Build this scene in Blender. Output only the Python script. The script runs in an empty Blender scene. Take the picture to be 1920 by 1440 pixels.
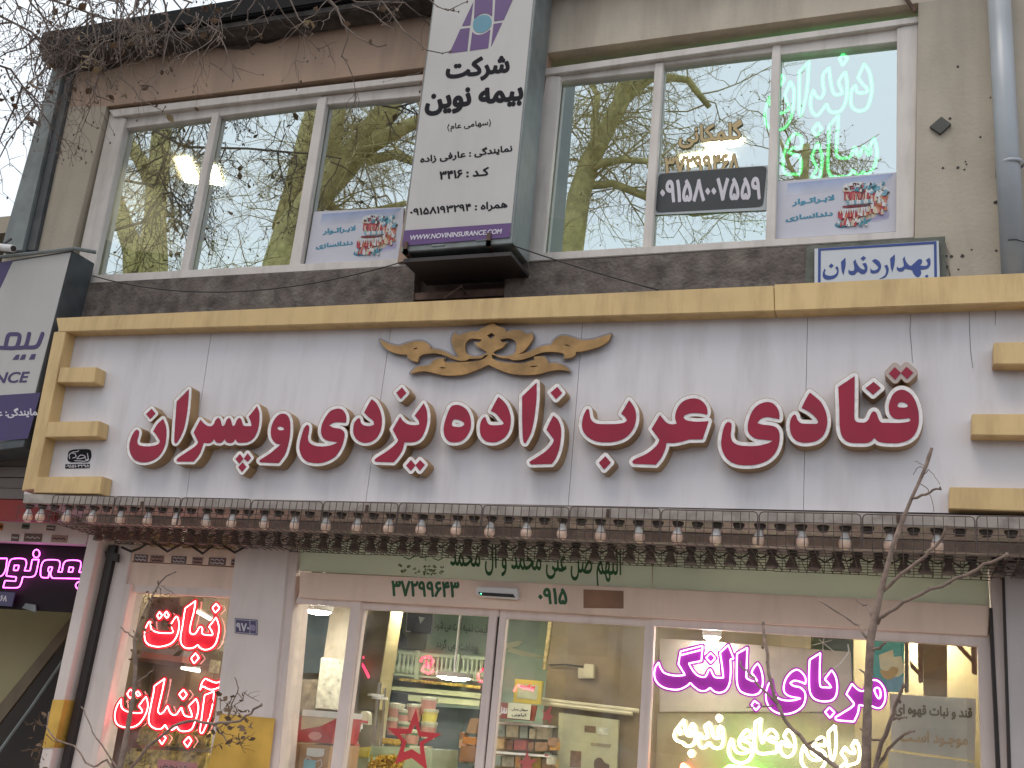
import bpy, bmesh, math, random
import numpy as np
from mathutils import Vector, Matrix
from mathutils.geometry import tessellate_polygon

scene = bpy.context.scene
COL = scene.collection
R = math.radians

# ------------------------------------------------------------------ camera
FPX = 2000.0                       # focal length in photo pixels (photo is 1920 wide)
CAM = np.array([0.0, -5.8, 1.6])
def cam_matrix(yaw, pitch, roll):
    cy, sy = math.cos(yaw), math.sin(yaw); cp, sp = math.cos(pitch), math.sin(pitch)
    cr, sr = math.cos(roll), math.sin(roll)
    f = np.array([sy*cp, cy*cp, sp]); r = np.array([cy, -sy, 0.0]); u = np.cross(r, f)
    return np.array([cr*r + sr*u, -sr*r + cr*u, -f])
M3 = cam_matrix(R(-21.46), R(17.32), R(5.54))
cd = bpy.data.cameras.new('camera'); co = bpy.data.objects.new('camera', cd); COL.objects.link(co)
cd.sensor_fit = 'HORIZONTAL'; cd.sensor_width = 36.0; cd.lens = FPX/1920*36
cd.clip_start = 0.05; cd.clip_end = 3000
mw = Matrix.Identity(4)
for i in range(3):
    for j in range(3): mw[i][j] = M3[j][i]
    mw[i][3] = CAM[i]
co.matrix_world = mw
scene.camera = co

# ------------------------------------------------------------------ sky, sun, exposure
SUN_EL, SUN_AZ = 64.0, 205.0       # soft, veiled sun behind the camera
w = bpy.data.worlds.new('World'); scene.world = w; w.use_nodes = True
nt = w.node_tree; bg = nt.nodes['Background']
sky = nt.nodes.new('ShaderNodeTexSky'); sky.sky_type = 'NISHITA'; sky.sun_disc = False
sky.sun_elevation = R(SUN_EL); sky.sun_rotation = R(SUN_AZ)
sky.air_density = 1.0; sky.dust_density = 1.5; sky.ozone_density = 1.0
# thin high cloud: a whitish veil mixed over the clear sky
tc = nt.nodes.new('ShaderNodeTexCoord'); cn = nt.nodes.new('ShaderNodeTexNoise')
cn.inputs['Scale'].default_value = 2.2; cn.inputs['Detail'].default_value = 5
nt.links.new(tc.outputs['Generated'], cn.inputs['Vector'])
rm = nt.nodes.new('ShaderNodeValToRGB')
rm.color_ramp.elements[0].position = 0.3; rm.color_ramp.elements[0].color = (0.80, 0.80, 0.80, 1)
rm.color_ramp.elements[1].position = 0.75; rm.color_ramp.elements[1].color = (0.95, 0.95, 0.95, 1)
nt.links.new(cn.outputs['Fac'], rm.inputs['Fac'])
mx = nt.nodes.new('ShaderNodeMix'); mx.data_type = 'RGBA'
nt.links.new(rm.outputs['Color'], mx.inputs['Factor'])
nt.links.new(sky.outputs['Color'], mx.inputs['A'])
mx.inputs['B'].default_value = (7.9, 8.5, 9.0, 1)
nt.links.new(mx.outputs['Result'], bg.inputs['Color'])
bg.inputs['Strength'].default_value = 0.11
sd = bpy.data.lights.new('sun', 'SUN'); so = bpy.data.objects.new('sun', sd); COL.objects.link(so)
sd.energy = 0.85; sd.angle = R(28); sd.color = (1.0, 0.88, 0.76)
az = R(SUN_AZ)
sdir = Vector((math.sin(az)*math.cos(R(SUN_EL)), math.cos(az)*math.cos(R(SUN_EL)), math.sin(R(SUN_EL))))
so.rotation_euler = sdir.to_track_quat('Z', 'Y').to_euler(); so.location = sdir*30
vs = scene.view_settings
vs.view_transform = 'Standard'; vs.look = 'None'; vs.exposure = 0.42; vs.gamma = 1.0; vs.use_curve_mapping = False
scene.cycles.use_denoising = True
scene.cycles.max_bounces = 8; scene.cycles.transparent_max_bounces = 12
scene.cycles.sample_clamp_indirect = 6.0

# ------------------------------------------------------------------ depths (metres, facade runs along X, street is -Y)
WALL, UGLASS, UFRAME = 0.0, 0.10, 0.05
PANEL, LETTER, GOLD = -0.20, -0.287, -0.30
LIP, ROW1, ROW2 = -0.31, -0.25, 0.20
SHOP, SGLASS, NEON = 0.35, 0.40, 0.365

def P(x, y, Y):
    """point of the plane Y=const seen at photo pixel (x, y)"""
    d = M3.T @ np.array([(x-960)/FPX, -(y-720)/FPX, -1.0])
    return Vector(CAM + d*((Y-CAM[1])/d[1]))
def Pz(x, y, z):
    d = M3.T @ np.array([(x-960)/FPX, -(y-720)/FPX, -1.0])
    return Vector(CAM + d*((z-CAM[2])/d[2]))
def XZ(x, y, Y):
    p = P(x, y, Y); return (p.x, p.z)

# ------------------------------------------------------------------ materials
def newmat(name):
    m = bpy.data.materials.new(name); m.use_nodes = True
    return m, m.node_tree, m.node_tree.nodes['Principled BSDF']
def srgb(r, g, b):
    f = lambda c: (c/255/12.92) if c/255 <= 0.04045 else ((c/255+0.055)/1.055)**2.4
    return (f(r), f(g), f(b))
MATS = {}
def mat(name, col, rough=0.6, metal=0.0, var=0.12, scale=6.0, bump=0.0, bscale=60.0, dirt=None, dirt_amt=0.0,
        dirt_scale=3.0, streak=0.0, spec=0.5, coat=0.0):
    """painted / mineral surface: base colour with mottling, optional dirt patches and vertical runs"""
    if name in MATS: return MATS[name]
    m, t, b = newmat(name); N, L = t.nodes, t.links
    b.inputs['Roughness'].default_value = rough; b.inputs['Metallic'].default_value = metal
    b.inputs['Specular IOR Level'].default_value = spec; b.inputs['Coat Weight'].default_value = coat
    geo = N.new('ShaderNodeNewGeometry')
    n1 = N.new('ShaderNodeTexNoise'); n1.inputs['Scale'].default_value = scale; n1.inputs['Detail'].default_value = 6
    L.new(geo.outputs['Position'], n1.inputs['Vector'])
    r1 = N.new('ShaderNodeMapRange'); r1.inputs['From Min'].default_value = 0.3; r1.inputs['From Max'].default_value = 0.7
    r1.inputs['To Min'].default_value = 1-var; r1.inputs['To Max'].default_value = 1+var
    L.new(n1.outputs['Fac'], r1.inputs['Value'])
    mul = N.new('ShaderNodeMix'); mul.data_type = 'RGBA'; mul.blend_type = 'MULTIPLY'
    mul.inputs['Factor'].default_value = 1.0; mul.inputs['A'].default_value = (*col, 1)
    L.new(r1.outputs['Result'], mul.inputs['B']); out = mul.outputs['Result']
    if dirt is not None and dirt_amt > 0:
        mp = N.new('ShaderNodeMapping'); L.new(geo.outputs['Position'], mp.inputs['Vector'])
        mp.inputs['Scale'].default_value = (1, 1, 0.16 if streak else 1)
        n2 = N.new('ShaderNodeTexNoise'); n2.inputs['Scale'].default_value = dirt_scale; n2.inputs['Detail'].default_value = 8
        n2.inputs['Roughness'].default_value = 0.65
        L.new(mp.outputs['Vector'], n2.inputs['Vector'])
        r2 = N.new('ShaderNodeMapRange'); r2.inputs['From Min'].default_value = 0.47; r2.inputs['From Max'].default_value = 0.72
        r2.inputs['To Min'].default_value = 0; r2.inputs['To Max'].default_value = dirt_amt
        L.new(n2.outputs['Fac'], r2.inputs['Value'])
        m2 = N.new('ShaderNodeMix'); m2.data_type = 'RGBA'; L.new(r2.outputs['Result'], m2.inputs['Factor'])
        L.new(out, m2.inputs['A']); m2.inputs['B'].default_value = (*dirt, 1); out = m2.outputs['Result']
    L.new(out, b.inputs['Base Color'])
    r3 = N.new('ShaderNodeMapRange'); r3.inputs['To Min'].default_value = max(0.03, rough-0.1); r3.inputs['To Max'].default_value = min(1, rough+0.12)
    L.new(n1.outputs['Fac'], r3.inputs['Value']); L.new(r3.outputs['Result'], b.inputs['Roughness'])
    if bump > 0:
        n3 = N.new('ShaderNodeTexNoise'); n3.inputs['Scale'].default_value = bscale; n3.inputs['Detail'].default_value = 5
        L.new(geo.outputs['Position'], n3.inputs['Vector'])
        bp = N.new('ShaderNodeBump'); bp.inputs['Strength'].default_value = bump; bp.inputs['Distance'].default_value = 0.01
        L.new(n3.outputs['Fac'], bp.inputs['Height']); L.new(bp.outputs['Normal'], b.inputs['Normal'])
    MATS[name] = m; return m
def emis(name, col, s, base=None):
    if name in MATS: return MATS[name]
    m, t, b = newmat(name)
    b.inputs['Base Color'].default_value = (*(base or col), 1); b.inputs['Roughness'].default_value = 0.4
    b.inputs['Emission Color'].default_value = (*col, 1); b.inputs['Emission Strength'].default_value = s
    # light wobble along the tube so it does not look perfectly even
    geo = t.nodes.new('ShaderNodeNewGeometry'); n = t.nodes.new('ShaderNodeTexNoise'); n.inputs['Scale'].default_value = 14
    r = t.nodes.new('ShaderNodeMapRange'); r.inputs['To Min'].default_value = s*0.7; r.inputs['To Max'].default_value = s*1.3
    t.links.new(geo.outputs['Position'], n.inputs['Vector']); t.links.new(n.outputs['Fac'], r.inputs['Value'])
    t.links.new(r.outputs['Result'], b.inputs['Emission Strength'])
    MATS[name] = m; return m
def glassmat(name, refl, tint, gtint, rough=0.0, dust_haze=0.0):
    m, t, b = newmat(name); N, L = t.nodes, t.links; N.remove(b)
    out = N['Material Output']
    tr = N.new('ShaderNodeBsdfTransparent'); tr.inputs['Color'].default_value = (*tint, 1)
    gl = N.new('ShaderNodeBsdfGlossy'); gl.inputs['Roughness'].default_value = rough; gl.inputs['Color'].default_value = (*gtint, 1)
    # slight waviness of the sheet
    geo = N.new('ShaderNodeNewGeometry'); n = N.new('ShaderNodeTexNoise'); n.inputs['Scale'].default_value = 1.6; n.inputs['Detail'].default_value = 1
    L.new(geo.outputs['Position'], n.inputs['Vector'])
    bp = N.new('ShaderNodeBump'); bp.inputs['Strength'].default_value = 0.03; bp.inputs['Distance'].default_value = 0.02
    L.new(n.outputs['Fac'], bp.inputs['Height']); L.new(bp.outputs['Normal'], gl.inputs['Normal'])
    lw = N.new('ShaderNodeLayerWeight'); lw.inputs['Blend'].default_value = 0.25
    mr = N.new('ShaderNodeMapRange'); mr.inputs['To Min'].default_value = refl; mr.inputs['To Max'].default_value = min(1, refl+0.35)
    L.new(lw.outputs['Fresnel'], mr.inputs['Value'])
    ms = N.new('ShaderNodeMixShader'); L.new(mr.outputs['Result'], ms.inputs['Fac']); L.new(tr.outputs[0], ms.inputs[1]); L.new(gl.outputs[0], ms.inputs[2])
    res = ms.outputs[0]
    if dust_haze > 0:  # dusty film, also strengthened to lay a hazy veil over the interior
        df = N.new('ShaderNodeBsdfDiffuse'); df.inputs['Color'].default_value = (0.6, 0.58, 0.54, 1)
        n2 = N.new('ShaderNodeTexNoise'); n2.inputs['Scale'].default_value = 5; n2.inputs['Detail'].default_value = 8
        L.new(geo.outputs['Position'], n2.inputs['Vector'])
        r2 = N.new('ShaderNodeMapRange'); r2.inputs['From Min'].default_value = 0.42; r2.inputs['From Max'].default_value = 0.8
        r2.inputs['To Max'].default_value = dust_haze; L.new(n2.outputs['Fac'], r2.inputs['Value'])
        m3 = N.new('ShaderNodeMixShader'); L.new(r2.outputs['Result'], m3.inputs['Fac']); L.new(res, m3.inputs[1]); L.new(df.outputs[0], m3.inputs[2]); res = m3.outputs[0]
    L.new(res, out.inputs['Surface']); MATS[name] = m; return m

def halomat(name, col, s, tr):  # glowing see-through shell that paints a halo round a tube
    m, t, b = newmat(name); N, L = t.nodes, t.links; N.remove(b)
    e = N.new('ShaderNodeEmission'); e.inputs['Color'].default_value = (*col, 1); e.inputs['Strength'].default_value = s
    a = N.new('ShaderNodeBsdfTransparent'); x = N.new('ShaderNodeMixShader'); x.inputs['Fac'].default_value = 1-tr
    L.new(a.outputs[0], x.inputs[1]); L.new(e.outputs[0], x.inputs[2]); L.new(x.outputs[0], N['Material Output'].inputs['Surface']); MATS[name] = m; return m
def translucent(name, col, k):
    m, t, b = newmat(name); N, L = t.nodes, t.links
    b.inputs['Base Color'].default_value = (*col, 1); b.inputs['Roughness'].default_value = 0.35
    tl_ = N.new('ShaderNodeBsdfTranslucent'); tl_.inputs['Color'].default_value = (*col, 1)
    geo = N.new('ShaderNodeNewGeometry'); n = N.new('ShaderNodeTexNoise'); n.inputs['Scale'].default_value = 3; L.new(geo.outputs['Position'], n.inputs['Vector'])
    r = N.new('ShaderNodeMapRange'); r.inputs['To Min'].default_value = k-.1; r.inputs['To Max'].default_value = k+.1; L.new(n.outputs['Fac'], r.inputs['Value'])
    x = N.new('ShaderNodeMixShader'); L.new(r.outputs['Result'], x.inputs['Fac']); L.new(b.outputs[0], x.inputs[1]); L.new(tl_.outputs[0], x.inputs[2])
    L.new(x.outputs[0], N['Material Output'].inputs['Surface']); MATS[name] = m; return m
plaster = mat('plaster_beige', (0.445, 0.305, 0.225), 0.85, var=0.10, scale=2.2, bump=0.25, bscale=45, dirt=(0.20, 0.155, 0.13), dirt_amt=0.55, dirt_scale=2.6, streak=1)
plaster2 = mat('plaster_pier', (0.45, 0.39, 0.315), 0.85, var=0.10, scale=2.4, bump=0.3, bscale=40, dirt=(0.27, 0.23, 0.19), dirt_amt=0.6, dirt_scale=2.2, streak=1)
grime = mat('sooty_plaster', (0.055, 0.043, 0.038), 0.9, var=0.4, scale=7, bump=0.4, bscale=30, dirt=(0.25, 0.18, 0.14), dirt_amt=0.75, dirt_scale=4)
concrete = mat('dark_concrete', (0.115, 0.092, 0.082), 0.9, var=0.45, scale=9, bump=0.9, bscale=45, dirt=(0.25, 0.22, 0.19), dirt_amt=0.75, dirt_scale=7)
tar = mat('tar_fascia', (0.010, 0.0095, 0.011), 0.8, var=0.4, scale=9, bump=0.3, spec=0.2)
trimc = mat('eave_trim', (0.075, 0.065, 0.06), 0.85, var=0.45, scale=12, spec=0.2)
aluw = mat('white_frame', (0.66, 0.60, 0.56), 0.45, var=0.06, scale=5, dirt=(0.35, 0.30, 0.26), dirt_amt=0.45, dirt_scale=9, streak=1)
alus = mat('shop_frame', (0.72, 0.60, 0.56), 0.45, var=0.05, scale=5, dirt=(0.36, 0.30, 0.28), dirt_amt=0.35, dirt_scale=8, streak=1)
hboard = mat('warm_lit_board', (0.80, 0.60, 0.49), 0.5, var=0.05, scale=3, dirt=(0.45, 0.32, 0.26), dirt_amt=0.35, dirt_scale=5, streak=1)  # white boards with warm neon and shop light mixed into the colour
board = mat('cladding_board', (0.70, 0.61, 0.58), 0.3, var=0.05, scale=3, dirt=(0.4, 0.33, 0.3), dirt_amt=0.3, dirt_scale=5, streak=1)
rubber = mat('black_gasket', (0.03, 0.022, 0.022), 0.6, var=0.2)
steel_d = mat('dark_sheet_steel', (0.075, 0.082, 0.09), 0.55, 0.2, var=0.25, scale=7, dirt=(0.16, 0.14, 0.12), dirt_amt=0.4)
steel_g = mat('grey_sheet_steel', (0.20, 0.22, 0.22), 0.5, 0.2, var=0.2, scale=8, dirt=(0.10, 0.09, 0.08), dirt_amt=0.5, streak=1, dirt_scale=6)
rust = mat('rusty_iron', (0.11, 0.065, 0.05), 0.85, var=0.4, scale=14, bump=0.4)
panelm = mat('white_composite_panel', (0.66, 0.625, 0.65), 0.38, var=0.03, scale=1.2, dirt=(0.40, 0.35, 0.34), dirt_amt=0.42, dirt_scale=5.5, streak=1, coat=0.1)
goldm = mat('gold_composite', (0.62, 0.435, 0.205), 0.45, 0.12, var=0.10, scale=3, dirt=(0.30, 0.17, 0.07), dirt_amt=0.5, dirt_scale=10, streak=1)
goldl = mat('gold_leaf', (0.33, 0.19, 0.075), 0.35, 0.5, var=0.35, scale=9, bump=0.35, bscale=22)
acry = mat('grey_acrylic_backer', (0.30, 0.27, 0.28), 0.25, var=0.08)
redm = mat('red_acrylic', (0.30, 0.014, 0.042), 0.35, var=0.12, scale=5, dirt=(0.20, 0.022, 0.045), dirt_amt=0.4, spec=0.3)
trimw = mat('white_trim_acrylic', (0.80, 0.76, 0.76), 0.3, var=0.10, scale=20, dirt=(0.45, 0.41, 0.39), dirt_amt=0.5, dirt_scale=30)
retm = mat('bronze_return', (0.36, 0.225, 0.11), 0.45, 0.2, var=0.15, scale=5, dirt=(0.2, 0.13, 0.08), dirt_amt=0.5, dirt_scale=8)
white = mat('white_plastic', (0.72, 0.70, 0.69), 0.4, var=0.05)
offw = mat('sign_face_grey', (0.50, 0.475, 0.46), 0.5, var=0.05, scale=2, dirt=(0.36, 0.33, 0.31), dirt_amt=0.3, dirt_scale=3, streak=1)
purple = mat('purple_vinyl', (0.105, 0.045, 0.17), 0.45, var=0.08)
purpled = mat('deep_purple_vinyl', (0.05, 0.028, 0.12), 0.45, var=0.1)
teal = mat('teal_vinyl', (0.10, 0.27, 0.36), 0.45, var=0.08)
ink = mat('black_ink', (0.014, 0.013, 0.018), 0.7, var=0.1, spec=0.15)
wink = mat('white_ink', (0.62, 0.58, 0.64), 0.6, var=0.05)
bluei = mat('blue_ink', (0.025, 0.055, 0.24), 0.5, var=0.08)
greeni = mat('green_ink', (0.02, 0.10, 0.035), 0.55, var=0.2)
goldi = mat('tan_vinyl', (0.50, 0.37, 0.18), 0.5, var=0.06)
browni = mat('brown_ink', (0.16, 0.105, 0.055), 0.7, var=0.1)
tanfade = mat('faded_ink', (0.50, 0.33, 0.19), 0.7, var=0.2, scale=20)
paper = mat('paper', (0.60, 0.52, 0.45), 0.8, var=0.06, scale=4)
cable = mat('black_cable', (0.02, 0.018, 0.018), 0.6)
wire = mat('rusty_wire', (0.09, 0.065, 0.058), 0.6, 0.4, var=0.3, scale=20)
bark = mat('plane_bark', (0.56, 0.49, 0.22), 0.9, var=0.3, scale=7, bump=0.4, dirt=(0.33, 0.27, 0.11), dirt_amt=0.6, dirt_scale=5)
barkd = mat('twig_bark', (0.46, 0.38, 0.18), 0.9, var=0.3, scale=9)
barkn = mat('grey_twig', (0.16, 0.12, 0.10), 0.9, var=0.35, scale=14, bump=0.3)
barks = mat('sapling_bark', (0.25, 0.18, 0.145), 0.85, var=0.3, scale=25, bump=0.4, bscale=90, dirt=(0.07, 0.05, 0.045), dirt_amt=0.6, dirt_scale=18)
dryleaf = mat('dry_leaf', (0.14, 0.085, 0.05), 0.85, var=0.4, scale=16)
paleleaf = mat('pale_dry_leaf', (0.34, 0.25, 0.14), 0.8, var=0.3, scale=12)
upglass = glassmat('mirror_glass', 0.64, (0.80, 0.86, 0.76), (0.86, 0.95, 0.97))
shglass = glassmat('shop_glass', 0.09, (0.95, 0.97, 0.94), (0.9, 0.95, 0.95), dust_haze=0.32)

# ------------------------------------------------------------------ object helpers
def link(o, parent=None):
    COL.objects.link(o)
    if parent is not None: o.parent = parent
    return o
def thing(name, label, cat, loc=(0, 0, 0), group=None):
    o = bpy.data.objects.new(name, None); o.empty_display_size = 0.1; link(o); o.location = loc
    o['label'] = label; o['category'] = cat
    if group: o['group'] = group
    return o
def tag(o, label, cat, group=None):
    o['label'] = label; o['category'] = cat
    if group: o['group'] = group
    return o
def fix(o, parent):
    """parent keeping world position (parents are unrotated, unscaled empties or meshes)"""
    if parent is not None:
        off = Vector((0, 0, 0)); p = parent
        while p is not None: off += p.location; p = p.parent
        if off.length > 0:
            o.location = o.location - off
    return o
def meshobj(name, verts, faces, m, parent=None, smooth=False, label=None):
    me = bpy.data.meshes.new(name); me.from_pydata([tuple(v) for v in verts], [], faces); me.update()
    if m is not None: me.materials.append(m)
    if smooth:
        for p in me.polygons: p.use_smooth = True
    o = bpy.data.objects.new(name, me); link(o, parent); fix(o, parent)
    if label: o['label'] = label
    return o
class MB:
    """collects shapes; build() links them as one mesh object"""
    def __init__(s): s.v = []; s.f = []
    def add(s, v, f):
        n = len(s.v); s.v += [tuple(a) for a in v]; s.f += [tuple(i+n for i in q) for q in f]; return s
    def box(s, x0, x1, y0, y1, z0, z1):
        v = [(x, y, z) for x in (x0, x1) for y in (y0, y1) for z in (z0, z1)]
        return s.add(v, [(0, 1, 3, 2), (4, 6, 7, 5), (0, 4, 5, 1), (2, 3, 7, 6), (0, 2, 6, 4), (1, 5, 7, 3)])
    def prism(s, pts, y0, y1):
        """pts: (x,z) outline (clockwise or not) on plane y0, going back to y1"""
        a = sum(pts[i][0]*pts[(i+1) % len(pts)][1]-pts[(i+1) % len(pts)][0]*pts[i][1] for i in range(len(pts)))
        if a < 0: pts = pts[::-1]
        n = len(pts)
        v = [(p[0], y0, p[1]) for p in pts] + [(p[0], y1, p[1]) for p in pts]
        f = [tuple(range(n)), tuple(range(2*n-1, n-1, -1))] + [(i, i+n, (i+1) % n+n, (i+1) % n) for i in range(n)]
        return s.add(v, f)
    def quad(s, px, Y, d=0.02, Y2=None):
        """outline in photo pixels on plane Y, thickness d going back"""
        return s.prism([XZ(x, y, Y) for x, y in px], Y, Y+d)
    def tube(s, pts, r0, r1=None, n=6, cap=True):
        pts = [Vector(p) for p in pts]; r1 = r0 if r1 is None else r1; k = len(pts); b = len(s.v)
        up = None
        for i, p in enumerate(pts):
            d = (pts[min(i+1, k-1)] - pts[max(i-1, 0)])
            d = d.normalized() if d.length > 1e-9 else Vector((0, 0, 1))
            if up is None: up = d.orthogonal().normalized()
            else:
                up = up - d*up.dot(d); up = up.normalized() if up.length > 1e-6 else d.orthogonal().normalized()
            sd_ = d.cross(up); r = r0 + (r1-r0)*i/max(1, k-1)
            for j in range(n):
                a = 2*math.pi*j/n; s.v.append(tuple(p + up*(r*math.cos(a)) + sd_*(r*math.sin(a))))
        for i in range(k-1):
            for j in range(n):
                s.f.append((b+i*n+j, b+i*n+(j+1) % n, b+(i+1)*n+(j+1) % n, b+(i+1)*n+j))
        if cap: s.f.append(tuple(b+j for j in range(n))[::-1]); s.f.append(tuple(b+(k-1)*n+j for j in range(n)))
        return s
    def ring(s, pts, r, n=6):
        pts = [Vector(p) for p in pts]; k = len(pts); b = len(s.v)
        for i, p in enumerate(pts):
            d = (pts[(i+1) % k]-pts[i-1]).normalized(); up = Vector((0, 1, 0)); up = (up-d*up.dot(d)).normalized(); sd_ = d.cross(up)
            for j in range(n):
                a = 2*math.pi*j/n; s.v.append(tuple(p+up*(r*math.cos(a))+sd_*(r*math.sin(a))))
        for i in range(k):
            for j in range(n):
                i2 = (i+1) % k; s.f.append((b+i*n+j, b+i*n+(j+1) % n, b+i2*n+(j+1) % n, b+i2*n+j))
        return s
    def lathe(s, prof, c, n=16, ax='z'):
        """prof: (r, h) pairs, revolved round the vertical through c"""
        b = len(s.v); k = len(prof)
        for r, h in prof:
            for j in range(n):
                a = 2*math.pi*j/n; x, y = r*math.cos(a), r*math.sin(a)
                s.v.append((c[0]+x, c[1]+y, c[2]+h) if ax == 'z' else (c[0]+x, c[1]+h, c[2]+y))
        for i in range(k-1):
            for j in range(n):
                s.f.append((b+i*n+j, b+i*n+(j+1) % n, b+(i+1)*n+(j+1) % n, b+(i+1)*n+j))
        return s
    def build(s, name, m, parent=None, bevel=0.0, smooth=False, label=None, seg=2):
        o = meshobj(name, s.v, s.f, m, parent, smooth, label)
        if bevel > 0:
            bm = bmesh.new(); bm.from_mesh(o.data)
            es = [e for e in bm.edges if len(e.link_faces) == 2 and e.calc_face_angle(0) > 0.6]
            try: bmesh.ops.bevel(bm, geom=es, offset=bevel, segments=seg, affect='EDGES', clamp_overlap=True)
            except Exception: pass
            bm.to_mesh(o.data); bm.free()
        return o

# ------------------------------------------------------------------ outlines: smoothing, signed-distance regions, contours
def pl(s, ox=0.0, oy=0.0, k=1.0, closed=True, sub=4):
    """'x,y x,y* ...' in crop units -> smooth polyline in photo pixels; * marks a sharp corner"""
    pts = []; corner = []
    for tkn in s.split():
        c = tkn.endswith('*'); a, b = tkn.rstrip('*').split(',')
        pts.append((ox+float(a)/k, oy+float(b)/k)); corner.append(c)
    n = len(pts); out = []
    for i in range(n if closed else n-1):
        p1, p2 = np.array(pts[i]), np.array(pts[(i+1) % n])
        p0 = np.array(pts[i-1]) if (closed or i > 0) else p1; p3 = np.array(pts[(i+2) % n]) if (closed or i+2 < n) else p2
        m1 = (p2-p0)*0.5; m2 = (p3-p1)*0.5; ch = p2-p1; cl = np.linalg.norm(ch)
        if corner[i] or (not closed and i == 0): m1 = ch
        if corner[(i+1) % n] or (not closed and i+2 >= n): m2 = ch
        for mm in (m1, m2):
            ln = np.linalg.norm(mm)
            if ln > 1.3*cl: mm *= 1.3*cl/ln
        if corner[i] and corner[(i+1) % n]: out.append(tuple(p1)); continue
        for q in range(sub):
            t = q/sub; h00 = 2*t**3-3*t**2+1; h10 = t**3-2*t**2+t; h01 = -2*t**3+3*t**2; h11 = t**3-t**2
            out.append(tuple(h00*p1+h10*m1+h01*p2+h11*m2))
    if not closed: out.append(pts[-1])
    return out
def field(polys, cell, pad, opens=()):
    """signed distance (negative inside, non-zero winding) of closed polylines; open polylines only add distance"""
    allp = np.concatenate([np.array(p) for p in list(polys)+list(opens)])
    x0, y0 = allp.min(0)-pad-2*cell; x1, y1 = allp.max(0)+pad+2*cell
    nx, ny = int((x1-x0)/cell)+2, int((y1-y0)/cell)+2
    gx = x0+np.arange(nx)*cell; gy = y0+np.arange(ny)*cell
    D = np.full((ny, nx), pad+cell); Wd = np.zeros((ny, nx), int)
    def seg(a, b):
        i0 = max(0, int((min(a[0], b[0])-pad-x0)/cell)); i1 = min(nx, int((max(a[0], b[0])+pad-x0)/cell)+2)
        j0 = max(0, int((min(a[1], b[1])-pad-y0)/cell)); j1 = min(ny, int((max(a[1], b[1])+pad-y0)/cell)+2)
        X, Y = np.meshgrid(gx[i0:i1], gy[j0:j1]); dx, dy = b[0]-a[0], b[1]-a[1]; l2 = dx*dx+dy*dy
        t = np.clip(((X-a[0])*dx+(Y-a[1])*dy)/l2, 0, 1) if l2 > 1e-12 else 0*X
        d = np.hypot(X-a[0]-t*dx, Y-a[1]-t*dy); sub = D[j0:j1, i0:i1]; np.minimum(sub, d, out=sub)
    for p in polys:
        n = len(p)
        for i in range(n):
            a, b = p[i], p[(i+1) % n]; seg(a, b)
            if a[1] == b[1]: continue
            s_ = 1 if b[1] > a[1] else -1; lo, hi = min(a[1], b[1]), max(a[1], b[1])
            r0 = int(math.ceil((lo-y0)/cell-1e-9)); r1 = int(math.ceil((hi-y0)/cell-1e-9))
            for r in range(max(0, r0), min(ny, r1)):
                xc = a[0]+(gy[r]-a[1])*(b[0]-a[0])/(b[1]-a[1]); c = int(math.ceil((xc-x0)/cell))
                if c < nx: Wd[r, max(0, c)] += s_
    ins = np.cumsum(Wd, 1) != 0
    for p in opens:
        for i in range(len(p)-1): seg(p[i], p[i+1])
    return np.where(ins, -D, D), x0, y0, cell
def rdp(p, tol):
    if len(p) < 4: return p
    P_ = np.array(p); keep = np.zeros(len(p), bool); keep[0] = keep[-1] = True; st = [(0, len(p)-1)]
    while st:
        a, b = st.pop()
        if b-a < 2: continue
        d = P_[b]-P_[a]; l = np.hypot(*d); q = P_[a+1:b]-P_[a]
        dist = np.abs(d[0]*q[:, 1]-d[1]*q[:, 0])/l if l > 1e-9 else np.hypot(q[:, 0], q[:, 1])
        k = int(dist.argmax())
        if dist[k] > tol: keep[a+1+k] = True; st += [(a, a+1+k), (a+1+k, b)]
    return [p[i] for i in range(len(p)) if keep[i]]
def contour(fl, lv, tol=0.15, minpts=5):
    F, x0, y0, c = fl; G = F-lv; S = G < 0
    mix = (S[:-1, :-1] != S[1:, :-1]) | (S[:-1, :-1] != S[:-1, 1:]) | (S[:-1, :-1] != S[1:, 1:])
    adj = {}; pos = {}
    def ed(i, j, v):
        k = (i, j, v)
        if k not in pos:
            a = G[i, j]; b = G[i+1, j] if v else G[i, j+1]; t = a/(a-b)
            pos[k] = (x0+j*c, y0+(i+t)*c) if v else (x0+(j+t)*c, y0+i*c)
        return k
    for i, j in zip(*np.nonzero(mix)):
        i = int(i); j = int(j)
        a, b, d, e = S[i, j], S[i, j+1], S[i+1, j+1], S[i+1, j]; es = []
        if a != b: es.append(ed(i, j, 0))
        if b != d: es.append(ed(i, j+1, 1))
        if d != e: es.append(ed(i+1, j, 0))
        if e != a: es.append(ed(i, j, 1))
        prs = [(es[0], es[1])] if len(es) == 2 else ([(es[0], es[1]), (es[2], es[3])] if (G[i, j]+G[i, j+1]+G[i+1, j]+G[i+1, j+1] < 0) == a else [(es[3], es[0]), (es[1], es[2])])
        for p, q in prs: adj.setdefault(p, []).append(q); adj.setdefault(q, []).append(p)
    loops = []; seen = set()
    for s_ in adj:
        if s_ in seen: continue
        lp = [s_]; seen.add(s_); cur = s_
        while True:
            nx = [q for q in adj[cur] if q not in seen]
            if not nx: break
            cur = nx[0]; seen.add(cur); lp.append(cur)
        pts = [pos[k] for k in lp]
        if len(pts) >= minpts:
            h = len(pts)//2; q = rdp(pts[:h+1], tol)[:-1]+rdp(pts[h:]+pts[:1], tol)[:-1]
            if len(q) >= 3: loops.append(q)
    return loops
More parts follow.
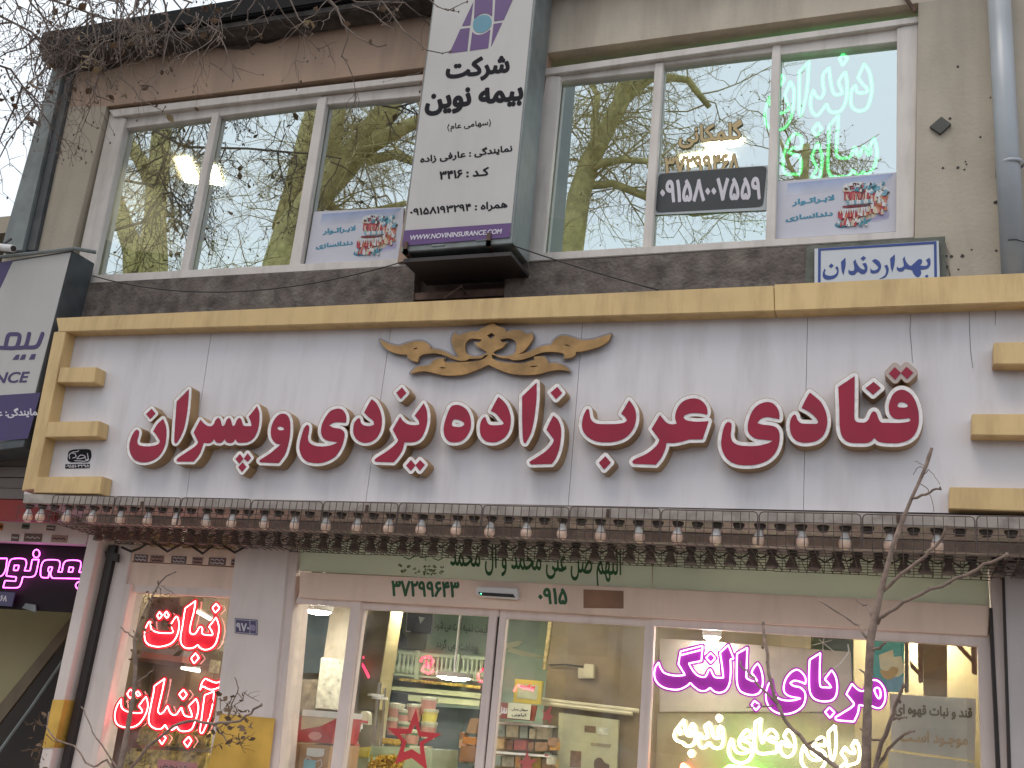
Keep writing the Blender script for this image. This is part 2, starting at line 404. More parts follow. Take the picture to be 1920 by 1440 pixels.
def inside(p, poly):
    x, y = p; c = False; n = len(poly); j = n-1
    for i in range(n):
        xi, yi = poly[i]; xj, yj = poly[j]
        if (yi > y) != (yj > y) and x < (xj-xi)*(y-yi)/(yj-yi)+xi: c = not c
        j = i
    return c
def slab(name, loops, fn, back, m, parent=None, label=None, cap_back=False):
    """loops (any 2D space) -> solid: fn maps a 2D point to the front point, back is the thickness along +Y"""
    tri = []; offs = []; o_ = 0
    for lp in loops: offs.append(o_); o_ += len(lp)
    dep = [sum(1 for j, b in enumerate(loops) if j != i and inside(a[0], b)) for i, a in enumerate(loops)]
    for i, a in enumerate(loops):
        if dep[i] % 2: continue
        grp = [i]+[j for j, b in enumerate(loops) if dep[j] == dep[i]+1 and inside(b[0], a)]
        idx = [offs[j]+q for j in grp for q in range(len(loops[j]))]
        for t in tessellate_polygon([[Vector((x, y, 0)) for x, y in loops[j]] for j in grp]): tri.append(tuple(idx[q] for q in t))
    flat = [p for lp in loops for p in lp]; fr = [fn(x, y) for x, y in flat]; n = len(flat)
    v = fr + [(p[0], p[1]+back, p[2]) for p in fr]; f = []
    for t in tri:
        a, b, c = (Vector(fr[i]) for i in t)
        nrm = (b-a).cross(c-a); t = tuple(t) if nrm.y < 0 else tuple(t)[::-1]
        f.append(t)
        if cap_back: f.append(tuple(i+n for i in t[::-1]))
    o = 0
    for lp in loops:
        k = len(lp)
        for i in range(k):
            a, b = o+i, o+(i+1) % k; f.append((a, a+n, b+n, b))
        o += k
    me_o = meshobj(name, v, f, m, parent, label=label)
    bm = bmesh.new(); bm.from_mesh(me_o.data); bmesh.ops.recalc_face_normals(bm, faces=bm.faces)
    if sum(fc.normal.y*fc.calc_area() for fc in bm.faces if abs(fc.normal.y) > 0.9) > 0 and not cap_back: bmesh.ops.reverse_faces(bm, faces=bm.faces)
    bm.to_mesh(me_o.data); bm.free()
    return me_o
def on(Y): return lambda x, y: P(x, y, Y)
def region(name, polys, Y, back, m, parent=None, lv=0.05, cell=0.5, label=None, opens=(), tol=0.12):
    return slab(name, contour(field(polys, cell, abs(lv)+2*cell, opens), lv, tol), on(Y), back, m, parent, label)

# ------------------------------------------------------------------ lettering from Blender's own built-in font
_F = {'ا': 0xFE8D, 'آ': 0xFE81, 'د': 0xFEA9, 'ذ': 0xFEAB, 'ر': 0xFEAD, 'ز': 0xFEAF, 'و': 0xFEED, 'ژ': 0xFB8A}
_D = {'ب': 0xFE8F, 'پ': 0xFB56, 'ت': 0xFE95, 'ث': 0xFE99, 'ج': 0xFE9D, 'چ': 0xFB7A, 'ح': 0xFEA1, 'خ': 0xFEA5, 'س': 0xFEB1, 'ش': 0xFEB5,
      'ص': 0xFEB9, 'ض': 0xFEBD, 'ط': 0xFEC1, 'ظ': 0xFEC5, 'ع': 0xFEC9, 'غ': 0xFECD, 'ف': 0xFED1, 'ق': 0xFED5, 'ک': 0xFB8E, 'گ': 0xFB92,
      'ل': 0xFEDD, 'م': 0xFEE1, 'ن': 0xFEE5, 'ه': 0xFEE9, 'ی': 0xFBFC, 'ـ': None}
def shape_word(wd):
    out = []; n = len(wd); i = 0
    while i < n:
        ch = wd[i]; prev = i > 0 and wd[i-1] in _D; nxt = i+1 < n and (wd[i+1] in _D or wd[i+1] in _F)
        if ch == 'ل' and i+1 < n and wd[i+1] == 'ا': out.append(chr(0xFEFC if prev else 0xFEFB)); i += 2; continue
        if ch == 'ـ': out.append('\u0640')
        elif ch in _F: out.append(chr(_F[ch]+(1 if prev else 0)))
        elif ch in _D: out.append(chr(_D[ch]+((3 if nxt else 1) if prev else (2 if nxt else 0))))
        else: out.append(ch)
        i += 1
    return ''.join(out[::-1])
def visual(t):
    toks = t.split(' ')
    return ' '.join((shape_word(k) if any(c in _F or c in _D for c in k) else k) for k in toks[::-1])
_cache = {}
def glyph_loops(txt, bold, latin=False, hres=56):
    key = (txt, bold, hres)
    if key in _cache: return _cache[key]
    cu = bpy.data.curves.new('tmp_text', 'FONT'); cu.body = txt if latin else visual(txt); cu.size = 1.0; cu.resolution_u = 3
    ob = bpy.data.objects.new('tmp_text', cu); COL.objects.link(ob); bpy.context.view_layer.update()
    polys = []
    tmp = bpy.data.objects.new('tmp_curve', ob.to_curve(bpy.context.evaluated_depsgraph_get()).copy())
    for sp in tmp.data.splines:
        b = sp.bezier_points; n = len(b); pts = []
        for i in range(n):
            a, c = b[i], b[(i+1) % n]; p0, p1, p2, p3 = a.co, a.handle_right, c.handle_left, c.co
            st = abs((p1-p0).cross(p3-p0).z) < 1e-5 and abs((p2-p0).cross(p3-p0).z) < 1e-5
            for t in ((0,) if st else (0, .25, .5, .75)):
                q = p0*(1-t)**3+p1*3*t*(1-t)**2+p2*3*t*t*(1-t)+p3*t**3; pts.append((q.x, q.y))
        if len(pts) > 2: polys.append(pts)
    cdata = tmp.data; bpy.data.objects.remove(tmp); bpy.data.curves.remove(cdata); bpy.data.objects.remove(ob); bpy.data.curves.remove(cu)
    ap = np.concatenate([np.array(p) for p in polys]); h = ap[:, 1].max()-ap[:, 1].min()
    fl = field(polys, h/hres, bold+3*h/hres); lv = max(bold, 0.003)
    lp = contour(fl, lv, tol=h/hres*0.18)
    a = np.concatenate([np.array(p) for p in lp]); mn, mx_ = a.min(0), a.max(0)
    res = ([[((x-mn[0])/(mx_[0]-mn[0]), (mx_[1]-y)/(mx_[1]-mn[1])) for x, y in q] for q in lp])
    _cache[key] = res; return res
def bil(q, u, v):
    (ax, ay), (bx, by), (cx, cy), (dx, dy) = q      # TL, TR, BR, BL
    return (ax*(1-u)*(1-v)+bx*u*(1-v)+cx*u*v+dx*(1-u)*v, ay*(1-u)*(1-v)+by*u*(1-v)+cy*u*v+dy*(1-u)*v)
def text(name, txt, q, Y, m, parent=None, bold=0.03, latin=False, th=0.002, hres=56, label=None):
    lp = glyph_loops(txt, bold, latin, hres)
    return slab(name, lp, lambda u, v: P(*bil(q, u, v), Y), th, m, parent, label)
def tq(u0, u1, sl, top, bot, ox=0, oy=0, k=1.0, lean=0.0):
    """text box from crop units: left/right, slope, a point on the top line and one on the bottom line"""
    T = lambda u: top[1]+sl*(u-top[0]); B = lambda u: bot[1]+sl*(u-bot[0])
    h = B(u0)-T(u0)
    pts = [(u0+lean*h, T(u0)), (u1+lean*h, T(u1)), (u1, B(u1)), (u0, B(u0))]
    return [(ox+a/k, oy+b/k) for a, b in pts]
# ================================================================== ground
g = MB(); g.box(-60, 60, -3.2, 9, -0.3, 0.0)
o = g.build('pavement', mat('paving', (0.42, 0.37, 0.32), 0.9, var=0.2, scale=3, bump=0.3)); o['kind'] = 'structure'
g = MB(); g.box(-400, 400, -400, -3.32, -0.4, -0.13)
o = g.build('road', mat('asphalt', (0.05, 0.05, 0.052), 0.9, var=0.25, scale=12, bump=0.4)); o['kind'] = 'structure'
g = MB(); g.box(-60, 60, -3.32, -3.2, -0.3, 0.02)
o = g.build('kerb', mat('kerb_stone', (0.33, 0.32, 0.30), 0.9, var=0.15, scale=6)); o['kind'] = 'structure'
g = MB(); g.box(-400, 400, 9.0, 400, -0.4, -0.02)
o = g.build('ground', mat('earth', (0.16, 0.13, 0.10), 0.95, var=0.2, scale=2)); o['kind'] = 'structure'

def colq(mb, lt, rt, rb, lb, Y, d):
    """upright piece: two side lines given by photo pixels, carried on down to the ground"""
    a, b, c, e = XZ(*lt, Y), XZ(*rt, Y), XZ(*rb, Y), XZ(*lb, Y)
    return mb.prism([a, b, c, (c[0], 0.0), (e[0], 0.0), e], Y, Y+d)
def face(name, pts, m, parent=None, label=None):
    return meshobj(name, pts, [tuple(range(len(pts)))], m, parent, label=label)
def pane(name, px, Y, m, parent, to_ground=False, label=None):
    pts = [P(x, y, Y) for x, y in px]
    if to_ground: pts = pts[:2]+[pts[2], Vector((pts[2].x, Y, 0.05)), Vector((pts[3].x, Y, 0.05)), pts[3]]
    return face(name, pts[::-1], m, parent, label)

# ================================================================== the shop building
B = thing('shop_building', 'two storey beige plastered building with wide aluminium windows above a confectionery shopfront', 'building', (-3.0, 0.2, 0))
w_ = MB()
w_.quad([(112, 90), (1000, -70), (1000, 101), (200, 199), (81, 201)], WALL, 0.12)
w_.build('wall', plaster, B); w_ = MB(); w_.quad([(1000, -70), (2000, -223), (2000, -33), (1722, 5), (1027, 99), (1000, 101)], WALL, 0.12)
w_.build('wall', mat('plaster_greyer', (0.60, 0.51, 0.41), 0.85, var=0.10, scale=2.2, bump=0.25, bscale=45, dirt=(0.22, 0.17, 0.14), dirt_amt=0.5, dirt_scale=2.6, streak=1), B); w_ = MB()
w_.box(XZ(2000, 0, 0)[0]-0.02, XZ(2000, 0, 0)[0]+2.2, 0.02, 0.13, 0, XZ(1900, -200, 0)[1]); w_.quad([(795, 125), (1027, 99), (985, 300), (965, 492), (745, 492), (770, 330)], WALL+0.004, 0.11)
w_.build('wall', plaster, B)
w_ = MB()
w_.quad([(81, 201), (200, 199), (135, 465), (118, 545), (-12, 545)], WALL, 0.12)
w_.build('pier', plaster2, B)
w_ = MB(); w_.quad([(1722, 5), (2000, -33), (2000, 545), (1700, 545), (1715, 445)], WALL, 0.12)
w_.build('pier', plaster2, B)
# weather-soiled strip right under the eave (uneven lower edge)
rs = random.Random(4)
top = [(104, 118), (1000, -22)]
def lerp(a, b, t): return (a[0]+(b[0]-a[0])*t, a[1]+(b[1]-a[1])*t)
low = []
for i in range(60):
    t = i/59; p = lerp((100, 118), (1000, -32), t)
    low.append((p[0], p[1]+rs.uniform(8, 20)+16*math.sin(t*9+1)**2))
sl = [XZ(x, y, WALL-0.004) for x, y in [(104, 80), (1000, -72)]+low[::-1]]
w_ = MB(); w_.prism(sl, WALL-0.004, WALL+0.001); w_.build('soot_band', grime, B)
# upper storey: floor slab front, room box
w_ = MB(); w_.quad([(158, 531), (778, 498), (772, 640), (130, 680)], -0.018, 0.14)
w_.quad([(948, 496), (1534, 459), (1530, 640), (940, 660)], -0.018, 0.14)
w_.build('spandrel', concrete, B)
w_ = MB(); w_.quad([(1512, 461), (1772, 443), (1778, 640), (1506, 640)], -0.024, 0.004); w_.build('backing_plate', mat('green_grey_render', (0.13, 0.135, 0.115), 0.9, var=0.3, scale=9, bump=0.4), B)
w_ = MB(); w_.quad([(755, 488), (968, 484), (962, 640), (750, 640)], 0.09, 0.03); w_.build('recess', mat('brown_recess', (0.10, 0.07, 0.06), 0.9, var=0.4, scale=8), B)
w_ = MB()
a, b = P(770, 552, 0.0), P(955, 541, 0.0)
w_.box(a.x, b.x, -0.01, 0.08, b.z-0.05, b.z); w_.build('steel_bracket', rust, B); w_ = MB()
w_.tube([P(833, 560, -0.12), P(866, 536, -0.10), P(872, 552, -0.02)], 0.008)
w_.build('steel_bracket', rust, B)
zs = XZ(1400, 470, 0)[1]-0.12; zc = XZ(800, 125, 0)[1]+0.10
XL, XR = XZ(112, 90, 0)[0]+0.10, XZ(2000, 0, 0)[0]
room = mat('room_plaster', (0.55, 0.52, 0.45), 0.9, var=0.05)
w_ = MB(); w_.box(XL, XR, 0.14, 4.5, zs-0.2, zs); w_.box(XL, XR+1.5, 0.14, 4.5, zc, zc+0.15); w_.box(XL, XR+1.5, 4.5, 4.6, zs, zc)
w_.box(XL-0.1, XL, 0.13, 4.6, zs, zc); w_.box(XR+1.5, XR+1.6, 0.13, 4.6, zs, zc); w_.box(-2.9, -2.75, 0.14, 4.5, zs, zc)
w_.build('upper_room', room, B)
# lit ceiling panels inside the upper rooms
lampw = emis('ceiling_panel_light', (1.0, 0.92, 0.70), 24)
def clight(px):
    pts = [Pz(x, y, zc-0.02) for x, y in px]
    return face('ceiling_light', pts, lampw, B)
clight([(328, 299), (354, 297), (373, 346), (346, 342)]); clight([(396, 312), (404, 312), (417, 349), (394, 345)])
clight([(1318, 272), (1392, 262), (1388, 274), (1330, 280)]); clight([(1275, 296), (1350, 286), (1380, 298), (1290, 314)])
# added yellow green sheets that stand in for the glow low in the panes
glowm = mat('yellow_green_glow', (0.62, 0.68, 0.20), 0.8, var=0.3, scale=2.5)
for px in ([(150, 430), (250, 470), (345, 480), (345, 530), (120, 545)], [(350, 455), (470, 440), (560, 465), (560, 520), (350, 530)], [(990, 400), (1110, 420), (1215, 395), (1215, 490), (985, 500)], [(1222, 405), (1330, 395), (1440, 412), (1440, 480), (1222, 490)]):
    w_ = MB(); w_.quad(px, 0.35, 0.01); w_.build('glow_sheet', glowm, B)
# eave
e1, e2 = P(80, 52, -0.24), P(660, -32, -0.24)
zt = (e1.z+e2.z)/2
w_ = MB(); w_.box(e1.x, 1.4, -0.24, 4.6, zt-0.17, zt); w_.build('roof', tar, B, bevel=0.012)
w_ = MB(); w_.box(e1.x+0.01, 1.4, -0.20, 0.0, zt-0.235, zt-0.172); w_.build('eave_trim', trimc, B, bevel=0.01)
w_ = MB()   # metal corner flashing down the left edge
for (l, r, y_, mm) in (((103, 120), (122, 118), -0.05, 0), ):
    w_.quad([(98, 125), (121, 123), (42, 470), (0, 470)], -0.06, 0.07)
w_.build('corner_flashing', steel_g, B, bevel=0.006)
w_ = MB(); w_.quad([(122, 122), (140, 122), (66, 470), (40, 470)], -0.03, 0.035); w_.build('corner_trim', steel_d, B, bevel=0.006)

# windows of the upper storey
def window(bars, panes, label):
    f = MB()
    for k, (px, Y, d) in enumerate(bars): f.quad(px, Y-0.0007*k, d)
    fo = f.build('window', aluw, B, bevel=0.004, label=label)
    for px in panes: pane('pane', px, UGLASS, upglass, fo)
    return fo
winL = window([([(203, 206), (800, 138), (800, 150), (213, 219)], 0.020, 0.05),
        ([(214, 222), (602, 177), (600, 193), (233, 241)], 0.060, 0.05), ([(600, 181), (800, 158), (800, 179), (612, 196)], 0.062, 0.05),
        ([(206, 210), (236, 222), (174, 520), (136, 533)], 0.040, 0.05), ([(222, 226), (238, 235), (178, 512), (168, 520)], 0.07, 0.04),
        ([(136, 533), (150, 517), (760, 484), (768, 498)], 0.030, 0.05),
        ([(398, 212), (411, 210), (352, 512), (336, 514)], 0.052, 0.05), ([(596, 183), (613, 180), (562, 502), (541, 504)], 0.050, 0.05)],
       [[(232, 238), (404, 212), (344, 512), (172, 519)], [(404, 212), (606, 188), (551, 500), (344, 510)], [(606, 190), (800, 174), (762, 490), (552, 500)]],
       'three bay white aluminium window left of the hanging sign')
winR = window([([(1021, 128), (1722, 30), (1722, 42), (1021, 141)], 0.020, 0.05),
        ([(1030, 143), (1240, 115), (1240, 132), (1045, 153)], 0.060, 0.05), ([(1240, 108), (1455, 80), (1455, 97), (1240, 122)], 0.062, 0.05), ([(1455, 80), (1702, 48), (1700, 76), (1463, 103)], 0.058, 0.05),
        ([(1024, 140), (1051, 143), (1018, 480), (975, 490)], 0.040, 0.05), ([(1682, 52), (1722, 42), (1714, 446), (1680, 440)], 0.040, 0.05),
        ([(975, 491), (980, 476), (1714, 432), (1714, 446)], 0.030, 0.05),
        ([(1228, 118), (1244, 116), (1221, 472), (1204, 473)], 0.052, 0.05), ([(1448, 83), (1464, 80), (1453, 455), (1435, 457)], 0.050, 0.05)],
       [[(1045, 150), (1236, 124), (1212, 472), (1012, 480)], [(1236, 122), (1456, 94), (1444, 452), (1212, 468)], [(1456, 100), (1686, 72), (1684, 440), (1444, 455)]],
       'three bay white aluminium window right of the hanging sign')

# ================================================================== shopfront (ground floor of the same building)
def z_at(px, Y): return XZ(*px, Y)[1]
w_ = MB()
colq(w_, (446, 1000), (545, 1000), (503, 1440), (390, 1440), SHOP-0.03, 0.25)
w_.build('pillar', board, B, bevel=0.006, label='grey white pillar with the blue house number')
w_ = MB(); colq(w_, (545, 1000), (562, 1000), (522, 1440), (503, 1440), SHOP-0.015, 0.2); w_.build('pillar_edge', alus, B, bevel=0.004)
# gold clad band low on the pillars
goldp = mat('gold_mirror_panel', (0.66, 0.40, 0.085), 0.3, 0.2, var=0.25, scale=4, bump=0.15, bscale=8)
w_ = MB(); colq(w_, (413, 1338), (515, 1347), (504, 1440), (389, 1440), SHOP-0.038, 0.006); w_.build('gold_cladding', goldp, B)
w_ = MB()
w_.quad([(225, 1022), (455, 1032), (449, 1062), (216, 1050)], SHOP-0.01, 0.1)
w_.quad([(216, 1052), (449, 1064), (446, 1106), (205, 1096)], SHOP, 0.1)
w_.build('lintel', hboard, B, bevel=0.003, label='white cladding tinted with warm light above the left display window')
w_ = MB()
w_.quad([(562, 1072), (1660, 1124), (1856, 1136), (1852, 1192), (1222, 1158), (560, 1120)], SHOP-0.03, 0.12)
lint = w_.build('lintel', hboard, B, bevel=0.004, label='long white board over the shop doors')
glow = translucent('pale_green_panel', (0.64, 0.67, 0.60), 0.55)
w_ = MB(); w_.quad([(562, 985), (800, 1000), (800, 1082), (562, 1070)], SHOP+0.01, 0.02); w_.quad([(802, 1000), (1220, 1020), (1222, 1104), (802, 1083)], SHOP+0.01, 0.02)
w_.quad([(1224, 1020), (1850, 1050), (1856, 1136), (1224, 1104)], SHOP+0.01, 0.02); w_.build('transom_panel', glow, B)
# right hand jambs
w_ = MB(); colq(w_, (1856, 1060), (1880, 1060), (1890, 1440), (1872, 1440), SHOP-0.05, 0.2); w_.build('jamb', alus, B, bevel=0.004)
w_ = MB(); colq(w_, (1880, 1055), (1990, 1055), (2015, 1440), (1893, 1440), SHOP-0.10, 0.3); w_.build('pillar', mat('grey_cladding', (0.50, 0.45, 0.45), 0.5, var=0.05), B, bevel=0.005, label='plain grey pillar at the right edge')
w_ = MB(); colq(w_, (1879, 1058), (1883, 1058), (1896, 1440), (1890, 1440), SHOP-0.104, 0.05); w_.build('joint_seal', rubber, B)
# left jamb of the shopfront, outer pillar with grey front
w_ = MB(); colq(w_, (167, 1000), (189, 1000), (92, 1440), (72, 1440), SHOP-0.11, 0.4); w_.build('pillar', board, B, bevel=0.004, label='slim grey pillar beside the black post')
w_ = MB(); w_.quad([(99, 1312), (121, 1312), (100, 1402), (79, 1402)], SHOP-0.116, 0.2); w_.build('gold_cladding', goldp, B)
w_ = MB(); colq(w_, (219, 1015), (251, 1015), (170, 1440), (127, 1440), SHOP-0.02, 0.2); w_.build('jamb', board, B, bevel=0.004)

def shopwin(name, bars, glass, label, drops=True):
    f = MB()
    for k, (px, Y, d, dr) in enumerate(bars):
        if dr: colq(f, *px, Y-0.0007*k, d)
        else: f.quad(px, Y-0.0007*k, d)
    fo = f.build(name, alus, B, bevel=0.004, label=label)
    pane('pane', glass, SGLASS, shglass, fo, to_ground=True)
    return fo
shopwin('display_window', [([(233, 1094), (246, 1094), (178, 1440), (166, 1440)], SHOP-0.026, 0.08, True), ([(236, 1094), (446, 1104), (446, 1121), (240, 1110)], SHOP+0.002, 0.06, False),
         ], [(236, 1104), (452, 1114), (395, 1440), (172, 1440)], 'display window behind the red lettering')
shopwin('display_window', [([(560, 1114), (678, 1122), (676, 1140), (553, 1131)], SHOP, 0.06, False), ([(659, 1122), (678, 1122), (641, 1440), (619, 1440)], SHOP-0.006, 0.07, True),
         ([(544, 1110), (556, 1110), (510, 1440), (500, 1440)], SHOP+0.01, 0.05, True)], [(548, 1126), (664, 1134), (624, 1440), (504, 1440)], 'narrow side window left of the doors')
d1 = shopwin('door_leaf', [([(676, 1128), (936, 1139), (936, 1156), (676, 1142)], SHOP+0.012, 0.05, False), ([(675, 1128), (684, 1128), (644, 1440), (634, 1440)], SHOP+0.014, 0.05, True),
         ([(918, 1139), (933, 1139), (906, 1440), (889, 1440)], SHOP+0.010, 0.05, True)], [(680, 1136), (926, 1150), (896, 1440), (638, 1440)], 'left glass leaf of the sliding doors')
d2 = shopwin('door_leaf', [([(939, 1139), (1222, 1154), (1222, 1175), (939, 1159)], SHOP+0.012, 0.05, False), ([(938, 1139), (951, 1139), (922, 1440), (909, 1440)], SHOP+0.014, 0.05, True),
         ([(1210, 1154), (1223, 1154), (1209, 1440), (1194, 1440)], SHOP+0.010, 0.05, True)], [(944, 1150), (1216, 1168), (1200, 1440), (914, 1440)], 'right glass leaf of the sliding doors')
w_ = MB(); colq(w_, (933, 1139), (938.5, 1139), (910, 1440), (905, 1440), SHOP+0.03, 0.03); w_.build('door_gap_seal', rubber, B)
shopwin('display_window', [([(1222, 1156), (1856, 1190), (1854, 1213), (1222, 1173)], SHOP-0.004, 0.06, False), ([(1221, 1156), (1227, 1156), (1214, 1440), (1206, 1440)], SHOP-0.002, 0.06, True),
         ([(1832, 1190), (1856, 1190), (1870, 1440), (1840, 1440)], SHOP, 0.06, True)], [(1222, 1164), (1840, 1204), (1846, 1440), (1208, 1440)], 'wide display window with the purple lettering')
w_ = MB(); colq(w_, (1855, 1140), (1861, 1140), (1876, 1440), (1868, 1440), SHOP-0.055, 0.05); w_.build('jamb_seal', rubber, B)

# ---- inside of the shop
XA, XB = XZ(236, 1100, SHOP)[0]-0.3, XZ(1880, 1100, SHOP)[0]+0.1
ZC = 3.35; ZH = z_at((900, 1085), SHOP)+0.35
mural = mat('green_mural', (0.25, 0.33, 0.25), 0.6, var=0.4, scale=1.6)
marble = mat('brown_marble', (0.20, 0.150, 0.09), 0.35, var=0.35, scale=2.6, dirt=(0.24, 0.18, 0.12), dirt_amt=0.6, dirt_scale=4)
floorm = mat('floor_tile', (0.35, 0.33, 0.3), 0.3, var=0.1)
w_ = MB(); w_.box(XA, XB, SGLASS+0.1, 4.6, -0.05, 0.004); w_.build('shop_floor', floorm, B)
w_ = MB(); w_.box(XA, XB, SGLASS+0.06, 4.6, ZC, ZC+0.12); w_.box(XA, XB, SGLASS+0.06, SGLASS+0.1, ZH, ZC); w_.build('shop_ceiling', room, B)
w_ = MB(); w_.box(XA-0.1, XA, SGLASS+0.06, 4.6, 0, ZC); w_.build('side_wall', marble, B); w_ = MB(); w_.box(XB, XB+0.1, SGLASS, 4.6, 0, ZC); w_.build('side_wall', marble, B)
w_ = MB(); w_.box(XA, XB, 4.5, 4.6, 0, ZC); w_.build('back_wall', mural, B)
# brown marble partition behind the right door leaf
a = XZ(1030, 1200, 2.3); b = XZ(1212, 1200, 2.3)
w_ = MB(); w_.box(a[0], b[0]+1.2, 2.3, 2.42, 0, ZC); w_.build('partition', marble, B)
w_ = MB(); a2 = XZ(735, 1200, 3.2)[0]; w_.box(XA, a2, 3.2, 3.3, 0, ZC); w_.build('partition', mat('stone_cladding', (0.20, 0.165, 0.10), 0.4, var=0.35, scale=2.5), B)
w_ = MB(); a2 = XZ(452, 1200, 1.6); w_.box(XA, a2[0]+0.15, 1.55, 1.65, 0, ZC); w_.build('partition', mat('beige_panel', (0.42, 0.33, 0.24), 0.6, var=0.08), B)
# ceiling lamps of the shop, several of them unseen and added for light
lampc = emis('led_disc', (1.0, 0.94, 0.80), 110)
def disc(px, Y, r, zoff=0.0, lab=None):
    p = P(*px, Y); t = thing('ceiling_lamp', lab, 'lamp', (0, 0, 0), 'round lamps inside the shop')
    m_ = MB(); m_.lathe([(0, 0.03), (r, 0.03), (r, 0.0), (r*0.9, -0.012)], (0, 0, 0), 20); m_.build('lamp_housing', white, t, smooth=False)
    m_ = MB(); m_.lathe([(r*0.9, -0.012), (r*0.6, -0.03), (0, -0.036)], (0, 0, 0), 20); m_.build('diffuser', lampc, t, smooth=True)
    m_ = MB(); m_.tube([(0, 0, 0.03), (0, 0, ZC-p.z+0.02)], 0.012); m_.build('stem', white, t); t.location = p
disc((597, 1143), 0.75, 0.10, lab='brightest round lamp at the top of the narrow side window')
disc((851, 1268), 3.0, 0.16, lab='round lamp standing in for a reflection in the left door leaf')  # modelled lamp takes the place of a reflection in the door glass
disc((1335, 1190), 0.53, 0.055, lab='round lamp glowing above the purple lettering')
disc((1090, 1120), 1.2, 0.10, lab='unseen round lamp added above the right door leaf')  # out of sight, added to light the room behind this leaf
disc((1500, 1010), 1.25, 0.14, lab='unseen round lamp added behind the pale green transom at the right')  # hidden lamp added so the transom shines through
disc((900, 985), 1.25, 0.14, lab='unseen round lamp added behind the pale green transom over the doors')  # second hidden lamp added to backlight the transom
disc((330, 1075), 1.05, 0.06, lab='unseen round lamp added above the left display window')  # added behind the lintel to fill the left display with light
disc((780, 1128), 3.1, 0.18, lab='unseen round lamp added near the rear wall above the left door leaf')  # added out of view to brighten the green rear wall
disc((1720, 1150), 1.5, 0.16, lab='unseen round lamp added above the right display window')  # unseen fill lamp added for the right display
# ================================================================== fascia sign of the confectionery
S = thing('shop_sign', 'long white sign board with gold frame and raised red Persian letters', 'shop sign', (-3.0, PANEL, 3.2))
seams = [((400, 600), (345, 960)), ((735, 600), (683, 960)), ((1094, 585), (1064, 965)), ((1515, 560), (1506, 972))]
edgeL, edgeR = ((112, 600), (38, 960)), ((2040, 520), (2040, 985))
topl = lambda x: 618-0.0457*(x-105); botl = lambda x: 926+0.0205*(x-40)
def at_y(sg, y): (a, b), (c, d) = sg; return a+(c-a)*(y-b)/(d-b)
eds = [edgeL]+seams+[edgeR]; w_ = MB()
for i in range(len(eds)-1):
    l, r = eds[i], eds[i+1]; g0 = 0 if i == 0 else 0.45; g1 = 0 if i == len(eds)-2 else 0.45
    xl, xr = at_y(l, 600), at_y(r, 570)
    w_.quad([(at_y(l, topl(xl)-18)+g0, topl(xl)-18), (at_y(r, topl(xr)-18)-g1, topl(xr)-18), (at_y(r, botl(xr))-g1, botl(xr)), (at_y(l, botl(xl))+g0, botl(xl))], PANEL, 0.012)
w_.build('panel', panelm, S)
w_ = MB(); w_.quad([(118, 606), (2040, 512), (2040, 972), (44, 938)], PANEL+0.014, 0.16); w_.build('carcass', steel_d, S)
# fine cracks in the right hand sheet
w_ = MB()
for pts in ([(1708, 590), (1706, 620), (1709, 650), (1711, 680)], [(1817, 580), (1818, 620), (1820, 660), (1824, 690)], [(1867, 575), (1866, 610)]):
    w_.tube([P(x, y, PANEL-0.001) for x, y in pts], 0.0012, n=4)
w_.build('crack', cable, S)
# gold frame
gz0, gz1 = P(105, 596, GOLD), P(1880, 513, GOLD); gb0, gb1 = P(105, 622, GOLD), P(1880, 563, GOLD)
xa, xj = P(105, 600, GOLD).x, P(1451, 545, GOLD).x
w_ = MB()
w_.quad([(105, 596), (1450.5, 535), (1452, 583), (110, 622)], GOLD, 0.13); w_.quad([(1451.5, 533), (2040, 506), (2040, 562), (1453, 583)], GOLD-0.003, 0.13)
w_.build('cornice', goldm, S, bevel=0.004)
w_ = MB(); w_.quad([(101, 622), (124, 621), (66, 917), (40, 920)], GOLD+0.002, 0.1)
w_.build('upright', goldm, S, bevel=0.004)
w_ = MB(); w_.quad([(2020, 560), (2060, 560), (2060, 985), (2020, 985)], GOLD+0.002, 0.1); w_.build('upright', goldm, S)
for px in ([(112, 689), (181, 688), (177, 717), (107, 717)], [(90, 791), (186, 789), (182, 818), (83, 820)], [(68, 894), (192, 893), (187, 926), (62, 924)],
           [(1863, 642), (2021, 639), (2021, 683), (1862, 683)], [(1822, 776), (2021, 776), (2021, 818), (1821, 816)], [(1780, 913), (2021, 917), (2021, 962), (1779, 954)]):
    w_ = MB(); w_.quad(px, GOLD-0.001, 0.10); w_.build('gold_bar', goldm, S, bevel=0.004)

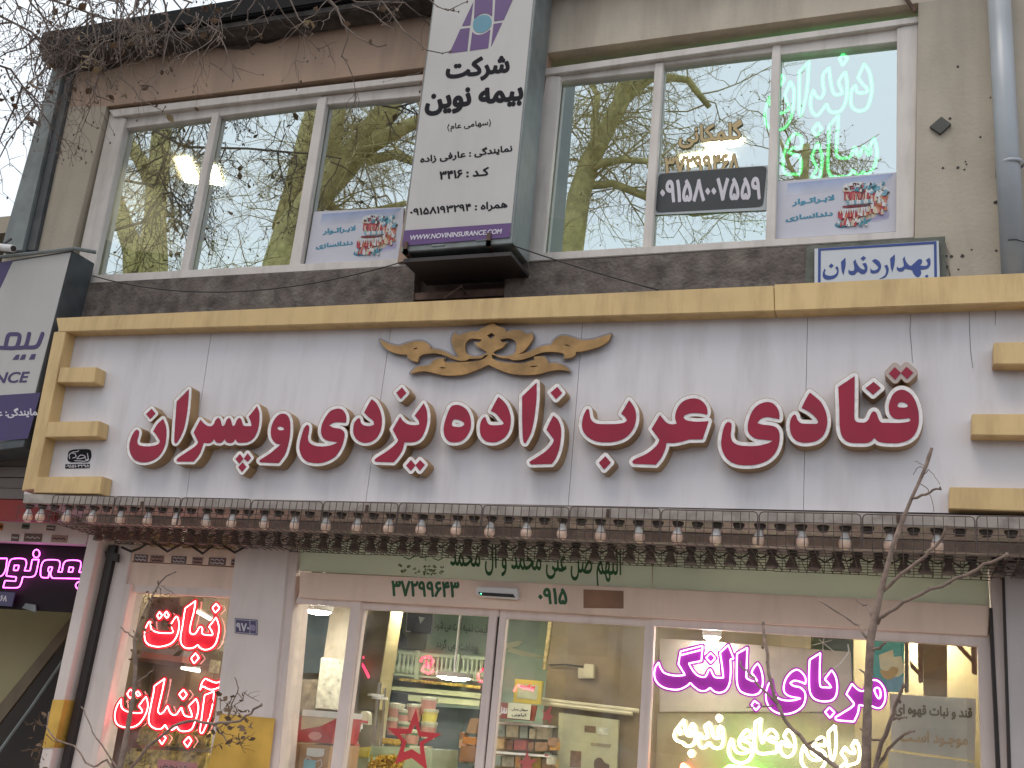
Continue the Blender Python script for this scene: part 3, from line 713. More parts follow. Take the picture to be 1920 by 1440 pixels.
# --- raised letters: red acrylic face, white trim, bronze return
A = lambda s: pl(s, 220, 680, 6.0); Bc = lambda s: pl(s, 480, 680, 5.647); Cc = lambda s: pl(s, 800, 680, 6.4)
Dc = lambda s: pl(s, 1060, 680, 6.4); Ec = lambda s: pl(s, 1330, 670, 6.0); Fc = lambda s: pl(s, 1540, 660, 6.859)
def rev(p): return p[::-1]
letters = [
 ('nun', 5.2, [A('215,755 238,765 243,795 231,840 222,885 236,922 280,938 350,942 420,932 465,912 478,880* 440,815 402,772* 452,690 513,632* 540,700 551,775 546,860 530,940 490,1020 430,1080 350,1115 270,1120 200,1095 155,1040 135,970 140,890 165,820 192,775')]),
 ('dot of nun', 5.2, [A('385,518* 428,572* 368,632* 322,578*')]),
 ('alef', 5.2, [A('803,300* 797,420 780,580 750,730 710,830 670,895 648,905 640,870 646,740 658,560 667,437*')]),
 ('joined teeth', 5.2, [A('1570,490* 1592,550 1597,620 1590,700 1570,780 1530,850 1470,890 1400,900 1350,893 1325,855* 1305,890 1270,902 1230,893 1205,857* 1180,890 1150,902 1110,893 1088,857* 1060,890 1020,905 970,900* 950,960 915,1040 855,1112* 680,1112* 665,1095 700,1060 790,1000 870,945 905,905 903,880 858,785* 935,640* 965,675 1008,708 1055,715 1085,690 1105,645 1140,622 1160,650 1172,700 1190,713 1210,695 1228,645 1258,622 1278,650 1290,700 1305,713 1325,695 1345,645 1378,622 1400,660 1412,702 1440,713 1510,713* 1500,660 1477,607* 1525,550')]),
 ('three dots', 5.2, [A('1378,1028* 1415,1078* 1372,1135* 1327,1085*'), A('1465,1020* 1503,1070* 1465,1112* 1422,1080*'), A('1410,1122* 1450,1170* 1400,1230* 1362,1175*')]),
 ('vav', 5.6, [Bc('295,540 335,562 358,620 362,700 355,790 330,900 300,980 240,1062* 48,1055* 35,1038 60,1018 150,960 215,905 265,862* 225,860 185,830 160,780 158,710 175,640 210,580 250,548'), rev(Bc('262,675 290,688 296,708 265,717 235,708 224,690 240,675'))]),
 ('ye', 5.8, [Bc('530,665 548,660 562,680 557,730 548,790 560,840 610,875 680,887 760,882 830,862 868,842* 800,832 740,818 700,780 688,720 700,650 740,570 790,510 860,487 910,495 945,540 956,590 950,635* 880,630 820,635 770,662* 820,688 880,698 920,718 937,760 925,830 900,900 850,980 780,1030 700,1058 620,1062 540,1045 490,1000 462,930 462,860 480,780 505,700')]),
 ('dal', 5.8, [Bc('1225,385* 1270,425 1310,500 1330,580 1330,660 1310,740 1265,805 1200,842 1130,845 1070,815 1035,760 1030,690 1045,630 1080,590 1098,592 1110,635 1140,662 1200,672 1250,658* 1240,615 1190,575 1145,528* 1185,450')]),
 ('joined ye and ze', 5.8, [Bc('1775,430* 1805,500 1813,590 1800,680 1765,770 1720,820 1660,842 1570,842* 1550,920 1510,990 1455,1055* 1268,1048* 1254,1032 1280,1005 1390,935 1470,870 1503,825 1490,790 1448,708* 1525,573* 1560,620 1610,652 1680,662 1728,655* 1722,615 1680,560*')]),
 ('dot of ze', 5.8, [Bc('1545,262* 1590,318* 1530,382* 1485,318*')]),
 ('two dots', 5.8, [Bc('1640,1030* 1687,1085* 1638,1145* 1590,1088*'), Bc('1737,1030* 1785,1080* 1733,1145* 1689,1085*')]),
 ('he', 6.2, [Cc('340,507 400,512 470,555 515,630 530,720 520,800 480,880 420,935 350,955 270,945 220,890 203,810 215,720 250,610 290,530'), rev(Cc('345,678 400,690 445,720 450,745 410,770 345,770 305,755 303,715 320,685'))]),
 ('dal', 6.2, [Cc('860,410* 920,460 970,530 1005,640 1005,730 985,820 930,900 850,945 780,955 700,935 650,870 638,790 650,710 682,660 705,656 720,700 750,742 820,752 905,744 922,722 885,675 830,610 770,578* 815,490')]),
 ('alef', 6.2, [Cc('1318,240* 1318,400 1305,550 1285,700 1250,840 1210,920 1180,968 1160,940 1150,850 1145,650 1145,405*')]),
 ('ze', 6.2, [Cc('1520,635* 1570,680 1605,760 1612,860 1600,980 1575,1080 1540,1160 1498,1213* 1250,1220* 1235,1190 1300,1150 1420,1070 1490,1000 1525,935 1510,900 1437,803* 1480,710')]),
 ('dot of ze', 6.2, [Cc('1568,290* 1625,362* 1550,438* 1487,358*')]),
 ('be', 6.4, [Dc('255,562 280,560 290,610 302,670 340,715 400,735 500,738 620,735 700,722 740,695* 720,655 670,610* 720,530 765,450* 805,500 840,570 848,650 835,740 790,830 710,905 600,945 490,955 380,945 290,905 225,840 200,770 203,700 220,630')]),
 ('dot of be', 6.4, [Dc('480,1122* 545,1198* 465,1282* 402,1200*')]),
 ('joined ain and re', 6.4, [Dc('1135,628* 1170,670 1218,722 1280,740 1338,732* 1318,670 1325,600 1360,520 1420,460 1500,432 1570,430 1640,460 1690,520 1706,580 1700,622* 1620,606 1520,604 1440,625 1418,655 1450,690 1540,706 1620,708 1718,700* 1700,760 1645,918* 1480,920* 1400,945 1300,962 1212,960* 1200,1030 1150,1140 1085,1222* 820,1212* 803,1190 830,1160 980,1090 1090,1000 1125,940 1120,910 1035,795* 1080,720')]),
 ('ye', 6.9, [Ec('190,738 225,730 248,750 245,820 240,880 260,945 320,985 420,998 540,995 650,970 718,938* 620,925 520,912 450,860 432,800 440,720 480,610 550,535 640,503 710,515 765,570 788,640 786,694* 720,681 650,670 580,690 537,738* 600,757 690,767 750,787 785,840 790,910 775,1000 730,1090 650,1160 550,1200 430,1213 300,1200 210,1150 155,1070 133,980 140,890 160,800')]),
 ('dal', 7.0, [Ec('1130,395* 1200,450 1260,510 1305,600 1325,690 1320,780 1285,870 1220,930 1140,955 1050,958 970,930 920,860 905,780 915,700 945,650 972,650 990,700 1030,740 1100,747 1200,748 1225,725 1190,670 1120,610 1040,568* 1080,480')]),
 ('joined qaf nun alef', 7.2, [Fc('428,310* 427,600 425,845 445,890 490,907 560,905 605,870 630,810 657,770 690,766 715,800 735,860 770,905 840,910 1000,912 1120,897 1147,872 1125,850 1000,862 930,845 880,790 868,700 885,620 925,540 990,492 1060,487 1140,530 1200,610 1240,720 1255,840 1245,950 1200,1060 1120,1130 1000,1168 870,1170 770,1160 720,1140 682,1100* 640,1145 580,1168 470,1170 360,1160 290,1115 250,1040 235,930 230,700 218,450*'), rev(Fc('980,680 1000,650 1040,643 1090,660 1115,690 1095,710 1030,715 985,705'))]),
 ('dot of nun', 7.2, [Fc('672,382* 765,462* 665,550* 570,465*')]),
 ('two dots', 7.2, [Fc('945,193* 1020,265* 950,355* 870,275*'), Fc('1095,188* 1183,265* 1102,345* 1024,268*')]),
]
for nm, bw, polys in letters:
    fl = field(polys, 0.5, bw+3)
    faded = nm == 'two dots' and bw > 7
    ret = slab('raised_letter', contour(fl, bw+0.9, 0.1), on(LETTER), LETTER and (PANEL-LETTER-0.001), retm, S)
    slab('white_trim', contour(fl, bw, 0.1), on(LETTER-0.002), 0.0015, mat('yellowed_trim', (0.46, 0.37, 0.34), 0.4, var=0.08) if faded else trimw, ret)
    slab('red_face', contour(fl, 0.1, 0.1), on(LETTER-0.005), 0.0025, redm, ret)
# --- gold arabesque
oc = lambda s: pl(s, 700, 590, 4.085)
outer = oc('50,190* 95,212 140,230 200,238 260,218 330,203 390,208 430,238 440,262* 500,268 560,290 612,318 655,322* 620,265 600,200 612,155 632,138* 650,158 700,140 750,128 800,128* 830,105 880,80 915,58* 950,85 1000,105 1018,132* 1080,118 1130,120 1175,147 1215,140* 1222,180 1190,235 1150,280 1100,307* 1180,288 1240,260 1300,240 1365,230* 1385,195 1430,165 1480,162 1540,180 1600,195 1680,190 1750,170 1822,148* 1800,200 1740,240 1680,260 1600,280 1550,285* 1545,310 1510,330 1455,338* 1465,320 1450,295 1400,285 1320,285 1260,300 1200,325 1130,345 1070,347 1040,335* 1000,332 950,322* 935,312* 905,305* 910,330 940,352 1000,365 1080,372 1150,372 1200,355 1235,348* 1230,320* 1300,320 1330,345 1340,372* 1400,372 1450,385 1490,410 1505,433* 1430,422 1350,432 1260,455 1150,460 1050,450 960,420 880,382* 800,420 700,455 600,465 520,460 440,440 370,433 285,450* 310,420 350,395 430,385 460,350 500,335 545,335* 540,350 560,365 620,365 700,362 800,355 860,330 880,305* 850,314 830,332 780,337 735,337* 710,350 660,352 600,335 540,310 470,296 400,300 355,318 340,362* 300,352 265,330 255,305* 190,300 130,280 80,245')
holes = [oc('905,138* 935,160* 900,188* 870,158*'), oc('832,190* 750,182 708,215 703,265 718,300 780,320 832,310 868,292 845,270 800,245 778,213* 812,212*'),
         oc('970,190* 1040,180 1090,205 1096,250 1085,290 1060,308 1000,318 945,310 920,290 945,270 990,250 1022,213* 985,210*'),
         oc('300,268* 320,254 347,254* 325,264', ), oc('500,405* 530,402 565,408* 530,412'), oc('1195,398* 1230,390 1268,392* 1230,402'), oc('1455,232* 1485,228 1515,245* 1485,238')]
def wind(p, pos):
    a = sum(p[i][0]*p[(i+1) % len(p)][1]-p[(i+1) % len(p)][0]*p[i][1] for i in range(len(p))); return p if (a > 0) == pos else p[::-1]
fl = field([wind(outer, True)]+[wind(h, False) for h in holes], 0.4, 6)
orn = slab('ornament', contour(fl, 3.2, 0.1), on(PANEL-0.022), 0.006, acry, S)
slab('gold_scrollwork', contour(fl, 0.1, 0.08), on(PANEL-0.048), 0.018, goldl, orn)
# maker's mark
mk = thing('maker_sticker', 'small black sign maker sticker near the lower left gold bars', 'sticker', P(145, 862, PANEL-0.003))
mp = lambda s, c=True: pl(s, 0, 720, 4.0, closed=c)
region('plate', [mp('515,510 540,495 600,490 670,492 682,520 680,555 655,585 600,585 530,585 508,570 510,540')], PANEL-0.003, 0.002, ink, mk, lv=0.3, cell=0.25)
region('lettering', [], PANEL-0.0045, 0.001, wink, mk, lv=0.75, cell=0.2, opens=[mp('522,560 520,530 548,510 575,508 590,500', False), mp('545,520 560,520 570,545 545,555', False), mp('580,555 600,535 625,535 640,550 600,560 575,560', False), mp('560,575 640,578 660,560 655,520', False), mp('640,560 655,575 665,562', False)])
region('plate', [mp('490,602* 672,598* 670,630* 488,634*')], PANEL-0.003, 0.002, ink, mk)
text('phone_number', '۰۹۱۵۱۰۳۲۹۵', tq(494, 666, -0.02, (494, 606), (494, 628), 0, 720, 4), PANEL-0.0045, wink, mk, bold=0.02, hres=30)

# ================================================================== bulb canopy under the sign
CN = thing('bulb_canopy', 'dusty soffit with rusty wire cages hanging under the sign', 'canopy', (-3.0, -0.1, 2.7))
zl = (P(500, 955.5, LIP).z+P(1500, 980, LIP).z)/2
zu = (P(250, 932, LIP).z+P(1440, 956, LIP).z)/2
xl0 = P(42, 945, LIP).x; xl1 = 1.35
w_ = MB(); w_.box(xl0, xl1, LIP, LIP+0.012, zl, zu); w_.box(xl0, xl1, LIP+0.012, PANEL+0.01, zu-0.006, zu-0.001); w_.build('lip', mat('soiled_lip', (0.36, 0.31, 0.28), 0.6, var=0.2, scale=10, dirt=(0.12, 0.09, 0.08), dirt_amt=0.7, dirt_scale=9), CN)
soff = mat('soffit_board', (0.40, 0.335, 0.31), 0.7, var=0.25, scale=4, dirt=(0.14, 0.105, 0.095), dirt_amt=0.6, dirt_scale=6)
w_ = MB(); w_.box(xl0, xl1, LIP+0.014, SHOP+0.03, zl, zl+0.02); w_.build('soffit', soff, CN)
Z2 = zl-0.055
w_ = MB(); w_.box(P(150, 990, 0.04).x, xl1, 0.04, SHOP+0.03, Z2, zl-0.004); w_.build('soffit_step', soff, CN)
# wire cages: one frame per bay, front mesh, bottom mesh
zb = zl-0.124; zbb = zl-0.152; yf = LIP-0.035; yb = ROW2+0.13
fx = [87, 206, 331, 464, 600, 743, 902, 1066, 1238, 1422, 1616, 1830, 2040]
fX = [P(x, 985, yf).x for x in fx]
def cage(x0, x1, k):
    m_ = MB(); r = 0.0025; ztop = zu-0.008-rs.uniform(0, 0.006)
    c = 0.02
    m_.tube([(x0+.004, yf, zb), (x0+.004, yf, ztop-c), (x0+.004+c*.3, yf, ztop-c*.3), (x0+.004+c, yf, ztop), (x1-.004-c, yf, ztop), (x1-.004-c*.3, yf, ztop-c*.3), (x1-.004, yf, ztop-c), (x1-.004, yf, zb)], 0.0032, n=5)
    n = max(3, int(round((x1-x0)/0.047)))
    for i in range(1, n): x = x0+(x1-x0)*i/n+rs.uniform(-.003, .003); m_.tube([(x, yf, ztop), (x+rs.uniform(-.002, .002), yf-0.002, (ztop+zb)/2), (x, yf, zb), (x, yb, zbb)], r, n=4)
    for zz in (zl-0.005, zl-0.042, zl-0.08, zb): m_.tube([(x0, yf+0.001, zz), ((x0+x1)/2, yf+0.001, zz+rs.uniform(-.004, .004)), (x1, yf+0.001, zz)], r, n=4)
    for q in range(1, 10): y = yf+(yb-yf)*q/9; zq = zb+(zbb-zb)*q/9; m_.tube([(x0, y, zq), (x1, y, zq+rs.uniform(-.004, .004))], r, n=4)
    for i in range(0, n+1): x = x0+(x1-x0)*i/n; m_.tube([(x, yb, zbb), (x, yb, Z2)], r, n=4)
    m_.build('wire_cage', wire, CN)
for k in range(len(fX)-1): cage(fX[k], fX[k+1], k)
m_ = MB()     # side cage at the left end
for q in range(8): y = yf+(yb-yf)*q/7; m_.tube([(fX[0]-0.02, y, zl-0.02), (fX[0]-0.02, y, zb)], 0.0021, n=4)
for zz in (zl-0.04, zl-0.09, zb): m_.tube([(fX[0]-0.02, yf, zz), (fX[0]-0.02, yb, zz)], 0.0021, n=4)
for zz in (zl-0.03, zl-0.075, zl-0.12): m_.tube([(xl0, yf+0.01, zz), (fX[0], yf, zz)], 0.0021, n=4)
for x in np.linspace(xl0, fX[0], 4): m_.tube([(x, yf+0.01, zl-0.02), (x, yf+0.01, zl-0.12)], 0.0021, n=4)
m_.build('wire_cage', wire, CN)
m_ = MB()     # drip clips along the lip
for x in (266, 688, 1140, 1684): p = P(x, 945+(x-266)*0.017, LIP-0.004); m_.box(p.x-.008, p.x+.008, p.y-.006, p.y+.004, p.z-.028, p.z+.016)
m_.build('clip', rust, CN)
ORD = ['first', 'second', 'third', 'fourth', 'fifth', 'sixth', 'seventh', 'eighth', 'ninth', 'tenth', 'eleventh', 'twelfth', 'thirteenth', 'fourteenth', 'fifteenth', 'sixteenth', 'seventeenth', 'eighteenth', 'nineteenth']
TENS = {2: 'twent', 3: 'thirt', 4: 'fort', 5: 'fift', 6: 'sixt'}
def ordw(n):
    if n <= 19: return ORD[n-1]
    t, u = divmod(n, 10)
    return TENS[t]+'ieth' if u == 0 else TENS[t]+'y-'+ORD[u-1]
# front row: lamp sockets, every second one holding a white bulb
sock = mat('bakelite', (0.035, 0.028, 0.026), 0.5, var=0.3, scale=20)
glob = mat('warm_lit_opal', (0.80, 0.58, 0.47), 0.3, var=0.08, scale=18, dirt=(0.42, 0.26, 0.2), dirt_amt=0.5, dirt_scale=25)  # peach colour holds the warm light that reaches the globes from below
neck = mat('bulb_collar', (0.74, 0.71, 0.70), 0.4, var=0.08, dirt=(0.3, 0.26, 0.24), dirt_amt=0.4, dirt_scale=30)
proto = thing('light_bulb', 'x', 'bulb', (0, 0, 0), 'white bulbs along the front of the cage'); proto.scale = (1, 1, .95)
def socket_mb(): return MB().lathe([(0, 0.0), (0.030, 0.0), (0.031, -0.008), (0.024, -0.018), (0.0195, -0.030), (0, -0.030)], (0, 0, 0), 14)
socket_mb().build('socket', sock, proto, smooth=False)
MB().lathe([(0.014, -0.029), (0.015, -0.038), (0.022, -0.056), (0.0285, -0.072)], (0, 0, 0), 16).build('collar', neck, proto, smooth=True)
MB().lathe([(0.0285, -0.072), (0.031, -0.085), (0.0295, -0.100), (0.022, -0.114), (0.010, -0.121), (0, -0.1225)], (0, 0, 0), 16).build('globe', glob, proto, smooth=True)
def dup(root, loc, label, rot=(0, 0, 0)):
    r = root.copy(); COL.objects.link(r); r.location = loc; r.rotation_euler = rot; r['label'] = label
    for ch in root.children:
        c = ch.copy(); COL.objects.link(c); c.parent = r
    return r
bx = [52, 77, 127, 175, 226, 278, 331, 386, 437, 494, 551, 610, 670, 731, 791, 857, 921, 987, 1054, 1125, 1196, 1271, 1345, 1425, 1502, 1585, 1669, 1757]
def rowx(px, Y, zz):
    y = 960.0
    for _ in range(6):
        p = P(px, y, Y); c = M3 @ (np.array([p.x, Y, zz])-CAM); y = 720-FPX*c[1]/-c[2]
    return P(px, y, Y).x
for i, x in enumerate(bx):
    loc = (rowx(x, ROW1, zl-0.06), ROW1, zl-0.0015); lab = ordw(i+1)+' white bulb from the left in the front cage row'
    tl = (rs.uniform(-.10, .10), rs.uniform(-.10, .10), rs.uniform(0, 6))
    if i == 0: proto.location = loc; proto['label'] = lab; proto.rotation_euler = tl
    else: dup(proto, loc, lab, tl)
es = thing('empty_socket', 'x', 'lamp socket', (0, 0, 0), 'empty lamp sockets between the white bulbs'); socket_mb().build('socket', sock, es)
ex = [102]+[(bx[i]+bx[i+1])/2 for i in range(2, len(bx)-1)]+[1800, 1849, 1896]
for i, x in enumerate(ex):
    loc = (rowx(x, ROW1, zl-0.02), ROW1, zl-0.0015); lab = ordw(i+1)+' empty black socket from the left in the front cage row'
    if i == 0: es.location = loc; es['label'] = lab
    else: dup(es, loc, lab)
# back row: unlit dusty reflector lamps
dusty = mat('dusty_reflector', (0.12, 0.092, 0.085), 0.45, var=0.35, scale=22)
sl_ = thing('reflector_lamp', 'x', 'lamp', (0, 0, 0), 'unlit reflector lamps along the back of the cage'); socket_mb().build('socket', sock, sl_)
MB().lathe([(0.017, -0.029), (0.019, -0.045), (0.032, -0.075), (0.036, -0.088), (0.030, -0.096), (0, -0.100)], (0, 0, 0), 14).build('reflector', dusty, sl_, smooth=True)
x0, x1 = rowx(182, ROW2, Z2-0.05), rowx(1915, ROW2, Z2-0.05); n = 53
for i in range(n):
    x = x0+(x1-x0)*i/(n-1)+rs.uniform(-.008, .008); loc = (x, ROW2, Z2-0.0015); lab = ordw(i+1)+' dark reflector lamp from the left in the back cage row'
    tl = (rs.uniform(-.12, .12), rs.uniform(-.12, .12), rs.uniform(0, 6))
    if i == 0: sl_.location = loc; sl_['label'] = lab; sl_.rotation_euler = tl
    else: dup(sl_, loc, lab, tl)
wp = []; m_ = MB()      # wiring looping between the back row sockets
for i in range(n-1):
    a = x0+(x1-x0)*i/(n-1); b = x0+(x1-x0)*(i+1)/(n-1)
    wp += [Vector((a, ROW2-.02, Z2-.022)), Vector(((a+b)/2, ROW2-.03, Z2-.045-rs.uniform(0, .02)))]
m_.tube(wp, 0.005, n=5); m_.build('lamp_wiring', cable, CN)
o = MB(); zg = [(228, 1026), (246, 1034), (262, 1028), (284, 1014), (314, 1034), (348, 1016), (380, 1038), (408, 1016), (440, 1036), (466, 1022)]
o.tube([P(x, y, SHOP-0.06) for x, y in zg], 0.009, n=6)
o = o.build('cable', cable, None); tag(o, 'thick black cable zigzagging under the canopy over the left display window', 'cable')
# ================================================================== hanging insurance light box
IY = -0.36
I = thing('lightbox_sign', 'tall grey lightbox sign of an insurance company hanging between the two upper windows', 'sign', P(880, 470, -0.2))
w_ = MB(); q = [(812, -120), (1016, -150), (960, 455), (750, 472)]
# the cabinet: front outline carried back 0.30 m
w_.quad([(828, -120), (1019, -150), (961, 456), (751, 473)], IY, 0.30)
w_.build('cabinet', steel_g, I, bevel=0.004)
w_ = MB(); w_.quad([(830.5, -120), (1014, -150), (957, 437), (755.5, 461)], IY-0.004, 0.003); w_.build('sign_face', offw, I)
w_ = MB(); w_.quad([(758.5, 432), (958.5, 418), (955.5, 445), (753.5, 461)], IY-0.0065, 0.002); w_.build('purple_band', purple, I)
ic = lambda u0, u1, sl, t, b, lean=0: tq(u0, u1, sl, t, b, 780, 80, 3.6, lean)
def ilab(s, q, bold, m=ink): text('lettering', s, q, IY-0.0062, m, I, bold=bold, th=0.002)
ilab('شرکت', ic(200, 632, -0.105, (590, 76), (420, 258)), 0.045)
ilab('بیمه نوین', ic(58, 724, -0.105, (368, 298), (110, 493)), 0.045)
ilab('(عام سهامی)'.replace('(عام سهامی)', 'سهامی عام'), ic(232, 487, -0.11, (470, 520), (240, 600)), 0.012)
for xs in ([(495, 518), (503, 540), (495, 565)], [(222, 550), (213, 572), (222, 597)]):
    region('lettering', [], IY-0.0062, 0.002, ink, I, lv=0.7, cell=0.25, opens=[[(780+a/3.6, 80+b/3.6) for a, b in xs]])
ilab('نمایندگی : عارفی زاده', ic(28, 650, -0.125, (632, 684), (130, 810)), 0.03)
ilab('کـد :۳۴۱۶'.replace(':۳۴۱۶', ': ۳۴۱۶'), ic(158, 492, -0.09, (480, 838), (165, 925)), 0.035)
ilab('همراه : ۰۹۱۵۸۱۹۳۲۹۴', tq(1155, 1885, -0.085, (1630, 82), (1200, 190), 480, 360, 4), 0.03)
text('lettering', 'WWW.NOVININSURANCE.COM', tq(1150, 1838, -0.072, (1845, 274), (1840, 312), 480, 360, 4, lean=0.18), IY-0.0088, wink, I, bold=0.022, latin=True)
em = lambda s: pl(s, 820, 0, 12.0)
for s in ('805,50* 740,562* 555,582*', '520,650* 728,625* 672,1145* 240,1198* 300,1130', '870,-640* 1265,-700* 1230,365* 1150,312 1050,295 930,340 825,425*',
          '785,715* 860,770 960,780 1080,740 1190,660* 1140,1080* 730,1137*', '1340,-640* 1950,-700* 1690,0* 1490,447* 1275,475*', '1265,535* 1457,508* 1208,1050*'):
    region('emblem', [em(s)], IY-0.0062, 0.002, purple, I, cell=0.4)
region('emblem', [em('800,560 830,440 920,370 1050,335 1160,360 1215,450 1210,560 1140,660 1020,725 900,725 820,660')], IY-0.0062, 0.002, teal, I, cell=0.3)
w_ = MB()
for a, b in (((765, 466), (778, 500)), ((920, 450), (934, 474))):
    w_ = MB(); p = P(*a, IY+0.02); w_.box(p.x-.012, p.x+.012, IY-0.02, 0.10, p.z-.05, p.z-.02); w_.box(p.x-.012, p.x+.012, IY-0.02, IY+0.004, p.z-.05, p.z+.03); w_.build('bracket', rust, I)
w_ = MB(); a = P(752, 470, IY); b = P(962, 456, IY); w_.box(a.x+.02, b.x-.01, IY+0.01, 0.02, b.z-0.075, b.z-0.05); w_.build('bottom_tray', rubber, I)
w_ = MB()
for x, y in ((822, 459), (905, 449)): p = P(x, y, IY-.006); w_.box(p.x-.045, p.x+.04, p.y, p.y+.006, p.z-.006, p.z+.005)
w_.build('hinge', steel_g, I)

# ================================================================== neighbour's insurance sign, shutter and entrance
NY = -0.25
NB = thing('neighbour_building', 'neighbouring shop building with roller shutter and stairs behind the left doorway', 'building', (-6.5, 0.4, 0))
N_ = thing('neighbour_sign', 'wide grey and purple insurance sign over the left neighbour entrance', 'sign', P(40, 700, NY))
w_ = MB(); w_.quad([(-420, 560), (136, 469), (44, 838), (-470, 905)], NY, 0.24); w_.build('cabinet', steel_d, N_, bevel=0.004)
w_ = MB(); w_.quad([(-420, 562), (133, 473), (44, 822), (-470, 890)], NY-0.004, 0.003); w_.build('sign_face', offw, N_)
w_ = MB(); w_.quad([(-430, 470+60), (160, 452), (178, 472), (140, 470), (-425, 566)], NY-0.03, 0.27); 
w_ = MB(); w_.tube([P(-200, 512, NY-.02), P(0, 482, NY-.02), P(100, 471, NY-.02), P(140, 466, NY-.02), P(180, 473, NY+.1)], 0.014, n=6); w_.build('drip_edge', steel_g, N_)
w_ = MB(); w_.quad([(-440, 770), (76, 736), (52, 822), (-468, 870)], NY-0.0066, 0.002); w_.build('purple_band', purpled, N_)
w_ = MB(); w_.quad([(-60, 500), (24, 488), (0, 540), (-60, 545)], NY-0.0066, 0.002); w_.build('emblem', purpled, N_)
nc = lambda s, c=False: pl(s, 0, 360, 4.0, closed=c)
region('lettering', [nc('120,1222* 146,1218* 136,1256* 92,1258*', True), nc('166,1220* 194,1217* 184,1255* 146,1257*', True), nc('236,1217* 268,1214* 256,1254* 216,1256*', True)], NY-0.0068, 0.002, purpled, N_, cell=0.3)
region('lettering', [], NY-0.0068, 0.002, purpled, N_, lv=3.6, cell=0.35, opens=[nc('-20,1166 60,1170 110,1168 130,1150 146,1090 138,1068 100,1065 70,1068 55,1090 40,1160'), nc('108,1168 170,1166 195,1150 218,1062'), nc('190,1165 250,1164 285,1145 318,1062')])
text('lettering', 'NCE', tq(-52, 196, -0.03, (200, 1345), (180, 1428), 0, 360, 4, lean=0.35), NY-0.0068, purpled, N_, bold=0.02, latin=True)
text('lettering', 'نمایندگی: عارفی', tq(-150, 300, -0.03, (250, 175), (100, 255), 0, 720, 4), NY-0.0088, wink, N_, bold=0.028)
# wall and shutter box behind
w_ = MB(); xr = P(40, 900, 0).x; zsb = P(20, 935, 0.0).z; zst = P(20, 822, 0.0).z
nsh = mat('shutter_slats', (0.20, 0.165, 0.155), 0.6, 0.2, var=0.1, scale=6, dirt=(0.1, 0.08, 0.07), dirt_amt=0.3)
for k in range(9): z0 = zsb+(zst-zsb)*k/5.6; w_.box(xr-4, xr+0.3, 0.0+0.012*(k % 2), 0.05, z0, z0+(zst-zsb)/5.6-0.006); w_.box(xr-4, xr+0.3, 0.03, 0.06, z0, z0+(zst-zsb)/5.6)
w_.build('shutter_box', nsh, NB)
w_ = MB(); zr = P(20, 976, 0.02).z; w_.box(xr-4, xr+0.35, 0.01, 0.06, zr, zsb-0.004); w_.build('red_strip', mat('red_strip', (0.26, 0.025, 0.02), 0.6, var=0.15), NB)
w_ = MB(); w_.quad([(-300, 955), (170, 985), (160, 1021), (-300, 1002)], SHOP-0.05, 0.1); w_.build('lintel', board, NB)
w_ = MB(); za = P(80, 985, SHOP).z; w_.box(xr-4, P(165, 1000, SHOP).x, 0.06, SHOP+0.1, za, za+0.03); w_.build('soffit', soff, NB)
w_ = MB(); w_.quad([(-300, 1003), (164, 1024), (136, 1148), (-300, 1125)], SHOP+0.06, 0.04); w_.build('black_fanlight', mat('black_glass', (0.016, 0.009, 0.012), 0.5, var=0.2, spec=0.15), NB)
w_ = MB(); w_.box(xr-4, P(10, 470, 0).x, 0.1, 3.5, P(100, 470, 0).z+0.25, P(100, 470, 0).z+0.4)
w_.box(xr-4, -7.3, 0.02, 3.5, 2.6, P(100, 470, 0).z+0.25); w_.build('wall', plaster2, NB)
olive = mat('olive_stair_wall', (0.36, 0.31, 0.17), 0.7, var=0.08, scale=2)
w_ = MB(); w_.quad([(-200, 1130), (140, 1142), (70, 1440), (-200, 1440)], 1.2, 0.05); w_.build('stair_wall', olive, NB)
w_ = MB(); w_.quad([(136, 1153), (150, 1160), (8, 1345), (-160, 1560), (-160, 1500), (0, 1320)], 1.1, 0.04); w_.build('stair_stringer', mat('brown_stringer', (0.15, 0.11, 0.07), 0.6, var=0.2), NB)
w_ = MB(); w_.quad([(146, 1172), (150, 1450), (-160, 1650), (-160, 1580), (8, 1350)], 1.08, 0.02); w_.build('stair_underside', mat('dark_stairwell', (0.035, 0.028, 0.025), 0.8, var=0.2), NB)
w_ = MB(); w_.tube([P(135, 1215, 1.0), P(60, 1325, 1.0), P(0, 1408, 1.0), P(-60, 1490, 1.0)], 0.014); w_.build('handrail', steel_g, NB)
w_ = MB(); w_.quad([(-20, 1108), (28, 1111), (22, 1137), (-20, 1134)], SHOP+0.02, 0.01); o = w_.build('house_number_plate', mat('blue_enamel', (0.075, 0.06, 0.14), 0.35, var=0.05), None)
tag(o, 'small blue number plate 68 under the magenta lettering', 'number plate')
text('number', '۶۸', [(1, 1116), (14, 1117), (12, 1128), (0, 1127)], SHOP+0.0185, wink, o, bold=0.03, hres=30)
w_ = MB(); w_.quad([(48, 1131), (66, 1134), (67, 1148), (41, 1140)], SHOP+0.04, 0.01); o = w_.build('door_closer', steel_g, None); tag(o, 'grey metal door closer hanging below the black fanlight', 'door closer')
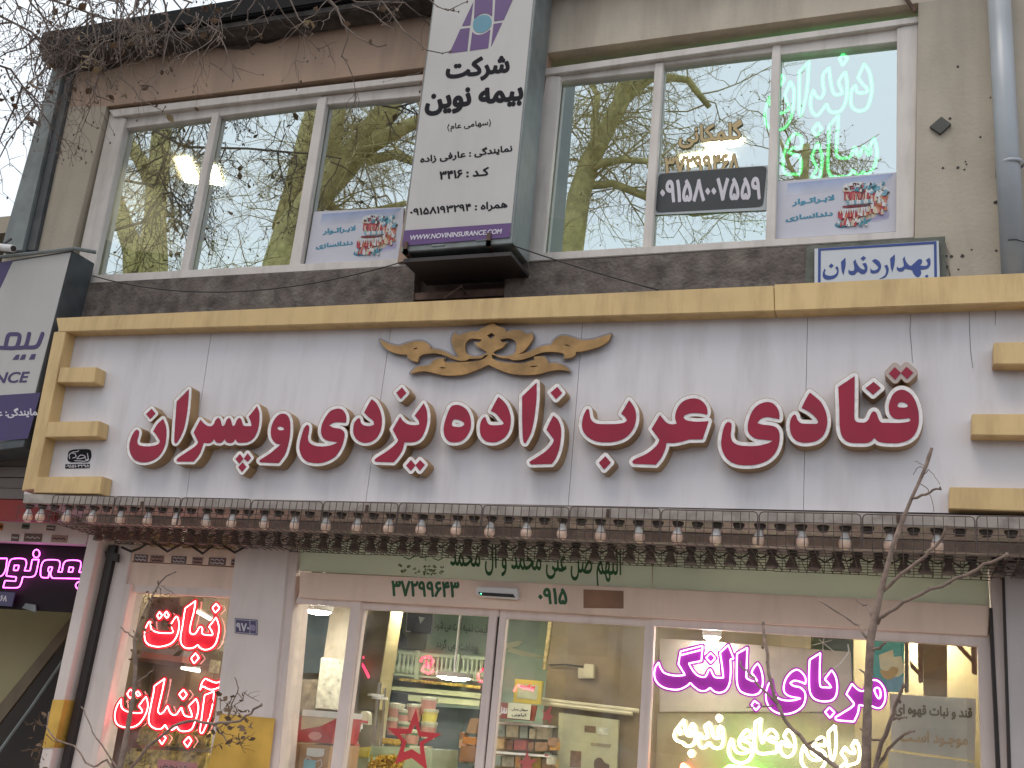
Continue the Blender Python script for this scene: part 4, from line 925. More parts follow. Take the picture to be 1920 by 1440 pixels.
# little adhesive signs on the two white strips
def chip(px, Y, lab, m, marks=1, parent=None, grp=None):
    w2 = MB(); w2.quad(px, Y, 0.003); o = w2.build('sticker', m, None); tag(o, lab, 'sticker', grp)
    (ax, ay), (bx_, by), (cx, cy), (dx, dy) = px; ops = []
    for k in range(marks):
        v = (k+0.6)/(marks+0.2); l = [bil(px, u, v+0.10*math.sin(u*23+k*2)) for u in np.linspace(0.12, 0.88, 12)]; ops.append(l)
    region('lettering', [], Y-0.0012, 0.001, wink if sum(m.node_tree.nodes['Principled BSDF'].inputs['Base Color'].default_value[:3]) < 9 and 'dark' in m.name else ink, o, lv=0.7, cell=0.25, opens=ops)
    return o
dchip = mat('dark_sticker', (0.16, 0.10, 0.085), 0.6, var=0.2, scale=30); gchip = mat('greenish_sticker', (0.14, 0.17, 0.13), 0.6, var=0.2); ochip = mat('orange_sticker', (0.5, 0.16, 0.03), 0.6); pchip = mat('rose_sticker', (0.36, 0.22, 0.19), 0.6, var=0.2, scale=30)
for i, (x, wd, m, lab) in enumerate([(252, 26, dchip, 'dark slanted sticker at the left end of the row over the window'), (282, 26, pchip, 'pale rose sticker second in the row over the window'), (322, 28, dchip, 'dark square sticker in the middle of the row over the window'),
                                    (361, 20, pchip, 'rose logo sticker right of the middle in the row over the window'), (392, 32, dchip, 'dark framed sticker near the right end of the row over the window'), (434, 18, pchip, 'small pale sticker at the right end of the row over the window')]):
    y = 1039+(x-252)*0.045; chip([(x, y), (x+wd, y+1.2), (x+wd-2, y+15), (x-2, y+13.5)], SHOP-0.014, lab, m, 2, grp='stickers over the left display window')
for (x, y, wd, h, m, lab) in [(-2, 981, 8, 12, ochip, 'orange sticker on the neighbour strip at the left edge'), (42, 981, 14, 10, gchip, 'green grey sticker on the neighbour strip'), (88, 985, 16, 9, dchip, 'dark sticker near the right end of the neighbour strip'),
                             (22, 1001, 14, 13, dchip, 'round dark emblem sticker in the lower neighbour row'), (46, 1000, 33, 15, dchip, 'widest dark sticker in the lower neighbour row'), (97, 1003, 30, 13, pchip, 'framed rose sticker right in the lower neighbour row')]:
    chip([(x, y), (x+wd, y+1), (x+wd-2, y+h+1), (x-2, y+h)], SHOP-0.054, lab, m, 1, grp='stickers on the neighbour strip')

# ================================================================== neon lettering
def neon(name, label, paths, Y, tubecol, s, plate_m, r=0.0042, grow=4.2, opens=(), dash=None, standoff=0.02, halo=None):
    t = thing(name, label, 'neon sign', P(*paths[0][0], Y))
    if plate_m is not None:
        region('backing_plate', [wind(p, True) for p in paths], Y+standoff, 0.005, plate_m, t, lv=grow, cell=0.6, opens=opens)
    tm = emis(name+'_glow_'+str(len(MATS)), tubecol, s)
    for lp, closed in [(p, True) for p in paths]+[(p, False) for p in opens]:
        pts = lp+[lp[0]] if closed else lp
        # resample, then gaps where the LED strip is dead or segmented
        seg = [np.array(p) for p in pts]; d = [0]
        for a, b in zip(seg[:-1], seg[1:]): d.append(d[-1]+np.linalg.norm(b-a))
        L_ = d[-1]
        def at(sv):
            i = min(len(d)-2, max(0, int(np.searchsorted(d, sv, 'right'))-1)); f_ = (sv-d[i])/max(1e-9, d[i+1]-d[i]); q = seg[i]*(1-f_)+seg[i+1]*f_; return P(q[0], q[1], Y)
        m_ = MB()
        if dash:
            s0 = rs.uniform(0, 3)
            while s0 < L_-2:
                e0 = min(L_, s0+dash[0]*rs.uniform(0.6, 1.3)); k = max(2, int((e0-s0)/2)+1); m_.tube([at(s0+(e0-s0)*i/(k-1)) for i in range(k)], r, n=6); s0 = e0+dash[1]*rs.uniform(0.6, 1.5)
        else:
            g = 0.0; k = max(4, int(L_/2.2)); m_.tube([at(L_*i/(k-1)) for i in range(k)], r, n=6)
        m_.build('tube', tm, t, smooth=True)
        if halo:  # added shell imitating the coloured glow round the tube
            m_ = MB(); k = max(4, int(L_/2.5)); m_.tube([at(L_*i/(k-1)) for i in range(k)], halo[1], n=8); m_.build('halo_tube', halo[0], t, smooth=True)
    return t
c1 = lambda s, c=True: pl(s, 255, 1115, 10.667, closed=c); c2 = lambda s, c=True: pl(s, 205, 1260, 8.0, closed=c)
redplate = mat('red_plate', (0.55, 0.006, 0.035), 0.35, var=0.1)
neon('red_neon_sign', 'upper red neon word in the left display window', [
    c1('1600,455* 1640,560 1660,680 1640,820 1600,960 1530,1050 1440,1095 1340,1095 1270,1050 1235,1000* 1170,1050 1080,1075 980,1060 910,990 890,900 900,780 935,600 960,420 985,270* 1190,125* 1160,330 1110,520 1075,690 1090,770 1150,795 1210,750 1260,660 1300,640 1330,690 1320,770 1370,800 1510,815* 1535,790 1510,720 1460,640* 1530,550'),
    c1('1605,180* 1675,265* 1585,365* 1525,265*'), c1('1190,1170* 1260,1265* 1160,1380* 1100,1275*'),
    c1('290,520* 240,570 195,670 170,780 180,900 230,985 340,1030 480,1040 620,1010 720,960 800,860 850,720 860,580 835,460 805,430* 750,510 680,620* 730,690 745,740 690,770 600,770 480,765 370,735 310,690 290,610'),
    c1('470,345* 525,410* 460,490* 420,420*'), c1('610,335* 660,410* 620,475* 560,400*')], NEON, (1.0, 0.30, 0.28), 9.0, redplate, grow=4.6, r=0.0037)
neon('red_neon_sign', 'lower red neon word in the left display window', [
    c2('180,405* 120,500 85,620 90,730 140,800 240,830 350,825 440,780 520,680 570,560 575,460 550,370* 500,430 440,510* 490,570 480,610 380,615 260,590 190,540 175,460'),
    c2('315,260* 375,320* 310,395* 265,330*'), c2('430,290* 470,340* 425,365* 395,310*'),
    c2('830,100* 800,260 750,480 730,590 770,630 830,580 870,510 890,560 930,630 1000,640 1060,560 1085,535 1100,600 1140,660 1240,675* 1230,610 1190,510* 1300,400* 1335,500 1325,620 1280,760 1230,860 1140,890 1060,880 1005,815* 950,865 880,860 835,790* 780,850 690,850 610,790 590,690 620,520 660,330 675,210*'),
    c2('1110,265* 1165,335* 1105,415* 1045,335*'), c2('790,935* 850,990* 790,1085* 735,1000*'), c2('1190,970* 1235,1030* 1170,1130* 1115,1050*'),
    c2('1570,290* 1430,345* 1400,560 1370,800 1360,890 1390,920 1430,850 1500,680 1550,480'),
    c2('1360,270* 1390,160 1440,95* 1520,135 1600,160 1660,140 1710,90* 1690,190 1600,250 1500,262 1400,215')], NEON, (1.0, 0.30, 0.28), 9.0, redplate, grow=4.2, r=0.0037)
c3 = lambda s, c=True: pl(s, 1215, 1195, 8.0, closed=c); c4 = lambda s, c=True: pl(s, 1435, 1200, 8.0, closed=c)
purplate = mat('purple_plate', (0.30, 0.025, 0.30), 0.35, var=0.1)
neon('purple_neon_sign', 'purple neon lettering across the wide display window', [
    c3('160,375* 185,450 240,530 340,565 450,575 555,565* 510,490 455,400* 475,290 490,210* 820,125* 800,355* 610,390* 680,510 760,580 860,590 905,500 940,480 965,540 1010,600 1130,605* 1110,420 1080,230* 1205,115* 1285,320* 1235,330* 1240,520 1220,700 1160,800 1080,830 1000,815 930,755* 870,800 780,800 690,740 635,680* 580,730 470,780 340,780 220,745 130,670 95,570 110,450'),
    c3('940,235* 1010,310* 940,385* 870,305*'),
    c3('1490,155* 1335,245* 1330,450 1335,680 1380,800 1470,850 1580,865 1670,830 1715,730 1720,600 1690,470 1645,390* 1590,450 1550,530* 1600,590 1640,655* 1560,655 1475,610* 1480,400'),
    c3('1600,950* 1680,1020* 1620,1095* 1550,1010*'),
    c4('90,605* 40,680 10,800 20,930 90,1040 200,1100 330,1110 460,1070 560,990 600,880 590,780 520,710 430,690 370,650* 430,610 520,625 600,660* 605,580 560,500 480,445 390,480 310,580 275,700 290,790 370,845 530,875* 420,905 290,905 190,870 130,790 105,690'),
    c4('825,195* 665,295* 655,520 665,760 720,870 820,915 930,920 1020,890 1070,800 1075,650 1050,540 995,450* 940,520 890,590* 950,650 990,715* 900,710 825,690 815,480'),
    c4('960,1010* 1040,1085* 970,1170* 895,1080*'),
    c4('1300,655* 1215,810* 1290,900 1330,960 1290,1010 1180,1080 1050,1160* 1070,1200 1330,1225* 1390,1090 1405,975* 1480,985 1570,980 1650,1015 1730,1015 1790,920 1800,800 1770,700 1700,620 1620,600 1550,620 1510,700 1480,760 1420,760 1360,720'),
    c4('1665,715 1710,730 1730,800 1720,870 1690,870 1650,800 1635,745')], NEON, (1.0, 0.55, 1.0), 3.6, purplate, r=0.0038, grow=4.6, opens=[c3('490,268* 815,185*', False)])
c5 = lambda s, c=True: pl(s, 1250, 1320, 9.6, closed=c); c6 = lambda s, c=True: pl(s, 1430, 1330, 9.6, closed=c)
neon('yellow_neon_sign', 'warm white neon lettering below the purple neon', [
    c5('310,280* 230,380 150,490 135,600 200,670 270,680* 330,745 420,755 490,700 520,580 505,430 460,345* 405,460* 450,520 455,570* 370,565 335,470'),
    c5('215,500 260,470 250,550'), c5('440,830* 485,885* 440,950* 395,885*'),
    c5('585,520* 560,640 590,750 650,790 720,740 760,690* 820,770 900,800 980,770 1015,650 1010,480 960,390* 910,490* 950,580 940,620* 850,600 810,480 765,330* 685,395* 720,520 735,600* 650,610'),
    c5('940,195* 985,245* 940,310* 895,245*'),
    c5('1170,620* 1115,760 1120,900 1200,1020 1330,1060 1450,1030 1530,920 1530,780 1480,700 1370,660* 1440,600 1520,610* 1500,500 1430,470 1350,560 1300,680 1340,780 1500,840* 1400,890 1290,880 1220,820 1190,700'),
    c6('-28,164* -138,234* -148,464 -148,654 -108,764 0,800 130,785 245,775* 265,650 260,605* 150,580 85,545* 150,500 260,530* 240,430 150,360 60,430 10,560 -10,610* -40,500 -50,300'),
    c6('440,365* 380,480* 450,580 520,665* 420,660 350,570* 310,640 320,760 390,840 480,850 560,770 580,620 550,470 490,390'),
    c6('750,640* 700,760 690,900 730,1020 820,1090 930,1110 1050,1080 1120,960 1130,850 1090,760 960,700* 1030,640 1120,660* 1110,540 1050,500 980,550 920,640 880,700 890,790 1000,860 1060,900* 950,920 840,870 780,760'),
    c6('1300,290* 1180,410* 1190,620 1220,850 1250,930* 1300,800 1320,560'),
    c6('1670,550* 1600,660* 1650,740 1650,795* 1560,770 1480,680* 1410,790* 1490,900 1490,960 1400,1040 1320,1100* 1480,1120 1530,1000* 1640,985 1720,930 1745,800 1730,660')], NEON, (1.0, 0.93, 0.60), 5.0, None, r=0.0072)
neon('colour_neon_sign', 'red and green neon tubes at the bottom edge of the wide display window', [[(1280, 1432), (1276, 1446), (1290, 1470), (1296, 1446)]], NEON, (1.0, 0.12, 0.06), 26.0, None, r=0.008)
neon('colour_neon_sign', 'green neon tube at the bottom edge below the warm lettering', [[(1368, 1436), (1350, 1450), (1390, 1470), (1440, 1456), (1420, 1442)]], NEON, (0.16, 1.0, 0.05), 26.0, None, r=0.009)
g1 = lambda s: pl(s, 1420, 85, 8.0); g2 = lambda s: pl(s, 1420, 200, 8.0)
neon('green_neon_sign', 'green dashed neon lettering inside the right upper window', [
    g1('1600,280* 1560,370 1510,490* 1590,590 1640,640 1640,700 1530,715* 1490,690 1475,600* 1420,660 1400,800 1420,920 1500,980 1600,970 1660,910 1690,820 1715,700 1715,590 1700,490 1670,380'),
    g1('1320,400* 1260,470 1215,560* 1260,660 1270,725* 1160,735 1110,600 1075,340* 990,430 980,560 1000,700 950,790 880,760 840,670* 800,800 800,920 830,1010 900,1050 980,960 1035,880* 1090,990 1180,1005 1270,960 1330,820 1345,650 1340,520'),
    g1('1285,130* 1355,195* 1280,300* 1230,200*'), g1('770,245* 760,480 740,700 700,900 650,1060 630,980 630,700 630,400*'),
    g1('495,545* 548,660 545,800 525,1000 470,1160 390,1250 280,1270 170,1230 115,1100 130,940 190,760* 200,880 240,980 320,1020 400,1005 470,940 440,840 415,740*'), g1('375,440* 405,510* 360,595* 330,500*'),
    g2('1215,130* 1075,290* 1070,520 1060,760 1060,940 1120,1050 1250,1050 1370,1040 1430,950* 1500,1030 1540,1020 1590,970* 1640,1020 1690,980 1750,900 1790,760 1790,620 1750,470* 1690,600 1700,690 1660,720 1600,590 1550,700 1510,740 1460,600 1410,730 1350,770 1220,765 1190,720 1190,500 1210,300'),
    g2('905,540* 850,660 815,750* 860,850 890,930 810,1060* 940,1080* 965,900 965,720'), g2('905,245* 965,335* 885,440* 830,350*'),
    g2('570,400* 480,490 430,620 390,760 390,920 430,1010 540,1010 640,1000 660,820 620,740* 470,690* 530,620 660,600 650,450')], UGLASS+0.03, (0.35, 1.0, 0.60), 6.0, None, r=0.0045, dash=(6.5, 2.4), halo=(halomat('green_halo', (0.0, 0.95, 0.20), 1.6, 0.25), 0.0105))
m1 = lambda s, c=True: pl(s, 0, 1010, 9.6, closed=c)
neon('magenta_neon_sign', 'magenta neon outline lettering on the black fanlight of the neighbour', [
    m1('1250,510* 1325,520* 1305,600* 1230,600*'), m1('700,375* 580,375* 540,580* 440,575* 475,450 440,365 240,360 175,410 110,670* 295,690* 280,765* 90,755* 55,880* 320,880 380,800 410,685* 560,690 640,640 690,430*'),
    m1('260,480* 345,480* 320,570* 245,570*'), m1('655,195 700,220 715,275 690,325 650,342 610,320 595,265 615,220')], SHOP+0.035, (1.0, 0.12, 0.85), 4.5, None, r=0.0042,
    opens=[m1('1500,605* 1420,605* 1455,480 1430,400 1230,390 1150,440 1115,600* 1045,600* 1080,470 1050,390 830,385 760,440 730,580 745,690 870,705* 890,600* 860,580* 880,510* 945,510* 910,640 940,710* 1190,715 1460,720*', False), m1('-100,355* 130,355* 100,560 40,660 -20,680', False), m1('1460,765 1390,790 1360,850 1400,905 1430,905', False)])

# ================================================================== signs, posters and vinyl on the upper windows
def poster(q, Y, label):
    t = thing('dental_poster', label, 'poster', P(*q[3], Y))
    W = lambda pts, m, dy, nm: slab(nm, [pts], lambda u, v: P(*bil(q, (u-ref[0])/(ref[2]-ref[0]), (v-ref[1])/(ref[3]-ref[1])), Y-dy), 0.0006, m, t)
    ref = (20, 150, 1750, 1110)
    f_ = lambda s: pl(s)
    w2 = MB(); w2.quad(q, Y, 0.003); w2.build('sheet', mat('poster_sheet', (0.54, 0.53, 0.60), 0.4, var=0.03), t)
    for i in range(8):
        t_ = i/8; y = 200+i*26; rr = 0.30+0.24*t_; W([(185-i*3, y), (1700-i*4, y-34), (1700-i*4-i*40, y-8), (185-i*3, y+26)], mat('poster_blue_%d' % i, (rr, rr+.06*(1-t_), 0.55+.05*t_), 0.4), 0.0006, 'sky_band')
    for i in range(5):  # printed violet patch, built up in steps
        t_ = i/5; W([(1440-i*40, 940-i*8), (1500-i*20, 760+i*20), (1600, 730+i*22), (1655, 760+i*18), (1640, 900-i*6)], mat('poster_violet_%d' % i, (0.50-.20*t_, 0.48-.21*t_, 0.58-.10*t_), 0.4), 0.0006+i*.00008, 'violet_patch')
    art = [('tealx', '870,940 960,870 1250,900 1390,850 1380,910 1250,945 1030,995 915,985', (0.05, 0.22, 0.33)), ('creamx', '930,820 1000,780 1250,800 1440,620 1500,500 1640,520 1530,740 1440,850 1310,890 1130,930 960,950 900,930', (0.55, 0.47, 0.36)),
           ('whitex', '985,300 1180,255 1400,300 1520,320 1650,440 1600,520 1450,470 1300,400 1100,420 1000,410', (0.56, 0.58, 0.58)), ('tealy', '1390,380 1440,335 1520,325 1510,480 1430,470', (0.03, 0.20, 0.26)),
           ('darkx', '1480,540 1640,450 1650,480 1500,610', (0.06, 0.05, 0.045)), ('orangex', '1500,620 1630,520 1580,680 1490,770 1400,790 1440,640', (0.45, 0.14, 0.06)),
           ('nosex', '1090,300 1150,270 1220,310 1200,380 1120,400 1080,370', (0.10, 0.02, 0.03)), ('gumx', '1010,390 1040,350 1090,420 1240,360 1340,430 1440,460 1480,560 1400,600 1300,560 1200,560 1040,540 1000,470', (0.38, 0.035, 0.05)),
           ('gumy', '930,720 1300,710 1420,640 1440,740 1330,800 1200,860 1080,880 930,850 915,790', (0.40, 0.04, 0.06)), ('mouthx', '985,635 1150,640 1350,650 1180,675 990,660', (0.20, 0.01, 0.02)), ('cheekx', '1370,560 1450,490 1440,640 1380,700 1340,660', (0.16, 0.05, 0.03))]
    for i, (nm, s, c) in enumerate(art): W(f_(s), mat('art_'+nm, c, 0.45, var=0.2, scale=40), 0.0012+0.0004*i, 'denture_art')
    # faceted painterly shards that make up the jaw picture
    r5 = random.Random(9); pal = {'w': (0.60, 0.59, 0.60), 'c': (0.56, 0.46, 0.34), 'r': (0.40, 0.03, 0.05), 'p': (0.52, 0.22, 0.17), 't': (0.04, 0.21, 0.28), 'b': (0.16, 0.33, 0.42), 'd': (0.05, 0.03, 0.035), 'o': (0.46, 0.15, 0.06)}
    pm = {k: mat('shard_'+k, v, 0.45, var=0.15, scale=40) for k, v in pal.items()}
    def sh(x, y, w1, h1, key, k, lean=0): W([(x-w1, y+h1*.5), (x-w1*.3+lean, y-h1*.5), (x+w1*.5+lean, y-h1*.35), (x+w1, y+h1*.5)], pm[key], 0.0064+0.00002*k, 'denture_art')
    k = 0
    for i in range(26): k += 1; sh(r5.uniform(1000, 1330), r5.uniform(290, 400), r5.uniform(14, 40), r5.uniform(30, 80), r5.choice('wwcdbtr'), k, r5.uniform(-20, 20))
    for i in range(22): k += 1; sh(r5.uniform(1330, 1620), r5.uniform(310, 480), r5.uniform(18, 50), r5.uniform(40, 110), r5.choice('wbbtdw'), k, r5.uniform(-50, 50))
    for i in range(34): k += 1; sh(1015+i*13, r5.uniform(440, 500)+i*1.5, r5.uniform(12, 20), r5.uniform(90, 140), r5.choice('rrrpdc'), k, r5.uniform(-12, 12))
    for i in range(26): k += 1; sh(r5.uniform(1400, 1600), r5.uniform(540, 800), r5.uniform(14, 34), r5.uniform(50, 130), r5.choice('occrwp'), k, r5.uniform(-40, 20))
    for i in range(11): k += 1; W([(1040+i*34, 560), (1056+i*34, 545+8*(i % 2)), (1072+i*34, 562), (1070+i*34, 620), (1044+i*34, 622)], pm['w' if i % 3 else 'b'], 0.0084+0.00002*k, 'tooth_art')
    for i in range(36): k += 1; sh(930+i*13, r5.uniform(760, 830)-i*1.6, r5.uniform(11, 18), r5.uniform(90, 130), r5.choice('rrrpow'), k, r5.uniform(-10, 10))
    for i in range(13): k += 1; W([(938+i*34, 690-i), (966+i*34, 688-i), (962+i*34, 730-i), (952+i*34, 775-i), (941+i*34, 732-i)], pm['w' if i % 4 else 'c'], 0.0084+0.00002*k, 'tooth_art')
    for i in range(34): k += 1; sh(r5.uniform(920, 1340), r5.uniform(870, 940), r5.uniform(12, 26), r5.uniform(50, 110), r5.choice('wwctrpb'), k, r5.uniform(-14, 14))
    lm = mat('poster_teal_ink', (0.05, 0.24, 0.36), 0.5)
    Q = lambda u0, u1, s_, t_, b_: [bil(q, (x-ref[0])/(ref[2]-ref[0]), (y-ref[1])/(ref[3]-ref[1])) for x, y in tq(u0, u1, s_, t_, b_)]
    text('lettering', 'لابـراتـوار', Q(250, 862, -0.06, (850, 436), (300, 588)), Y-0.0015, lm, t, bold=0.05, th=0.0006)
    text('lettering', 'دندانسازی', Q(165, 845, -0.06, (830, 700), (200, 845)), Y-0.0015, lm, t, bold=0.05, th=0.0006)
    return t
poster([(589, 397), (757, 388), (752, 489), (572, 496)], UGLASS-0.012, 'white dental poster in the corner of the left upper window')
poster([(1456, 340), (1681, 323), (1680, 434), (1453, 448)], UGLASS-0.012, 'white dental poster under the green neon lettering')
vy = UGLASS-0.010
st = thing('phone_sticker', 'black rounded sticker with white mobile number on the right upper window', 'sticker', P(1330, 395, vy))
sc = lambda s, c=True: pl(s, 1220, 220, 7.578, closed=c)
w_ = MB(); w_.quad([(1230, 322), (1439, 310), (1436, 394), (1226, 403)], vy, 0.0015); w_.build('backing', mat('grey_film', (0.42, 0.45, 0.47), 0.4, var=0.04), st)
region('plate', [sc('160,800 1560,695 1625,705 1645,745 1600,1210 1570,1260 1500,1275 150,1350 90,1340 75,1290 110,860 125,820')], vy-0.002, 0.001, mat('charcoal_vinyl', (0.030, 0.034, 0.038), 0.4, var=0.15), st, cell=0.3)
text('phone_number', '۰۹۱۵۸۰۰۷۵۵۹', tq(135, 1565, -0.035, (1530, 838), (320, 1212), 1220, 220, 7.578), vy-0.0035, wink, st, bold=0.035)
vn = thing('window_lettering', 'tan name and phone digits with dark outline stuck above the black number sticker', 'window lettering', P(1320, 300, vy))
for s, q in (('گلمکانی', tq(388, 1310, -0.075, (1290, 15), (450, 452), 1220, 220, 7.578)), ('۳۷۲۹۹۴۶۸', tq(190, 1265, -0.05, (1210, 505), (400, 815), 1220, 220, 7.578))):
    text('outline', s, q, vy, mat('dark_outline', (0.05, 0.045, 0.02), 0.5), vn, bold=0.055, th=0.0008)
    dq = [(q[0][0]+1, q[0][1]+1.2), (q[1][0]-1, q[1][1]+1.2), (q[2][0]-1, q[2][1]-1.2), (q[3][0]+1, q[3][1]-1.2)]
    text('lettering', s, dq, vy-0.0015, goldi, vn, bold=0.03, th=0.0006)
bs = thing('dentist_sign', 'white board with blue border and blue Persian lettering above the gold cornice', 'sign', P(1650, 515, -0.04))
by_ = -0.05
w_ = MB(); w_.quad([(1527, 466), (1760, 451), (1765, 600), (1527, 600)], by_, 0.02); w_.build('board', mat('pale_blue_white', (0.55, 0.57, 0.60), 0.4, var=0.04), bs, bevel=0.002)
w_ = MB()
for q in ([(1534, 466), (1756, 452), (1756, 457), (1534, 470)], [(1534, 471), (1539, 470.5), (1538, 600), (1533, 600)], [(1751, 458), (1756, 457.5), (1758, 600), (1753, 600)]): w_.quad(q, by_-0.002, 0.002)
w_.build('blue_border', bluei, bs)
dc = lambda s: pl(s, 1520, 440, 7.385)
bl = [('185,490 195,470 205,485 195,530 220,560 280,570 340,550 365,515 358,480 340,455* 368,435* 385,470 385,520 365,570 320,605 250,622 195,610 168,575 170,525',), ('250,435* 285,398* 318,425* 285,460*',), ('420,375* 480,318* 482,420 455,555* 430,500',),
      ('620,340* 635,390 680,455 720,480 750,475 735,430 715,400* 765,390* 785,440 780,500 745,540 700,540 650,510 610,550 560,555 525,530 525,480* 545,500 590,500 605,470 600,420 590,375*',), ('690,330* 730,295* 765,320* 728,360*',),
      ('890,335* 940,360 972,410 970,465 930,520 870,535 830,520 828,460* 850,490 900,490 935,460 920,425 850,360*',), ('1060,415* 1080,470 1070,530 1030,590 950,612* 1020,570 1045,520 1040,470 1020,430*',), ('1100,330* 1165,272* 1160,400 1130,515* 1110,450',),
      ('1300,300* 1315,360 1350,410 1390,430 1450,380 1500,338 1540,350 1535,400 1510,425 1590,432 1620,410 1610,370 1595,350* 1645,318* 1660,370 1650,430 1610,470 1540,482 1520,490 1530,530 1500,580 1460,575 1420,530 1405,490 1350,480 1310,470 1280,500 1230,510 1195,480 1195,440* 1220,460 1260,455 1290,430 1285,380 1275,335*',), ('1580,572* 1612,552* 1630,570* 1610,600*',)]
for (s,) in bl: region('lettering', [dc(s)], by_-0.002, 0.002, bluei, bs, cell=0.3, lv=0.1)

# ================================================================== lettering and fittings on the shopfront
ld = SHOP-0.032
o = text('door_lettering', '۳۷۲۹۹۶۴۳', tq(1015, 1525, 0.02, (1050, 32), (1400, 160), 480, 1080, 4), ld, greeni, None, bold=0.035); tag(o, 'green phone digits on the board left of the door sensor', 'lettering')
o = text('door_lettering', '۰۹۱۵', tq(196, 415, 0.02, (270, 88), (290, 213), 960, 1080, 4), ld, greeni, None, bold=0.035); tag(o, 'short green number on the board right of the door sensor', 'lettering')
o = text('calligraphy', 'اللهم صل علی محمد و آل محمد', tq(880, 1872, 0.058, (1800, 2), (1200, 222), 560, 1020, 3.097), SHOP+0.006, greeni, None, bold=0.012, th=0.003, hres=70); tag(o, 'dark green calligraphy on the pale green transom above the doors', 'lettering')
crl = []
for i in range(34):
    x, y = rs.uniform(585, 835), rs.uniform(112, 172); a0 = rs.uniform(0, 6); r0 = rs.uniform(6, 16)
    crl.append([(560+(x+r0*(1-t/7)*math.cos(a0+t*0.9))/3.097, 1020+(y+0.03*(x-580)+r0*.7*(1-t/7)*math.sin(a0+t*0.9))/3.097) for t in range(7)])
o = region('floral_motif', [], SHOP+0.007, 0.002, mat('olive_print', (0.11, 0.13, 0.06), 0.6, var=0.2), None, lv=0.75, cell=0.3, opens=crl); tag(o, 'olive printed floral motif left of the green calligraphy', 'print')
o = region('calligraphy', [], SHOP+0.007, 0.002, greeni, None, lv=0.9, cell=0.3, opens=[[(560+a/3.097, 1020+b/3.097) for a, b in l] for l in ([(610, 75), (640, 88), (670, 72), (690, 68)], [(705, 78), (735, 80), (745, 72)], [(780, 82), (810, 95), (835, 82)], [(735, 90), (738, 94)])]); tag(o, 'short green script strokes over the floral motif', 'lettering')
sn = thing('door_sensor', 'narrow white door sensor with green lamp on the board over the doors', 'sensor', P(930, 1122, ld))
w_ = MB(); w_.quad([(893, 1100), (970, 1103), (971, 1122), (965, 1123), (900, 1118), (892, 1114)], ld-0.045, 0.045); w_.build('housing', white, sn, bevel=0.004)
w_ = MB(); w_.quad([(896, 1110), (962, 1114), (966, 1120.5), (901, 1116.5)], ld-0.048, 0.004); w_.build('lens', rubber, sn)
p = P(902, 1113.2, ld-0.05); m_ = MB(); m_.lathe([(0, 0.003), (0.0028, 0.002), (0.0028, -0.002), (0, -0.003)], (0, 0, 0), 8); o = m_.build('indicator', emis('green_led', (0.1, 1, 0.4), 6), sn); o.location = p-sn.location
w_ = MB(); w_.quad([(1094, 1105), (1169, 1108), (1169, 1141), (1094, 1140)], ld, 0.003); o = w_.build('brown_tape', mat('brown_tape', (0.26, 0.13, 0.075), 0.55, var=0.2, scale=6), None); tag(o, 'brown tape patch covering part of the number on the board', 'tape')
w_ = MB(); w_.quad([(440, 1159), (482, 1162), (482, 1191), (440, 1187)], SHOP-0.036, 0.006); hn = w_.build('house_number_plate', mat('blue_enamel', (0.06, 0.05, 0.16), 0.35), None, bevel=0.001); tag(hn, 'blue enamel house number plate 970 on the grey pillar', 'number plate')
text('number', '۹۷۰', [(443, 1167), (467, 1169), (467, 1185), (443, 1182)], SHOP-0.0385, wink, hn, bold=0.03, hres=30)
region('emblem', [pl('470,1172 478,1173 478,1182 470,1181')], SHOP-0.0385, 0.001, mat('mauve_print', (0.24, 0.2, 0.32), 0.5), hn, cell=0.3)
region('border', [], SHOP-0.0385, 0.001, wink, hn, lv=0.4, cell=0.2, opens=[[(441.5, 1161.5), (480.5, 1164), (480.5, 1189), (441.5, 1185.5), (441.5, 1161.5)], [(468.5, 1163), (468.5, 1188)]])
starp = lambda pts: [tuple(map(float, p.split(','))) for p in pts.split()]
kS = lambda s: pl(s, 640, 1290, 6.4)
starm = mat('red_vinyl_star', (0.62, 0.055, 0.065), 0.45, var=0.06); pinkm = mat('coral_vinyl_star', (0.52, 0.13, 0.115), 0.5, var=0.05)
o = region('star_sticker', [wind(kS('895,245* 950,520* 1205,548* 985,675* 1030,985* 845,840* 650,905* 730,645* 555,478* 800,492*'), True), wind(kS('885,430* 835,548* 700,552* 782,645* 745,770* 850,735* 950,800* 935,650* 1050,590* 930,580*'), False)], SGLASS-0.006, 0.002, starm, None, cell=0.3); tag(o, 'large open red star sticker on the left door leaf', 'sticker')
o = region('star_sticker', [pl('1016,1328* 1021,1336* 1035,1322* 1031,1340* 1039,1344* 1032,1346* 1033,1357* 1025,1348* 1016,1351* 1020,1341*')], SGLASS-0.006, 0.002, pinkm, None, cell=0.25); tag(o, 'small coral star sticker on the right door leaf', 'sticker')
o = region('star_sticker', [pl('988,1406* 993,1424* 1008,1424* 996,1434* 1003,1452* 988,1442* 973,1452* 980,1434* 970,1428* 983,1424*')], SGLASS-0.006, 0.002, pinkm, None, cell=0.25); tag(o, 'coral star sticker at the bottom of the right door leaf', 'sticker')
